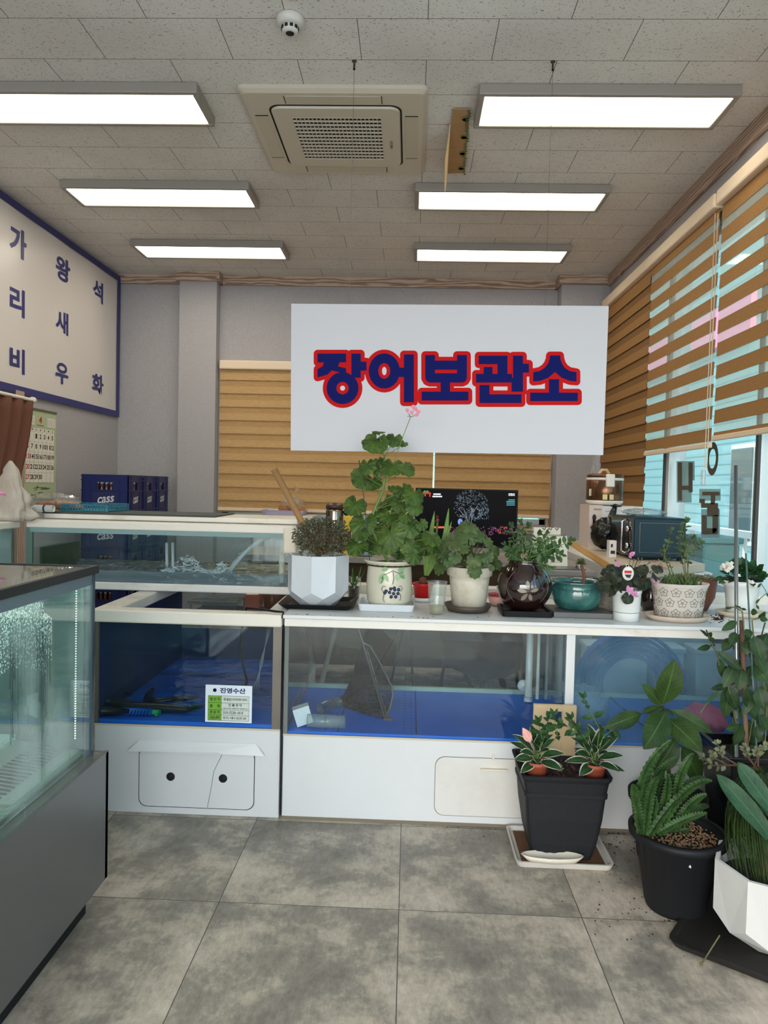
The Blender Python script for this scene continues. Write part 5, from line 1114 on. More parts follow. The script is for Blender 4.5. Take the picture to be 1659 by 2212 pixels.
# folding chair with black cover behind the long tank
t = thing('folding_chair', (.45, 4.6, 0), 'folding chair with black cover seen through the long tank', 'chair')
q = MB(); q.box((.22, 4.4, .45), (.70, 4.8, .48)); vs = [(.22, 4.4, .46), (.70, 4.4, .46), (.69, 4.4, .31), (.60, 4.4, .26), (.45, 4.4, .24), (.30, 4.4, .30), (.23, 4.4, .34)]; q.slab(vs[::-1], (0, .012, 0)); q.build('seat_cover', mat('black_cloth', C(22, 22, 24), .9), t)
for (p_, r_) in (((.25, 4.42, .45), (.20, 4.5, 0)), ((.66, 4.42, .45), (.70, 4.45, 0)), ((.25, 4.78, .45), (.50, 4.45, 0)), ((.66, 4.78, .45), (.40, 4.5, 0))): MB().tube([p_, r_], .010, 8).build('leg', mBLKm, t)
t = thing('tripod_stand', (.03, 4.5, 0), 'thin black folding stand seen through the long tank', 'stand')
for (p_, r_) in (((.0, 4.5, .62), (-.25, 4.5, .1)), ((.0, 4.5, .62), (-.12, 4.6, .0)), ((.02, 4.5, .62), (.06, 4.45, .0))): MB().tube([p_, r_], .007, 6).build('leg', mBLKm, t)
MB().tube([(.0, 4.5, .58), (.01, 4.5, .88)], .010, 8).build('post', mBLKm, t)
# ================================================================== PLANTS AND POTS
random.seed(11)
ZT = .862
mWPOT = mat('white_glaze', C(206, 212, 218), .3, nz=(60, .10, 2, .2, .3)); mWPOTb = mat('white_matt_pot', C(214, 214, 210), .5, nz=(5, .12))
gGER = leafmat('geranium_leaf', C(34, 60, 24), C(86, 112, 46), 'round', vein=C(116, 148, 76))
gGER2 = leafmat('dark_geranium_leaf', C(50, 76, 40), C(92, 110, 66), 'round', vein=C(120, 140, 90))
gDK = leafmat('dark_green_leaf', C(24, 52, 30), C(58, 92, 50)); gMID = leafmat('mid_green_leaf', C(48, 84, 34), C(100, 138, 62)); gYEL = leafmat('light_green_leaf', C(96, 124, 50), C(150, 168, 84))
gHOY = leafmat('white_edged_leaf', C(28, 58, 34), C(58, 90, 54), edge=C(222, 222, 196), vein=C(70, 104, 66)); gPINK = leafmat('pink_leaf', C(230, 150, 140), C(240, 180, 168))
gBRD = leafmat('broad_leaf', C(28, 50, 20), C(62, 86, 38), var=9); gTINY = leafmat('tiny_grey_leaf', C(44, 50, 36), C(118, 118, 92), var=60)
gSTR = leafmat('strap_leaf', C(28, 62, 42), C(56, 94, 62), vein=C(70, 110, 76)); gSUC = leafmat('succulent_stem', C(22, 50, 24), C(56, 88, 42), var=30, vein=C(110, 136, 78), tr=.05)
gCYC = leafmat('cyclamen_leaf', C(24, 34, 26), C(60, 68, 52)); gJAD = leafmat('jade_leaf', C(96, 106, 76), C(142, 146, 112))
mSTG = mat('green_stem', C(104, 132, 66), .5); mSTB = mat('brown_stem', C(104, 76, 54), .8); mSTO = mat('olive_stem', C(96, 96, 58), .7)
mPNK = mat('pink_petal', C(246, 168, 188), .6, trans=.3); mPNKL = mat('lilac_petal', C(232, 160, 206), .6, trans=.3); mWHP = mat('white_petal', C(236, 232, 222), .6, trans=.2)
def tablept(px, py, z=ZT): return PZ(px, py, z)
def ppot(px, Y, z): p = PY(px, 1250, Y); return V((p.x, Y, z))
def soil(c, r, z, par, sx=1, sy=1):
    q = MB(); q.lathe([(.0001, .004), (r*.5, .008), (r*.98, 0), (r*.98, -.008)], (c.x, c.y, c.z+z), 24, sx=sx, sy=sy); return q.build('soil', mSOIL, par)
def saucer(name, c, r, h, m, label, sx=1, sy=1, wav=None):
    q = MB().lathe([(r*.82, 0), (r, h), (r*.96, h), (r*.80, .005), (.0001, .005)], c, 40, sx=sx, sy=sy, wav=wav); return tag(q.build(name, m, loc=c), label, 'saucer')
def tray(name, c, hx, hy, h, m, label, rz=0, fl=1.12, th=.005, cat='tray', bevel=.002):
    R = Matrix.Rotation(rz, 3, 'Z')
    def rg(ax, ay, z): return [V(c)+R @ V((x, y, z)) for x, y in [(p.x, p.y) for p in rrect(0, 0, ax, ay, min(ax, ay)*.15, 0, 3)]]
    q = MB(); q.loft([rg(hx/fl, hy/fl, 0), rg(hx, hy, h), rg(hx-th, hy-th, h), rg(hx/fl-th, hy/fl-th, th)]); return tag(q.build(name, m, loc=c, bevel=0), label, cat)
def shell_pot(prof, c, m, par, n=36, name='pot', sx=1, sy=1, th=.006, wav=None, smooth=True):
    inner = [(max(r-th, .001), z) for r, z in prof[::-1]]; inner[-1] = (inner[-1][0], inner[-1][1]+th)
    P = prof+inner
    if wav: wav = (wav[0], wav[1], list(wav[2])+list(wav[2])[::-1])
    q = MB().lathe([(.0001, prof[0][1])]+P[:] + [(.0001, prof[0][1]+th)], c, n, sx=sx, sy=sy, smooth=smooth, wav=(wav[0], wav[1], [0]+wav[2]+[0]) if wav else None)
    return q.build(name, m, par)
def facet_pot(c, R_, h, m, par, rot=.0, n=8, low=.62, zk=.30, zl=.17):
    A = [V((math.cos(2*math.pi*(k+.5)/n+rot), math.sin(2*math.pi*(k+.5)/n+rot), 0)) for k in range(n)]; M_ = [V((math.cos(2*math.pi*(k+1)/n+rot), math.sin(2*math.pi*(k+1)/n+rot), 0))*math.cos(math.pi/n) for k in range(n)]
    f = lambda d, r, z: V(c)+V((d.x*r, d.y*r, z)); q = MB()
    for k in range(n):
        j = (k+1) % n; kp = (k-1) % n
        q.quad([f(A[k], R_, h), f(A[j], R_, h), f(A[j], R_, h*zk), f(M_[k], R_*.97, h*zl), f(A[k], R_, h*zk)][::-1])
        q.quad([f(A[k], R_, h*zk), f(M_[k], R_*.97, h*zl), f(A[k], R_*low, 0), f(M_[kp], R_*.97, h*zl)][::-1])
        q.quad([f(M_[k], R_*.97, h*zl), f(A[j], R_*low, 0), f(A[k], R_*low, 0)][::-1])
        q.quad([f(A[k], R_, h), f(A[j], R_, h), f(A[j], R_*.93, h), f(A[k], R_*.93, h)]); q.quad([f(A[k], R_*.93, h), f(A[j], R_*.93, h), f(A[j], R_*.88, h*.6), f(A[k], R_*.88, h*.6)])
    q.add([f(A[k], R_*low, 0) for k in range(n)], [tuple(range(n))[::-1]]); q.add([f(A[k], R_*.89, h*.62) for k in range(n)], [tuple(range(n))]); return q.build('pot', m, par)
def branch(qs, ql, pts, n, L, wd, r=.0022, pairs=True, up=.35, nrm=None, fold=.2, jit=.3, tipleaf=True, start=.25):
    qs.tube(pts, [r*(1-.5*i/max(1, len(pts)-1)) for i in range(len(pts))], 5)
    for k in range(n):
        t = start+(1-start)*(k+.5)/n; p = lerpP(pts, min(t, .999)); d = (lerpP(pts, min(t+.02, 1))-lerpP(pts, max(t-.05, 0))).normalized()
        a0 = k*1.57+random.uniform(-.4, .4); s_ = d.cross(V((math.cos(a0), math.sin(a0), .1))).normalized()
        for sg in ((1, -1) if pairs else ((1,) if k % 2 else (-1,))):
            ld = (s_*sg+d*up+rv(jit)+V((0, 0, -.1))).normalized(); l = L*random.uniform(.7, 1.1)
            leaf(ql, p, p+ld*l, wd*random.uniform(.8, 1.15), nrm or (V((0, -.6, .8))+rv(.5)), bend=random.uniform(-.02, .12), fold=fold, nv=5)
    if tipleaf:
        d = (pts[-1]-pts[-2]).normalized()
        for a in (0, 2.1, 4.2): leaf(ql, pts[-1], pts[-1]+(d+V((math.cos(a), math.sin(a), .2))*.6).normalized()*L*.7, wd*.7, V((0, -.6, .8))+rv(.4), bend=.08, nv=5)
# ---- 1 faceted pot, bushy plant
c = ppot(687, 3.235, ZT+.006)
tray('black_tray', (c.x+.01, 3.22, ZT+.001), .165, .13, .022, mBLK, 'black square tray under the white faceted pot on the tank top', fl=1.18)
t = thing('potted_bush', c, 'bushy plant of tiny grey leaves in a white faceted pot, leftmost on the tank top', 'plant')
facet_pot(c, .137, .222, mWPOT, t, rot=.31); 
bc = PY(697, 1160, 3.235); ql, qs = MB(), MB()
qs.tube([c+V((0, 0, .13)), c+V((.0, 0, .24))], .012, 8)
for k in range(70):
    a = random.random()*6.28; e = random.uniform(-.5, 1.3); d = V((math.cos(a)*math.cos(e), math.sin(a)*math.cos(e)*.9, math.sin(e)))
    p = bc+V((d.x*.118, d.y*.11, d.z*.07-.005)); qs.tube(curve3(c+V((0, 0, .22)), (c+V((0, 0, .2))+p)/2+rv(.02), p, 4), .0014, 4)
for k in range(2600):
    a = random.random()*6.28; e = math.asin(random.uniform(-.75, 1)); rr = random.uniform(.72, 1.06); d = V((math.cos(a)*math.cos(e), math.sin(a)*math.cos(e), math.sin(e)))
    k_ = 1+.13*noise.noise(d*3); p = bc+V((d.x*.124, d.y*.115, d.z*.078))*rr*k_; dd = (d+rv(.9)).normalized()
    leaf(ql, p, p+dd*random.uniform(.008, .014), .0075, rv(1)+V((0, -.3, .6)), nv=2, fold=.2)
for k in range(60):
    a = random.uniform(3.3, 6.0); p = bc+V((math.cos(a)*.10, math.sin(a)*.09, -.06-.02*random.random())); leaf(ql, p, p+rv(.012), .008, rv(1), nv=2)
qs.build('stems', mSTB, t); ql.build('foliage', gTINY, t)
# ---- 2 aloe in a glass jar
c = ppot(765, 3.42, ZT+.001); t = thing('potted_aloe', c, 'small spiky plant in a clear jar between the faceted and grape pots', 'plant')
MB().lathe([(.0001, 0), (.028, 0), (.034, .105), (.032, .105), (.026, .004), (.0001, .004)], c, 24).build('jar', mGLS, t); MB().lathe([(.0001, .006), (.025, .006), (.028, .06), (.0001, .065)], c, 20).build('soil', mSOIL, t)
q = MB()
for k in range(14): a = k*.9; d = V((math.cos(a)*.5, math.sin(a)*.4, 1)).normalized(); leaf(q, c+V((0, 0, .05)), c+V((0, 0, .05))+d*random.uniform(.07, .125), .011, V((-math.cos(a), -math.sin(a), .4)), bend=-.06, fold=.5, shape=(.2, .6), nv=6)
q.build('foliage', gMID, t)
# ---- 3 tall geranium in grape pot
c = ppot(841, 3.22, ZT+.012); t = thing('potted_geranium', c, 'tall geranium with one pink flower in a cream pot painted with grapes', 'plant')
tray('white_saucer', (c.x-.008, 3.215, ZT+.001), .122, .11, .03, mWPOT, 'square white speckled saucer under the grape painted pot', fl=1.06, cat='saucer')
mCRG = mat('cream_glaze', C(206, 202, 182), .22, nz=(8, .12), coat=.5); prof = [(.086, 0), (.094, .02)]
for k in range(13): z = .025+k*.0115; prof += [(.0975+.004*math.sin(math.pi*k/12), z), (.0955+.004*math.sin(math.pi*k/12), z+.0057)]
prof += [(.098, .178), (.104, .188), (.114, .196), (.112, .201)]
shell_pot(prof, c, mCRG, t, 48); soil(c, .104, .185, t)
def onpot(cc, a, z, r): return V((cc.x+r*math.cos(a), cc.y+r*math.sin(a), cc.z+z))
FR = -math.pi/2
def gp(u, v, d=.0035): # u metres to the right of the front line, v height
    return onpot(c, FR+(u*1.22+.012)/.100, .088+(v-.085)*1.18, .1015+d)
q = MB()
for (u, v) in ((-.018, .075), (-.002, .083), (.012, .080), (.026, .080), (-.022, .068), (-.006, .070), (.008, .066), (.024, .066), (.0, .054), (.016, .054), (.010, .086)): q.ball(gp(u, v, .0005), .0076, 0, 10)
q.build('painted_grapes', mat('grape_blue', C(38, 50, 84), .25), t)
q = MB()
for b_, tp_, w_ in (((-.030, .138), (-.040, .100), .022), ((-.028, .140), (-.010, .108), .020), ((-.012, .158), (-.036, .150), .02), ((.022, .150), (.048, .156), .02), ((.030, .140), (.048, .118), .024), ((.022, .138), (.020, .112), .02)): leaf(q, gp(*b_), gp(*tp_), w_, (0, -1, 0), fold=0, nv=8, teeth=.2)
q.build('painted_leaves', mat('painted_green', C(128, 168, 116), .3), t)
q = MB()
for P in (((-.036, .118), (-.026, .134), (-.008, .142), (.004, .150), (.012, .145), (.026, .140), (.044, .144)), ((.004, .146), (.008, .124), (.004, .100)), ((-.026, .070), (-.034, .082), (-.028, .092), (-.020, .090)), ((.034, .072), (.040, .084), (.034, .094), (.026, .092)), ((-.024, .062), (-.028, .046), (-.022, .034)), ((.032, .064), (.034, .050), (.030, .040)), ((-.036, .102), (-.030, .112), (-.030, .128)), ((.044, .122), (.036, .130))): q.tube([gp(*p) for p in P], .0011, 4)
q.build('painted_lines', mat('painted_navy', C(36, 42, 84), .3), t)
def c4(x, y): return 600+x/4.1475, 860+y/4.1475
LV = [(905, 300, 55), (872, 390, 112), (1040, 362, 75), (1128, 405, 38), (795, 612, 78), (735, 665, 85), (745, 730, 80), (840, 752, 88), (905, 560, 48), (905, 640, 66), (1025, 610, 100), (1150, 625, 85), (1025, 805, 38), (1128, 822, 82), (1218, 872, 90), (1228, 965, 84), (690, 955, 100), (1035, 890, 78), (1105, 950, 85), (945, 975, 66), (1020, 1055, 95), (762, 1115, 118), (905, 1040, 62), (915, 1140, 62), (1010, 1220, 125), (1180, 1150, 98), (1080, 1130, 85), (735, 1215, 75), (712, 1325, 95), (880, 1300, 105), (1000, 1315, 80), (1185, 1325, 88), (1225, 1405, 85), (1100, 1250, 80), (1300, 1240, 72), (1385, 1250, 88), (1320, 1335, 75), (1290, 1130, 55), (1390, 1330, 60), (1090, 1350, 90), (930, 1240, 80), (1150, 1060, 60)]
stem = [V(c)+V((0, 0, .18)), PY(*c4(855, 1200), 3.23), PY(*c4(850, 1040), 3.23), PY(*c4(895, 930), 3.23), PY(*c4(940, 840), 3.22), PY(*c4(955, 740), 3.22), PY(*c4(955, 520), 3.22)]
ql, qs = MB(), MB(); qs.tube(stem, [.008, .0075, .007, .0065, .006, .0055, .004], 8)
for i, (x, y, r) in enumerate(LV):
    Yl = 3.22+random.uniform(-.09, .06)-(.03 if r > 90 else 0)
    p = PY(*c4(x, y), Yl); rr = r/4.1475*Yl/1583; dx = (p.x-c.x)
    n_ = V((dx*2.2+random.uniform(-.3, .3), -1.0+random.uniform(-.2, .35), random.uniform(.25, .9)))
    if i == 0: n_ = V((0, -.25, 1))
    round_leaf(ql, p, n_, rr*1.08, notch=random.uniform(-.6, .6)+math.pi/2, seed=i, scal=.05)
    z_ = p.z-.06; best = min((lerpP(stem, k/20) for k in range(21)), key=lambda s_: abs(s_.z-max(z_, stem[0].z)))
    qs.tube(curve3(best, (best+p)/2+V((0, 0, -.01)), p+V((0, .004, 0)), 5), .0017, 5)
fs = [PY(*c4(945, 860), 3.21), PY(*c4(1000, 690), 3.2), PY(*c4(1060, 520), 3.19), PY(*c4(1120, 350), 3.18), PY(*c4(1190, 170), 3.17)]; qs.tube(fs, .0016, 6)
rod = [V((PY(*c4(825, 1400), 3.18).x, 3.18, c.z+.19)), PY(*c4(780, 960), 3.17), PY(*c4(745, 700), 3.17), PY(*c4(730, 555), 3.17)]; MB().tube(rod, .0022, 6).build('support_stick', mat('green_wire', C(50, 70, 50), .5), t)
for k in range(8): p = fs[-1]; qs.tube([p, p+V((random.uniform(-.02, .02), random.uniform(-.01, .01), random.uniform(.002, .02)))], .0009, 4)
def flower(q, p, R_, nrm, npet=5, w_=.9):
    nrm = V(nrm).normalized(); a = nrm.cross(V((0, 0, 1))).normalized(); b_ = nrm.cross(a)
    for k in range(npet): th = 2*math.pi*k/npet+random.random()*.4; leaf(q, p, p+(a*math.cos(th)+b_*math.sin(th)+nrm*.15)*R_, R_*w_, nrm, shape=(.65, .6), nv=4, fold=.1, wav=.1)
q = MB()
for (x, y) in ((1160, 110), (1215, 80), (1245, 150), (1200, 130), (1260, 120), (1235, 100)): p = PY(*c4(x, y), 3.165+random.uniform(-.01, .01)); flower(q, p, .0105, (random.uniform(-.4, .4), -1, .3))
q.build('flower', mPNK, t); qs.build('stems', mSTG, t); ql.build('foliage', gGER, t)
# ---- 4 amaryllis
c = ppot(914, 3.44, ZT+.024); t = thing('potted_amaryllis', c, 'amaryllis with strap leaves and dried red flower in a red pot', 'plant')
saucer('white_saucer', V((c.x, c.y, ZT+.001)), .062, .020, mWPOTb, 'small round white saucer under the red pot')
shell_pot([(.036, -.016), (.046, .05), (.050, .052), (.050, .062)], c, mat('red_pot', C(190, 24, 30), .35), t, 28); soil(c, .045, .055, t)
MB().ball(c+V((0, 0, .068)), .02, 0, 12, (1, 1, 1.1)).build('bulb', mat('bulb_brown', C(110, 66, 44), .8), t)
q = MB(); ar = [(1330, 1590), (1370, 1400)]
for P, w_ in ((((1325, 1590), (1345, 1400), (1405, 1010)), .030), (((1335, 1590), (1400, 1420), (1500, 1250), (1532, 985)), .028), (((1335, 1590), (1390, 1430), (1480, 1350), (1560, 1100)), .024), (((1340, 1590), (1420, 1430), (1530, 1340), (1640, 1290)), .026)):
    pts = [PY(*c4(*p), 3.44-.03*i) for i, p in enumerate(P)]; n = 14; vs = []; uv = []
    for i in range(n+1):
        s_ = i/n; p = lerpP(pts, s_*.999); w2 = w_/2*min(1, .45+s_*2)*(1-s_**5)+.0005
        for k, u in enumerate((-1, 0, 1)): vs.append(p+V((u*w2, abs(u)*.003-.002, 0))); uv.append((k/2, s_))
    q.add(vs, [(i*3+k, i*3+k+1, (i+1)*3+k+1, (i+1)*3+k) for i in range(n) for k in range(2)], 0, True, uv)
q.build('foliage', leafmat('pale_strap_leaf', C(96, 140, 66), C(140, 172, 100)), t)
pts = [PY(*c4(1340, 1590), 3.45), PY(*c4(1420, 1250), 3.45), PY(*c4(1432, 1080), 3.45)]; MB().tube(pts, .005, 8).build('flower_stalk', mSTG, t)
q = MB()
for k in range(7): leaf(q, pts[-1], pts[-1]+V((random.uniform(-.012, .012), -.006, random.uniform(-.03, .022))), .008, (0, -1, 0), nv=3, fold=.4)
q.build('dried_flower', mat('dried_red', C(120, 30, 34), .8), t)
# ---- 5 plastic cup
c = ppot(945, 3.09, ZT+.001); t = thing('plastic_cup', c, 'clear plastic cup with a little cloudy water between the geranium pots', 'cup')
MB().lathe([(.0001, 0), (.0285, 0), (.034, .045), (.040, .134), (.0435, .136), (.0435, .139), (.0405, .139), (.0392, .134), (.0332, .045), (.0275, .002), (.0001, .002)], c, 40).build('cup', glass('cup_plastic', (.95, .97, .96, 1), .06, (.8, .84, .84, 1), .08), t)
MB().lathe([(.0001, .003), (.027, .003), (.031, .035), (.0001, .0355)], c, 32).build('water', glass('cloudy_water', (.86, .84, .66, 1), .25, (.62, .58, .38, 1), .05, ior=1.33), t)
# ---- 6 second geranium
c = ppot(1014, 3.20, ZT+.014); t = thing('potted_geranium', c, 'low dense geranium in a stained off white pot right of the cup', 'plant')
saucer('brown_saucer', V((c.x-.004, 3.20, ZT+.001)), .105, .03, mat('brown_saucer', C(70, 58, 48), .5), 'dark brown round saucer under the stained off white pot')
shell_pot([(.073, 0), (.086, .12), (.088, .14), (.098, .144), (.101, .178), (.104, .182)], c, mat('stained_pot', C(206, 200, 184), .5, nz=(14, .45, 6, .3, .55), col2=C(140, 124, 96)), t, 40); soil(c, .09, .165, t)
ql, qs = MB(), MB()
for k in range(62):
    a = random.random()*6.28; e = random.uniform(-.1, 1.45); px = 1013+64*math.cos(a)*math.cos(e); z = 1222-82*math.sin(e)+random.uniform(-6, 8); Yl = 3.20+.12*math.sin(a)*math.cos(e)
    p = PY(px, z, Yl); n_ = V((math.cos(a)*.8, -.8+.3*math.sin(a), .5+random.random()*.5)); round_leaf(ql, p, n_, random.uniform(.024, .036), notch=random.uniform(0, 6), seed=k, scal=.08, lobes=9)
    qs.tube(curve3(c+V((0, 0, .17)), (c+p)/2+V((0, 0, .12)), p, 4), .0015, 4)
for (x, y, r) in ((605, 970, 68), (600, 870, 72), (715, 840, 60), (430, 845, 62), (755, 945, 28), (370, 890, 48)): round_leaf(ql, PY(880+x/4.1475, 1000+y/4.1475, 3.07), (random.uniform(-.2, .2), -1, .3), r/4.1475*3.07/1583, notch=1.5+random.random()*.5, seed=x, scal=.08)
qs.build('stems', mSTO, t); ql.build('foliage', gGER2, t)
# ---- 7 round dark pot with jade-like shrub
c = ppot(1133, 3.19, ZT+.020); t = thing('potted_shrub', c, 'leafy shrub in a round glossy dark brown pot with petal motif', 'plant')
tray('black_tray', (c.x+.0, 3.17, ZT+.001), .108, .10, .024, mBLK, 'small square black tray under the glossy dark round pot', fl=1.04, th=.01)
mDBR = mat('dark_brown_glaze', C(38, 20, 18), .06, coat=1.0, nz=(4, .3)); prof = [(.062, 0), (.088, .02), (.108, .05), (.119, .085), (.119, .11), (.108, .145), (.088, .175), (.072, .192), (.068, .205), (.074, .212)]
shell_pot(prof, c, mDBR, t, 48); soil(c, .066, .195, t)
def rad(z):
    for (r0, z0_), (r1, z1_) in zip(prof, prof[1:]):
        if z0_ <= z <= z1_: return r0+(r1-r0)*(z-z0_)/(z1_-z0_)
    return .07
q = MB()
def pp7(u, v): return onpot(c, FR+.0+u/.115, v, rad(v)+.002)
for b_, tp_, w_ in (((.0, .098), (-.006, .135), .016), ((-.006, .088), (-.046, .094), .015), ((.006, .090), (.040, .100), .014), ((-.004, .080), (-.030, .050), .016), ((.004, .080), (.014, .050), .016)): leaf(q, pp7(*b_), pp7(*tp_), w_, (0, -1, 0), fold=0, nv=8, shape=(.6, .7))
q.build('petal_motif', mat('taupe_glaze', C(128, 116, 100), .3), t)
q = MB()
for sx_ in (-1, 1):
    q.tube([onpot(c, FR+sx_*(.55+.28*math.sin(math.pi*k/10)), .04+.14*k/10, rad(.04+.14*k/10)+.0006) for k in range(11)], .0012, 4)
q.build('groove_line', mat('groove_brown', C(96, 76, 66), .3), t)
ql, qs = MB(), MB()
def c5(x, y): return 880+x/4.1475, 1000+y/4.1475
for P in (((1060, 900), (1020, 700), (1080, 570)), ((1050, 900), (960, 740), (930, 570)), ((1080, 900), (1180, 760), (1300, 690)), ((1090, 900), (1250, 800), (1380, 830)), ((1080, 900), (1300, 760), (1470, 700)), ((1050, 900), (960, 780), (880, 740)), ((1060, 900), (1100, 750), (1180, 640)), ((1050, 900), (1030, 800), (1010, 640)), ((1060, 900), (1150, 830), (1210, 860)), ((1040, 900), (960, 850), (900, 800)), ((1040, 920), (990, 930), (1000, 1040)), ((1080, 910), (1200, 880), (1290, 930)), ((1060, 900), (1000, 850), (960, 960)), ((1060, 900), (1040, 740), (1010, 540)), ((1070, 900), (1220, 700), (1250, 640)), ((1060, 900), (1130, 880), (1140, 960)), ((1060, 890), (1200, 820), (1330, 760))):
    dy = random.uniform(-.07, .07); pts = [PY(*c5(x, y), 3.19+dy*i) for i, (x, y) in enumerate(P)]; pts[0] = V((c.x+random.uniform(-.03, .03), c.y, c.z+.2)); pts = curve3(*pts, 8)
    branch(qs, ql, pts, 7, .036, .021, r=.0028, fold=.12, start=.2)
qs.build('stems', mSTG, t); ql.build('foliage', leafmat('shrub_leaf', C(40, 72, 40), C(88, 116, 70)), t)
# pink cup behind
c = ppot(1076, 3.36, ZT+.001); t = thing('pink_cup', c, 'pink bowl with red lid behind the glossy dark pot', 'bowl'); MB().lathe([(.02, 0), (.036, .01), (.042, .04), (.042, .045)], c, 24).build('bowl', mat('pink_bowl', C(214, 168, 160), .5), t); MB().lathe([(.043, .045), (.043, .055), (.0001, .062)], c, 24).build('lid', mat('red_lid', C(170, 40, 54), .4), t)
# ---- 8 teal bowl on grey slab
c = ppot(1247, 3.20, ZT+.024); tag(MB().box((c.x-.118, 3.09, ZT+.001), (c.x+.128, 3.30, ZT+.023)).build('stone_slab', mat('slate_slab', C(98, 98, 98), .6), loc=(c.x, 3.2, ZT+.001), bevel=.002), 'flat grey slab under the teal bowl', 'slab')
t = thing('potted_succulent', c, 'bare stemmed succulent rosette in a glazed teal bowl', 'plant'); mTLG, t_, b_, tc = base('teal_glaze', .15); t_.links.new(ramp(t_, noise_tex(t_, tc.outputs['Object'], 14, 3), [(.3, C(24, 74, 74)), (.7, C(64, 116, 110))]), b_.inputs['Base Color']); b_.inputs['Coat Weight'].default_value = .6
prof = [(.070, 0), (.088, .012), (.105, .04), (.109, .065), (.105, .09), (.100, .103), (.104, .114), (.116, .122)]
shell_pot(prof, c, mTLG, t, 54, wav=(.025, 12, [0, 0, 0, 0, 0, 0, .4, 1])); soil(c, .098, .100, t)
q = MB()
for k in range(34): a = 2*math.pi*k/34; q.tube([onpot(c, a+.075*math.cos(w), .083+.010*math.sin(w), .1065) for w in [math.pi*j/6 for j in range(7)]], .0012, 4)
q.build('relief_scallops', mTLG, t)
st = [c+V((.028, .0, .09)), PY(*c5(1585, 1020), 3.2), PY(*c5(1570, 940), 3.2), PY(*c5(1555, 880), 3.2)]; MB().tube(st, [.008, .007, .006, .006], 9).build('stem', mat('reddish_stem', C(116, 70, 50), .7), t)
def rosette(q, p, R_, n, w_, tilt=.35):
    for k in range(n): a = k*2.4; s_ = k/n; d = V((math.cos(a)*(.3+s_), math.sin(a)*(.3+s_), 1-s_*(1-tilt)*1.3)).normalized(); leaf(q, p, p+d*R_*(.55+.45*s_), w_, V((-d.x*.5, -d.y*.5, 1)), bend=-.08, fold=.25, shape=(.65, .7), nv=4)
q = MB(); rosette(q, st[-1]+V((0, 0, -.004)), .032, 34, .013, -.2); q.build('foliage', leafmat('succulent_leaf', C(70, 90, 56), C(112, 128, 84)), t)
# ---- 9 oval bowl and speckled pot behind
c = ppot(1287, 3.50, ZT+.001); c.z = ZT+.055; t = thing('potted_succulent', V((c.x, c.y, ZT+.045)), 'low rosette plants in a white oval bowl behind the teal bowl', 'plant')
c = V(t['_w']); shell_pot([(.07, 0), (.10, .03), (.112, .062)], c, mWPOTb, t, 36, sx=1.0, sy=.6); soil(c, .10, .052, t, 1, .6); q = MB()
for dx in (-.05, .0, .055): rosette(q, c+V((dx, 0, .06)), .04, 18, .018, .1)
q.build('foliage', leafmat('grey_rosette_leaf', C(74, 84, 66), C(120, 126, 104)), t)
MB().lathe([(.06, 0), (.06, .044)], V((c.x, c.y, ZT+.001)), 24, sy=.6).build('foot', mWPOTb, t)
c = ppot(1318, 3.30, ZT+.001); t = thing('potted_rosette', c, 'speckled grey stone pot partly hidden behind the cyclamen', 'plant')
shell_pot([(.060, 0), (.072, .02), (.080, .07), (.078, .12), (.082, .126)], c, mat('speckled_stone', C(132, 124, 116), .7, nz=(46, .9, 2, .32, .38), col2=C(40, 36, 34)), t, 32); soil(c, .074, .11, t); q = MB(); rosette(q, c+V((-.02, -.01, .11)), .045, 22, .02, .1); q.build('foliage', gCYC, t)
# ---- 10 cyclamen
def c6(x, y): return 1230+x/3.867, 960+y/3.867
c = ppot(1355, 3.08, ZT+.001); t = thing('potted_cyclamen', c, 'pink flowering cyclamen with round tag in a small white pot', 'plant')
shell_pot([(.051, 0), (.053, .035), (.0535, .037), (.0545, .038), (.058, .115), (.060, .117), (.060, .128)], c, mat('white_plastic_pot', C(224, 228, 226), .4), t, 36); MB().lathe([(.0547, .0355), (.0551, .0365), (.0547, .0375)], c, 36).build('groove', mSEAL, t); soil(c, .054, .115, t)
ql, qs, qf = MB(), MB(), MB()
for k in range(60):
    x, y = random.gauss(500, 115), random.gauss(1120, 48); x = min(max(x, 290), 735); y = min(max(y, 1030), 1215)
    p = PY(*c6(x, y), 3.08+random.uniform(-.08, .08)); round_leaf(ql, p, (random.uniform(-.7, .7)+(x-500)/300, -.8, random.uniform(.2, 1)), random.uniform(.018, .028), notch=random.uniform(0, 6), seed=k, lobes=5, scal=.04); qs.tube([c+V((0, 0, .115)), (c+p)/2+V((0, 0, .08)), p], .0013, 4)
round_leaf(ql, PY(*c6(490, 1285), 3.0), (0, -1, .1), .025, notch=1.2, seed=3, lobes=5, scal=.03)
for (x, y) in ((510, 930), (428, 1005), (555, 1265), (495, 1225), (375, 1065), (720, 1150)):
    Yf = 3.0 if y > 1200 else 3.06; p = PY(*c6(x, y), Yf)
    qf = MB()
    for k in range(6): d = V((random.uniform(-1, 1), random.uniform(-.6, .2), random.uniform(-.2, 1))); leaf(qf, p, p+d.normalized()*random.uniform(.016, .024), .014, (0, -1, .3), nv=4, shape=(.6, .6), wav=.15)
    qf.build('flower', mPNKL, t)
    if y < 1100: qs.tube(curve3(c+V((0, 0, .12)), (c+p)/2+V((0, 0, .09)), p, 5), .0013, 4)
for (x, y) in ((540, 965), (575, 950), (605, 955), (385, 970), (670, 985), (490, 1005), (575, 965)): p = PY(*c6(x, y), 3.06); qf2 = qs.ball(p, .0042, 0, 8); qs.tube(curve3(c+V((0, 0, .12)), (c+p)/2+V((0, 0, .08)), p, 5), .0011, 4)
ql.build('foliage', gCYC, t); qs.build('stems', mat('cyclamen_stem', C(104, 84, 62), .6), t)
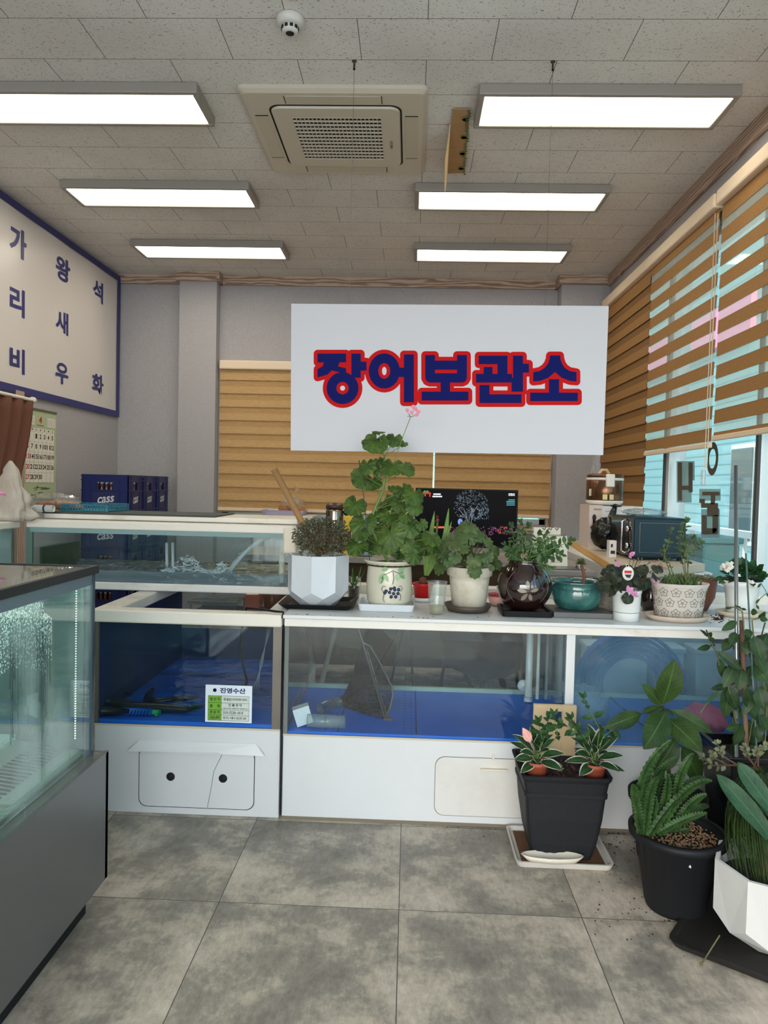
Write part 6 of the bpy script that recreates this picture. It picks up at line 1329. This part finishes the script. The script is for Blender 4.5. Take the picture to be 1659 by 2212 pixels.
p = PY(*c6(490, 1078), 2.99); q = MB(); q.lathe([(.0001, 0), (.023, 0), (.023, -.0008), (.0001, -.0008)], p, 28, axis='Y', sy=1.25); q.lathe([(.004, 0), (.006, 0), (.006, -.0008), (.004, -.0008), (.004, 0)], p+V((-.004, 0, .032)), 14, axis='Y'); tg = q.build('plant_tag', mat('tag_white', C(232, 232, 228), .5), t)
MB().box(p+V((-.015, -.0014, .000)), p+V((.014, -.0009, .012))).build('print_red', mRED, tg); q = MB(); q.slab([p+V((-.014, -.0009, -.004)), p+V((.014, -.0009, -.004)), p+V((.008, -.0009, -.018)), p+V((-.006, -.0009, -.016))], (0, -.0005, 0)); q.build('print_dark', mINK, tg)
# ---- 11 flower printed oval pot
c = ppot(1468, 3.12, ZT+.012); t = thing('potted_shrub', c, 'thin leggy plant in a pale oval pot printed with flowers', 'plant')
saucer('scalloped_saucer', V((c.x-.005, 3.12, ZT+.001)), .112, .024, mat('beige_clay', C(196, 180, 164), .6, nz=(20, .2)), 'scalloped beige oval saucer under the flower printed pot', sx=1.22, sy=.85, wav=(.02, 16, [.3, 1, 1, .3, 0]))
prof = [(.088, 0), (.092, .05), (.098, .10), (.106, .135), (.110, .148)]; mPRT = mat('pale_clay', C(196, 188, 178), .6, nz=(30, .1))
shell_pot(prof, c, mPRT, t, 64, sx=1.1, sy=.8, wav=(.018, 14, [0, 0, 0, 0, 1])); soil(c, .098, .135, t, 1.1, .8)
q = MB()
def rp11(z):
    for (r0_, z0_), (r1_, z1_) in zip(prof, prof[1:]):
        if z <= z1_: return r0_+(r1_-r0_)*(z-z0_)/(z1_-z0_)
    return .11
for row, zc in enumerate((.026, .070, .112)):
    for k in range(13):
        a0 = 2*math.pi*(k+.5*(row % 2))/13; r0 = .0
        def S(u, v, e=.0012): a = a0+u/.098; r_ = rp11(v)+e; return V((c.x+r_*1.1*math.cos(a), c.y+r_*.8*math.sin(a), c.z+v))
        L = []
        for i in range(31): w = 2*math.pi*i/30; R_ = .0175*(.72+.28*abs(math.cos(2.5*w))); L.append(S(R_*math.sin(w), zc+R_*math.cos(w)))
        q.tube(L, .0007, 4, caps=False); L = [S(.0036*math.sin(w), zc+.0036*math.cos(w)) for w in [2*math.pi*i/8 for i in range(9)]]; q.tube(L, .0007, 4, caps=False)
        for i in range(5): w = 2*math.pi*(i+.5)/5; q.tube([S(.004*math.sin(w), zc+.004*math.cos(w)), S(.010*math.sin(w), zc+.010*math.cos(w))], .0006, 3); w += .62; q.tube([S(.0185*math.sin(w), zc+.0185*math.cos(w)), S(.0205*math.sin(w), zc+.0205*math.cos(w))], .0009, 3)
q.build('printed_flowers', mat('print_brown', C(64, 54, 50), .6), t)
ql, qs = MB(), MB()
for P, n, L in ((((1000, 1140), (975, 900), (950, 780), (975, 640)), 9, .032), (((870, 1140), (790, 930), (830, 820), (850, 720)), 6, .030), (((990, 1120), (1000, 950), (1060, 860), (1100, 830)), 6, .030), (((980, 1100), (960, 900), (1030, 800), (1040, 780)), 6, .026), (((880, 1140), (840, 1000), (780, 890), (800, 860)), 5, .022), (((960, 1140), (940, 950), (910, 860), (930, 720)), 7, .026)):
    pts = [PY(*c6(x, y), 3.12+random.uniform(-.03, .03)) for x, y in P]; pts[0] = V((pts[0].x, 3.12, c.z+.138)); branch(qs, ql, pts, n, L, .014, r=.0026, fold=.2, start=.2)
for k in range(60):
    x = random.uniform(780, 1080); p = V((PY(*c6(x, 1130), 3.12).x, 3.12+random.uniform(-.05, .05), c.z+.135)); d = V((random.uniform(-.7, .7), random.uniform(-.5, .3), 1)).normalized(); leaf(ql, p, p+d*random.uniform(.025, .065), .0075, V((0, -1, .3)), bend=random.uniform(-.15, .15), fold=.3, nv=4, shape=(.3, .7))
qs.build('stems', mSTO, t); ql.build('foliage', leafmat('leggy_leaf', C(44, 70, 34), C(92, 112, 62)), t)
q = MB()
for k in range(26): p = PY(*c6(random.uniform(690, 790), random.uniform(960, 1100)), 3.14+random.uniform(-.03, .03)); leaf(q, p, p+rv(.02), .01, rv(1), nv=3, fold=.4)
q.build('dried_leaves', mat('dried_pink', C(170, 130, 120), .8), t)
# ---- 12 small dark pots behind
c = ppot(1408, 3.36, ZT+.001); t = thing('dark_jar', c, 'small dark glazed pot behind the flower printed pot', 'pot'); shell_pot([(.035, 0), (.055, .03), (.058, .07), (.045, .105), (.05, .11)], c, mDBR, t, 28)
c = ppot(1500, 3.42, ZT+.001); t = thing('potted_succulent', c, 'grey green succulents in a brown bowl behind the flower printed pot', 'plant'); shell_pot([(.06, 0), (.09, .06), (.1, .145), (.105, .15)], c, mat('brown_bowl', C(110, 66, 50), .5), t, 32); soil(c, .09, .14, t); q = MB()
for dx, dy in ((-.06, 0), (.0, .02), (.06, 0), (.03, -.04), (-.03, -.04)): rosette(q, c+V((dx, dy, .14)), .045, 18, .018, .2)
q.build('foliage', leafmat('blue_grey_leaf', C(96, 112, 90), C(150, 156, 126)), t)
# ---- 13 kalanchoe
c = ppot(1603, 3.28, ZT+.010); t = thing('potted_kalanchoe', c, 'white flowered kalanchoe in a white pot at the right end of the tank top', 'plant')
saucer('white_saucer', V((c.x, 3.27, ZT+.001)), .09, .022, mat('cream_saucer', C(204, 192, 170), .5), 'cream saucer with spilled soil under the kalanchoe pot', sx=1.25, sy=.9)
shell_pot([(.060, 0), (.064, .06), (.072, .12), (.080, .124), (.083, .15)], c, mat('white_plastic_pot', C(224, 228, 226), .4), t, 36); MB().lathe([(.072, .143), (.0845, .149), (.0845, .154), (.08, .154), (.07, .145)], c, 36).build('liner', mBLKm, t); soil(c, .07, .14, t)
ql, qf, qs = MB(), MB(), MB()
for k in range(90):
    a = random.random()*6.28; e = random.uniform(-.05, 1.3); d = V((math.cos(a)*math.cos(e), math.sin(a)*math.cos(e), math.sin(e)*.75)); p = c+V((0, 0, .15))+d*random.uniform(.05, .085); leaf(ql, p, p+(d+rv(.5)).normalized()*.045, .032, V((0, -.5, 1))+rv(.5), bend=.05, fold=.2, nv=6, teeth=.12)
for (x, y, n, sp_) in ((1310, 1020, 26, .018), (1510, 1165, 16, .014), (1345, 1010, 12, .012)):
    qf = MB()
    for k in range(n): p = PY(*c6(x, y), 3.20)+rv(sp_); flower(qf, p, .009, rv(1)+V((0, -1, .3)), 4, .8)
    qf.build('flower_cluster', mWHP, t)
for P in (((1600, 1160), (1650, 1240), (1590, 1290), (1560, 1340)),): pts = [PY(*c6(x, y), 3.2) for x, y in P]; qs.tube(pts, .0018, 5); [leaf(ql, p, p+V((random.uniform(-.02, .02), 0, -.02)), .01, (0, -1, 0), nv=4) for p in pts]
ql.build('foliage', leafmat('kalanchoe_leaf', C(24, 56, 30), C(50, 88, 46)), t); qs.build('stems', mSTO, t)
# ================================================================== FLOOR POTS
def d1(x, y): return 1050+x/2.724, 1400+y/2.724
# ---- black square planter with hoyas
t = thing('square_planter', (.607, 2.825, .012), 'black square planter holding two small pots of white edged hoya', 'planter')
cx, cy, z0 = .607, 2.825, .012
tray('white_tray', (cx+.0, 2.825, .001), .182, .15, .022, mat('dirty_white_tray', C(206, 200, 190), .45, nz=(5, .3)), 'white plastic tray with dirt under the black square planter', fl=1.05, th=.008)
tag(MB().box((cx-.155, 2.70, .0075), (cx+.155, 2.95, .0105)).build('dirt_patch', mat('rust_dirt', C(110, 74, 50), .9, nz=(12, .6)), loc=(cx, 2.8, .0075)), 'brown dirt lying in the white tray', 'dirt')
saucer('scalloped_dish', V((cx-.045, 2.695, .024)), .062, .022, mat('cream_dish', C(216, 208, 190), .5), 'long scalloped cream dish of dry soil leaning on the tray front', sx=1.85, sy=.55, wav=(.03, 18, [.2, 1, 1, .2, 0]))
def sq(h, z, r=.02): return [V((p.x, p.y, z0+z)) for p in rrect(cx, cy, h*.93, h*.80, r, 0, 3)]
mPLN = mat('planter_plastic', C(34, 35, 38), .6, spec=.25, nz=(50, .3), bump=(40, .15))
q = MB(); q.loft([sq(.118, 0), sq(.135, .06), sq(.152, .16), sq(.160, .245), sq(.166, .248), sq(.167, .262), sq(.163, .265), sq(.170, .305), sq(.178, .318), sq(.181, .330), sq(.168, .330), sq(.158, .300), sq(.156, .285)], smooth=False); q.build('pot', mPLN, t)
q = MB(); q.add(sq(.157, .292), [tuple(range(len(sq(.157, .3))))]); q.build('soil', mSOIL, t)
q = MB()
for k in range(260): p = V((cx+random.uniform(-.13, .13), cy+random.uniform(-.12, .1), z0+.295+random.random()*.02)); leaf(q, p, p+rv(.02), .008, rv(1), nv=2, fold=.3)
q.build('dried_leaves', mat('dried_purple', C(92, 58, 66), .9, nz=(40, .5)), t)
def hoya(px, py, label, seed, up=()):
    random.seed(seed); c = PY(px, py, 2.76); c.z = z0+.296
    t = thing('potted_hoya', c, label, 'plant', ); shell_pot([(.036, 0), (.042, .05), (.046, .052), (.047, .068)], c, mat('terracotta_plastic', C(160, 78, 52), .55), t, 26); soil(c, .042, .058, t)
    ql, qs, qp, qg = MB(), MB(), MB(), MB(); top = c+V((0, 0, .06))
    for k in range(22):
        a = k*2.4; s_ = k/22; d = V((math.cos(a)*(.35+s_), math.sin(a)*(.3+s_*.7)-.2, 1.15-s_*1.5)).normalized(); p0 = top+V((0, 0, .05*(1-s_)))+d*.015
        leaf(ql, p0, p0+d*random.uniform(.070, .105), .046*random.uniform(.75, 1), V((-d.x*.4, -.5, 1)), bend=.07, fold=.25, nv=8, shape=(.45, .85)); qs.tube([top+V((0, 0, -.01)), p0], .002, 5)
    for P in up:
        pts = [PY(*d1(x, y), 2.72) for x, y in P]; pts[0] = top; branch(qs, qg, pts, 3, .046, .020, r=.002, start=.4, nrm=None)
    ql.build('foliage', gHOY, t); qg.build('shoot_leaves', gDK, t); qs.build('stems', mSTG, t); return t, c
th, c = hoya(1158, 1668, 'white edged hoya with one pink leaf, left in the square planter', 31, (((300, 640), (330, 540), (310, 440)), ((380, 640), (420, 520), (400, 400)), ((330, 600), (350, 500), (365, 420))))
q = MB(); p = PY(*d1(262, 555), 2.66); leaf(q, p, PY(*d1(215, 468), 2.65), .032, (0, -1, .3), bend=.05, nv=8); q.build('pink_leaf', gPINK, th)
hoya(1283, 1662, 'white edged hoya with taller shoots, right in the square planter', 37, (((560, 640), (540, 500), (450, 450)), ((640, 640), (560, 540), (500, 420)), ((640, 600), (670, 480), (575, 300)), ((660, 600), (690, 520), (760, 470)), ((640, 620), (600, 560), (550, 480))))
random.seed(50)
# cardboard carrier behind
cc = PY(1195, 1600, 2.975); mCB = mat('carton_board', C(206, 180, 140), .8); zt_ = PY(1195, 1520, 2.975).z
t = thing('cardboard_carrier', (cc.x, 2.968, .30), 'tan cardboard carrier with a handle hole standing behind the square planter', 'carrier')
def holed(x0_, x1_, z0_, z1_, hx0_, hx1_, hz0, hz1, Y, th, q):
    q.box((x0_, Y, z0_), (hx0_, Y+th, z1_)).box((hx1_, Y, z0_), (x1_, Y+th, z1_)).box((hx0_, Y, z0_), (hx1_, Y+th, hz0)).box((hx0_, Y, hz1), (hx1_, Y+th, z1_))
q = MB(); w_ = .086; holed(cc.x-w_, cc.x+w_, .30, zt_, cc.x-.032, cc.x+.028, zt_-.062, zt_-.026, 2.955, .004, q); holed(cc.x-w_, cc.x+w_, .30, zt_-.0, cc.x-.032, cc.x+.028, zt_-.062, zt_-.026, 2.968, .003, q); q.build('board', mCB, t, bevel=.001)
# ---- rear nursery pot with broad leaves
c = V((PY(1440, 1800, 2.80).x, 2.80, .001)); t = thing('potted_sapling', c, 'broad leaved sapling in a dark pot behind the star cactus pot', 'plant')
shell_pot([(.105, 0), (.135, .22), (.145, .225), (.147, .25)], c, mBLKm, t, 40); soil(c, .133, .225, t)
ql, qs = MB(), MB()
st = [c+V((0, 0, .22)), PY(*d1(1075, 720), 2.75), PY(*d1(1050, 540), 2.72), PY(*d1(1040, 335), 2.70)]; qs.tube(st, [.009, .008, .007, .004], 8)
for (b_, tp_, w_, dn) in (((1038, 330), (1112, 64), 155, 0), ((1030, 335), (915, 208), 70, 0), ((912, 385), (692, 470), 95, -.02), ((1058, 372), (925, 596), 160, -.06), ((1070, 415), (1272, 612), 145, -.06), ((1092, 362), (1336, 502), 80, .0), ((1120, 535), (982, 736), 140, -.0), ((1150, 580), (1262, 792), 130, .03), ((1040, 350), (1098, 404), 45, -.05), ((1035, 345), (925, 360), 30, .0), ((1020, 345), (910, 385), 34, -.01)):
    p0, p1 = PY(*d1(*b_), 2.70+dn*.5), PY(*d1(*tp_), 2.68+dn*2); leaf(ql, p0, p1, w_/2.724*2.7/1583, (.1, -1, .35), bend=.05, fold=.14, nv=16, shape=(.45, .8), wav=.04); s_ = min((lerpP(st, k/20) for k in range(21)), key=lambda s: (s-p0).length); qs.tube([s_, (s_+p0)/2, p0], .003, 6)
ql.build('foliage', gBRD, t); qs.build('stems', mat('sapling_stem', C(70, 84, 50), .6), t)
# ---- star cactus (stapelia) in black round pot
c = V((PY(1460, 1900, 2.47).x, 2.47, .001)); t = thing('potted_stapelia', c, 'toothed green succulent stems spilling from a black round pot on the floor', 'plant')
mRPT = mat('round_pot_black', C(28, 29, 32), .55, spec=.25, nz=(6, .3))
shell_pot([(.094, 0), (.098, .01), (.135, .235), (.138, .237), (.158, .241), (.160, .262), (.154, .266)], c, mRPT, t, 48, wav=(.012, 24, [0, 1, 1, 0, 0, 0, 0]), th=.014); soil(c, .135, .235, t)
q = MB()
for k in range(600): a = random.random()*6.28; r_ = .12*random.random()**.5; q.ball(c+V((r_*math.cos(a), r_*math.sin(a), .244+random.random()*.006)), random.uniform(.002, .0048), 0, 6, (1, 1, .7))
g_ = q.build('gravel', mat('gravel', C(150, 116, 84), .9, nz=(60, .6)), t); g_['kind'] = 'stuff'
MB().obox(PY(1491, 1872, 2.34)+V((0, 0, 0)), .008, .002, .008, .2, 0, 0, .6).build('sticker', mWHP, t)
def star(q, pts, R_):
    pts = curve3(*pts, 34) if len(pts) == 3 else [lerpP(pts, k/34*.999) for k in range(35)]; n = len(pts); vs = []; uv = []; fs = []
    for i, p in enumerate(pts):
        d = (pts[min(i+1, n-1)]-pts[max(i-1, 0)]).normalized(); a = d.cross(V((.2, 1, .1))).normalized(); b_ = d.cross(a); tp_ = (1-(i/(n-1))**5*.75)*(.6+.4*min(1, i/3))
        for k in range(8):
            w = math.pi*k/4; r_ = R_*tp_*((1.0+(.5 if i % 2 else .0)) if k % 2 == 0 else .5); vs.append(p+(a*math.cos(w)+b_*math.sin(w))*r_); uv.append((.0 if k % 2 else .5, i/n))
    for i in range(n-1):
        for k in range(8): fs.append((i*8+k, i*8+(k+1) % 8, (i+1)*8+(k+1) % 8, (i+1)*8+k))
    fs.append(tuple(range((n-1)*8, n*8))[::-1]); q.add(vs, fs, 0, False, uv)
q = MB()
SL = [((960, 1080), (945, 950), (865, 800)), ((965, 1085), (985, 980), (1000, 870)), ((990, 1050), (1080, 900), (1070, 740)), ((910, 1000), (840, 720), (1090, 540)), ((930, 980), (890, 700), (1060, 580)), ((1000, 1000), (1130, 850), (1310, 770)), ((1010, 1030), (1150, 1000), (1300, 970)), ((1000, 1060), (1080, 1000), (1230, 925)), ((1130, 1120), (1150, 1080), (1200, 1062)), ((960, 1010), (930, 900), (905, 760)), ((930, 1020), (880, 900), (862, 800)), ((950, 1000), (1000, 820), (1050, 720)), ((980, 1000), (1100, 860), (1200, 800)), ((1020, 1000), (1150, 780), (1330, 780)), ((1060, 1030), (1180, 960), (1260, 880)), ((1000, 980), (1080, 800), (1160, 700)), ((1090, 900), (1180, 770), (1290, 760)), ((940, 960), (960, 800), (1010, 760)), ((1100, 1000), (1200, 880), (1300, 860)), ((950, 1060), (900, 980), (880, 880)), ((1010, 1060), (1030, 1000), (1050, 960)), ((1150, 960), (1240, 920), (1310, 930)), ((960, 920), (900, 760), (990, 640)), ((1120, 880), (1140, 700), (1220, 620)), ((940, 880), (1000, 700), (1130, 640))]
SL += [tuple((x+random.uniform(-35, 35), y+random.uniform(-20, 30)) for x, y in P) for P in SL[:7]]
for i, P in enumerate(SL):
    Yb = 2.47+random.uniform(-.06, .05); pts = [PY(*d1(x, y), Yb+random.uniform(-.05, .03)*k) for k, (x, y) in enumerate(P)]
    if pts[0].z < .25 or P[0][1] > 950: pts[0].z = max(.235, min(pts[0].z, .26)); pts[0].y = min(pts[0].y, 2.52)
    star(q, pts, random.uniform(.0095, .0125))
q.build('succulent_stems', gSUC, t)
# ---- tall black square pot with vine on stakes
c = V((PY(1655, 1700, 2.76).x, 2.76, .001)); t = thing('tall_planter', c, 'tall black square pot with a climbing vine tied to metal and bamboo stakes', 'plant')
xL = PX(1, 1, 1) and PY(1568, 1700, 2.66).x; q = MB(); w_ = c.x-xL
def sq2(h, z): return [V((c.x+sx_*h, c.y+sy_*h*.7, z)) for sx_, sy_ in ((-1, -1), (1, -1), (1, 1), (-1, 1))]
q.loft([sq2(w_*.80, .001), sq2(w_*1.0, .44), sq2(w_*1.04, .44), sq2(w_*1.04, .46), sq2(w_*.94, .46), sq2(w_*.92, .40)]); q.build('pot', mat('gloss_black_pot', C(18, 18, 20), .25), t, bevel=.003)
q = MB(); q.add(sq2(w_*.93, .42), [(0, 1, 2, 3)]); q.build('soil', mSOIL, t)
def e2(x, y): return 1300+x/4.253, 1180+y/4.253
def stake(x, y, x2, y2, Y, r, m):
    a, b_ = PY(x, y, Y), PY(x2, y2, Y); d = (b_-a).normalized(); k = (a.z-.40)/(-d.z); b_ = a+d*k; return MB().tube([a, b_], r, 10).build('stake', m, t)
stake(1590, 1005, 1591, 1600, 2.74, .0068, mat('silver_stake', C(150, 156, 160), .3, .8)); stake(1611, 1195, 1634, 1610, 2.70, .0032, mat('teal_stake', C(90, 120, 116), .4)); stake(1602, 1340, 1612, 1600, 2.72, .0085, mat('bark_stake', C(120, 90, 72), .8))
ql, qs = MB(), MB()
vines = [[(1300, 1900), (1330, 1400), (1310, 1000), (1300, 700), (1290, 600), (1230, 560), (1140, 560)], [(1250, 1700), (1160, 1280), (1080, 1150), (1070, 1010), (990, 860), (960, 770)], [(1350, 1800), (1440, 1300), (1400, 900), (1380, 680), (1440, 660), (1500, 640)], [(1300, 1330), (1160, 1270), (1060, 1360), (960, 1450), (905, 1530)], [(1500, 1800), (1520, 1400), (1420, 1000), (1500, 700)], [(1200, 1700), (1290, 1500), (1400, 1420), (1527, 1500)]]
for Vv in vines: qs.tube([PY(*e2(x, y), 2.72+random.uniform(-.03, .05)) for x, y in Vv], .0026, 6)
LVv = [((1160, 1285), (1128, 1575), 150), ((1160, 1285), (1240, 1512), 115), ((1150, 1285), (1000, 1310), 60), ((1080, 1330), (945, 1450), 30), ((1330, 1300), (1370, 1520), 150), ((1440, 1300), (1490, 1500), 140), ((1060, 965), (1290, 1140), 85), ((1225, 1090), (1115, 1300), 120), ((1290, 1120), (1250, 1330), 120), ((1390, 820), (1470, 1060), 130), ((1420, 820), (1527, 930), 110), ((1240, 690), (1098, 775), 75), ((1230, 790), (1180, 910), 90), ((1110, 900), (1190, 930), 50), ((1080, 1030), (1100, 1200), 70), ((1330, 870), (1330, 1000), 90), ((1400, 1100), (1527, 1250), 150), ((1430, 1020), (1500, 1180), 100), ((1380, 1350), (1290, 1560), 90), ((1260, 1650), (1140, 1680), 90), ((1290, 1620), (1210, 1830), 110), ((1360, 1600), (1300, 1790), 90), ((1450, 1560), (1527, 1700), 110), ((1420, 1620), (1440, 1780), 100), ((970, 830), (900, 765), 30), ((970, 830), (1010, 790), 50), ((985, 860), (1035, 850), 40), ((1000, 920), (875, 945), 55), ((1000, 910), (1045, 905), 30), ((1290, 580), (1220, 545), 20), ((1280, 575), (1330, 585), 22), ((1370, 600), (1430, 610), 60), ((1440, 660), (1500, 600), 55), ((1450, 660), (1527, 680), 50), ((1320, 760), (1370, 840), 70), ((1200, 1020), (1240, 1130), 60), ((1527, 800), (1440, 960), 100), ((1350, 1450), (1420, 1600), 100), ((1200, 560), (1130, 575), 18), ((1380, 930), (1420, 1010), 60), ((1180, 1180), (1120, 1100), 60), ((1500, 1380), (1440, 1560), 110)]
for (b_, tp_, w_) in LVv:
    Yl = 2.70+random.uniform(-.07, .08); leaf(ql, PY(*e2(*b_), Yl), PY(*e2(*tp_), Yl-.02), w_/4.253*2.7/1583, (random.uniform(-.3, .3), -1, random.uniform(.1, .5)), bend=random.uniform(.02, .1), fold=.15, nv=10, shape=(.42, .8), wav=.05)
for k in range(46):
    x, y = random.uniform(1180, 1560), random.uniform(780, 1820); Yl = random.uniform(2.74, 2.86); p = PY(*e2(x, y), Yl); leaf(ql, p, p+V((random.uniform(-.04, .04), -.01, -random.uniform(.03, .07))), random.uniform(.025, .042), V((random.uniform(-.6, .6), -1, .4)), bend=.08, fold=.15, nv=8)
ql.build('foliage', leafmat('vine_leaf', C(22, 44, 22), C(54, 80, 40), var=14), t); qs.build('stems', mSTO, t)
ql, qs = MB(), MB()
for P in (((1600, 760), (1480, 690), (1330, 690), (1270, 640)), ((1480, 690), (1400, 640), (1360, 560)), ((1600, 720), (1540, 640), (1520, 580)), ((1600, 700), (1600, 620), (1640, 570)), ((1420, 690), (1350, 650), (1330, 620)), ((1560, 740), (1600, 640), (1590, 600))):
    pts = [PY(*d1(x, y), 2.55+.02*i) for i, (x, y) in enumerate(P)]; branch(qs, ql, pts, 6, .022, .015, r=.004, up=.6, start=.45, fold=.05)
c2 = V((PY(1668, 1750, 2.62).x, 2.62, .30))
t2 = thing('jade_plant', V((c.x, 2.56, .45)), 'trailing jade plant with pale coin leaves at the right edge above the ponytail', 'plant')
ql.build('foliage', gJAD, t2); qs.build('stems', mSTB, t2)
# ---- white faceted floor pot with ponytail grass and strap leaves
c = V((PY(1672, 1950, 2.27).x, 2.27, .016)); t = thing('potted_ponytail', c, 'ponytail and strap leaved plant in a white faceted pot at the right edge', 'plant')
facet_pot(c, .180, .245, mWPOTb, t, rot=.31, low=.5, zk=.36, zl=.2); soil(c, .155, .185, t)
mTRB = mat('black_tray_soiled', C(36, 34, 32), .5)
tray('black_tray', (c.x+.05, 2.27, .001), .30, .24, .016, mTRB, 'large black tray full of dirt under the white faceted pot at the right edge', rz=-.62, fl=1.03, th=.012)
tag(MB().add([V((c.x+.05, 2.27, .0075))+Matrix.Rotation(-.62, 3, 'Z') @ V((x, y, 0)) for x, y in ((-.27, -.21), (.27, -.21), (.27, .21), (-.27, .21))], [(0, 1, 2, 3)]).build('dirt_patch', mat('rust_dirt', C(110, 74, 50), .9, nz=(12, .6)), loc=(c.x, 2.27, .0075)), 'brown dirt and dry bits lying in the large black tray', 'dirt')
q = MB(); topp = PY(*d1(1610, 800), 2.45)
for k in range(420):
    a = random.random()*6.28; r_ = random.random()**.5; bx = topp+V((.03*math.cos(a), .03*math.sin(a), random.uniform(-.06, .05))); e_ = V((c.x+(.04+.095*r_)*math.cos(a), c.y+(.04+.095*r_)*math.sin(a), c.z+random.uniform(.19, .26)))
    midp = (bx+e_)/2+V((.085*math.cos(a), .07*math.sin(a), .07)); pts = curve3(bx, midp, e_, 7); w2 = .0016; vs = []; uv = []
    for i, p in enumerate(pts): ww = w2*(1-(i/8)**3); sd = V((-math.sin(a), math.cos(a), .2)) if k % 2 else V((1, 0, 0)); vs += [p-sd*ww, p+sd*ww]; uv += [(.3, i/7), (.7, i/7)]
    q.add(vs, [(2*i, 2*i+1, 2*i+3, 2*i+2) for i in range(7)], 0, True, uv)
q.build('grass_blades', leafmat('ponytail_leaf', C(20, 38, 20), C(60, 82, 36), var=40), t)
MB().tube([c+V((0, .04, .18)), (c+topp)/2+V((0, .02, .1)), topp], [.04, .02, .014], 12).build('trunk', mSTB, t)
q = MB()
for (P, w_) in ((((1670, 1110), (1520, 910), (1352, 742)), .058), (((1690, 960), (1570, 800), (1478, 672)), .056), (((1700, 1000), (1640, 900), (1628, 880)), .05)):
    pts = curve3(*[PY(*d1(x, y), 2.22+.03*i) for i, (x, y) in enumerate(P)], 14); vs = []; uv = []
    for i, p in enumerate(pts):
        s_ = i/14; d = (pts[min(i+1, 14)]-pts[max(i-1, 0)]).normalized(); sd = d.cross(V((0, -1, .35))).normalized(); ww = w_/2*(min(1, .6+s_))*(1-s_**6)+.001; n_ = sd.cross(d)
        for k, u in enumerate((-1, 0, 1)): vs.append(p+sd*(u*ww)+n_*(abs(u)*.006)); uv.append((k/2, s_))
    q.add(vs, [(i*3+k, i*3+k+1, (i+1)*3+k+1, (i+1)*3+k) for i in range(14) for k in range(2)], 0, True, uv)
q.build('strap_leaves', gSTR, t)
a = PY(*d1(1375, 1680), 2.2); tag(MB().tube([PZ(*d1(1268, 1858), .006), PZ(*d1(1375, 1690), .07)], .0025, 6).ball(PZ(*d1(1268, 1858), .008), .005, 0, 8).build('thin_stick', mSTO, loc=PZ(*d1(1268, 1858), .003)), 'thin stick leaning out of the large black tray', 'stick')
# loose crumbs on the floor and the tank top
random.seed(77); q = MB()
def crumb(x, y, z, s_): q.obox((x, y, z+s_*.3), s_*random.uniform(.6, 1.6), s_*random.uniform(.5, 1), s_*.5, random.random()*3, 0, random.random())
for k in range(90): p = PZ(random.gauss(1400, 70), random.gauss(1960, 50), 0); crumb(p.x, p.y, 0, random.uniform(.002, .006))
for k in range(70): p = PZ(random.gauss(1310, 40), random.gauss(1830, 40), 0); crumb(p.x, min(p.y, 2.98), 0, random.uniform(.002, .006))
for k in range(60): p = PZ(random.uniform(900, 1500), random.gauss(1800, 12), 0); crumb(p.x, min(p.y, 2.98), 0, random.uniform(.001, .004))
o = q.build('soil_crumbs', mSOIL); o['kind'] = 'stuff'; tag(o, 'dark soil crumbs and dry bits scattered on the floor round the pots', 'dirt')
q = MB()
for k in range(60): p = PZ(random.gauss(1552, 10), random.gauss(1337, 4), ZT); crumb(p.x, p.y, ZT, random.uniform(.003, .008))
for k in range(60): p = PZ(random.uniform(620, 1500), random.uniform(1330, 1338), ZT); crumb(p.x, max(p.y, 2.985), ZT, random.uniform(.001, .004))
o = q.build('soil_crumbs', mSOIL); o['kind'] = 'stuff'; tag(o, 'dark soil crumbs scattered on the white tank top', 'dirt')
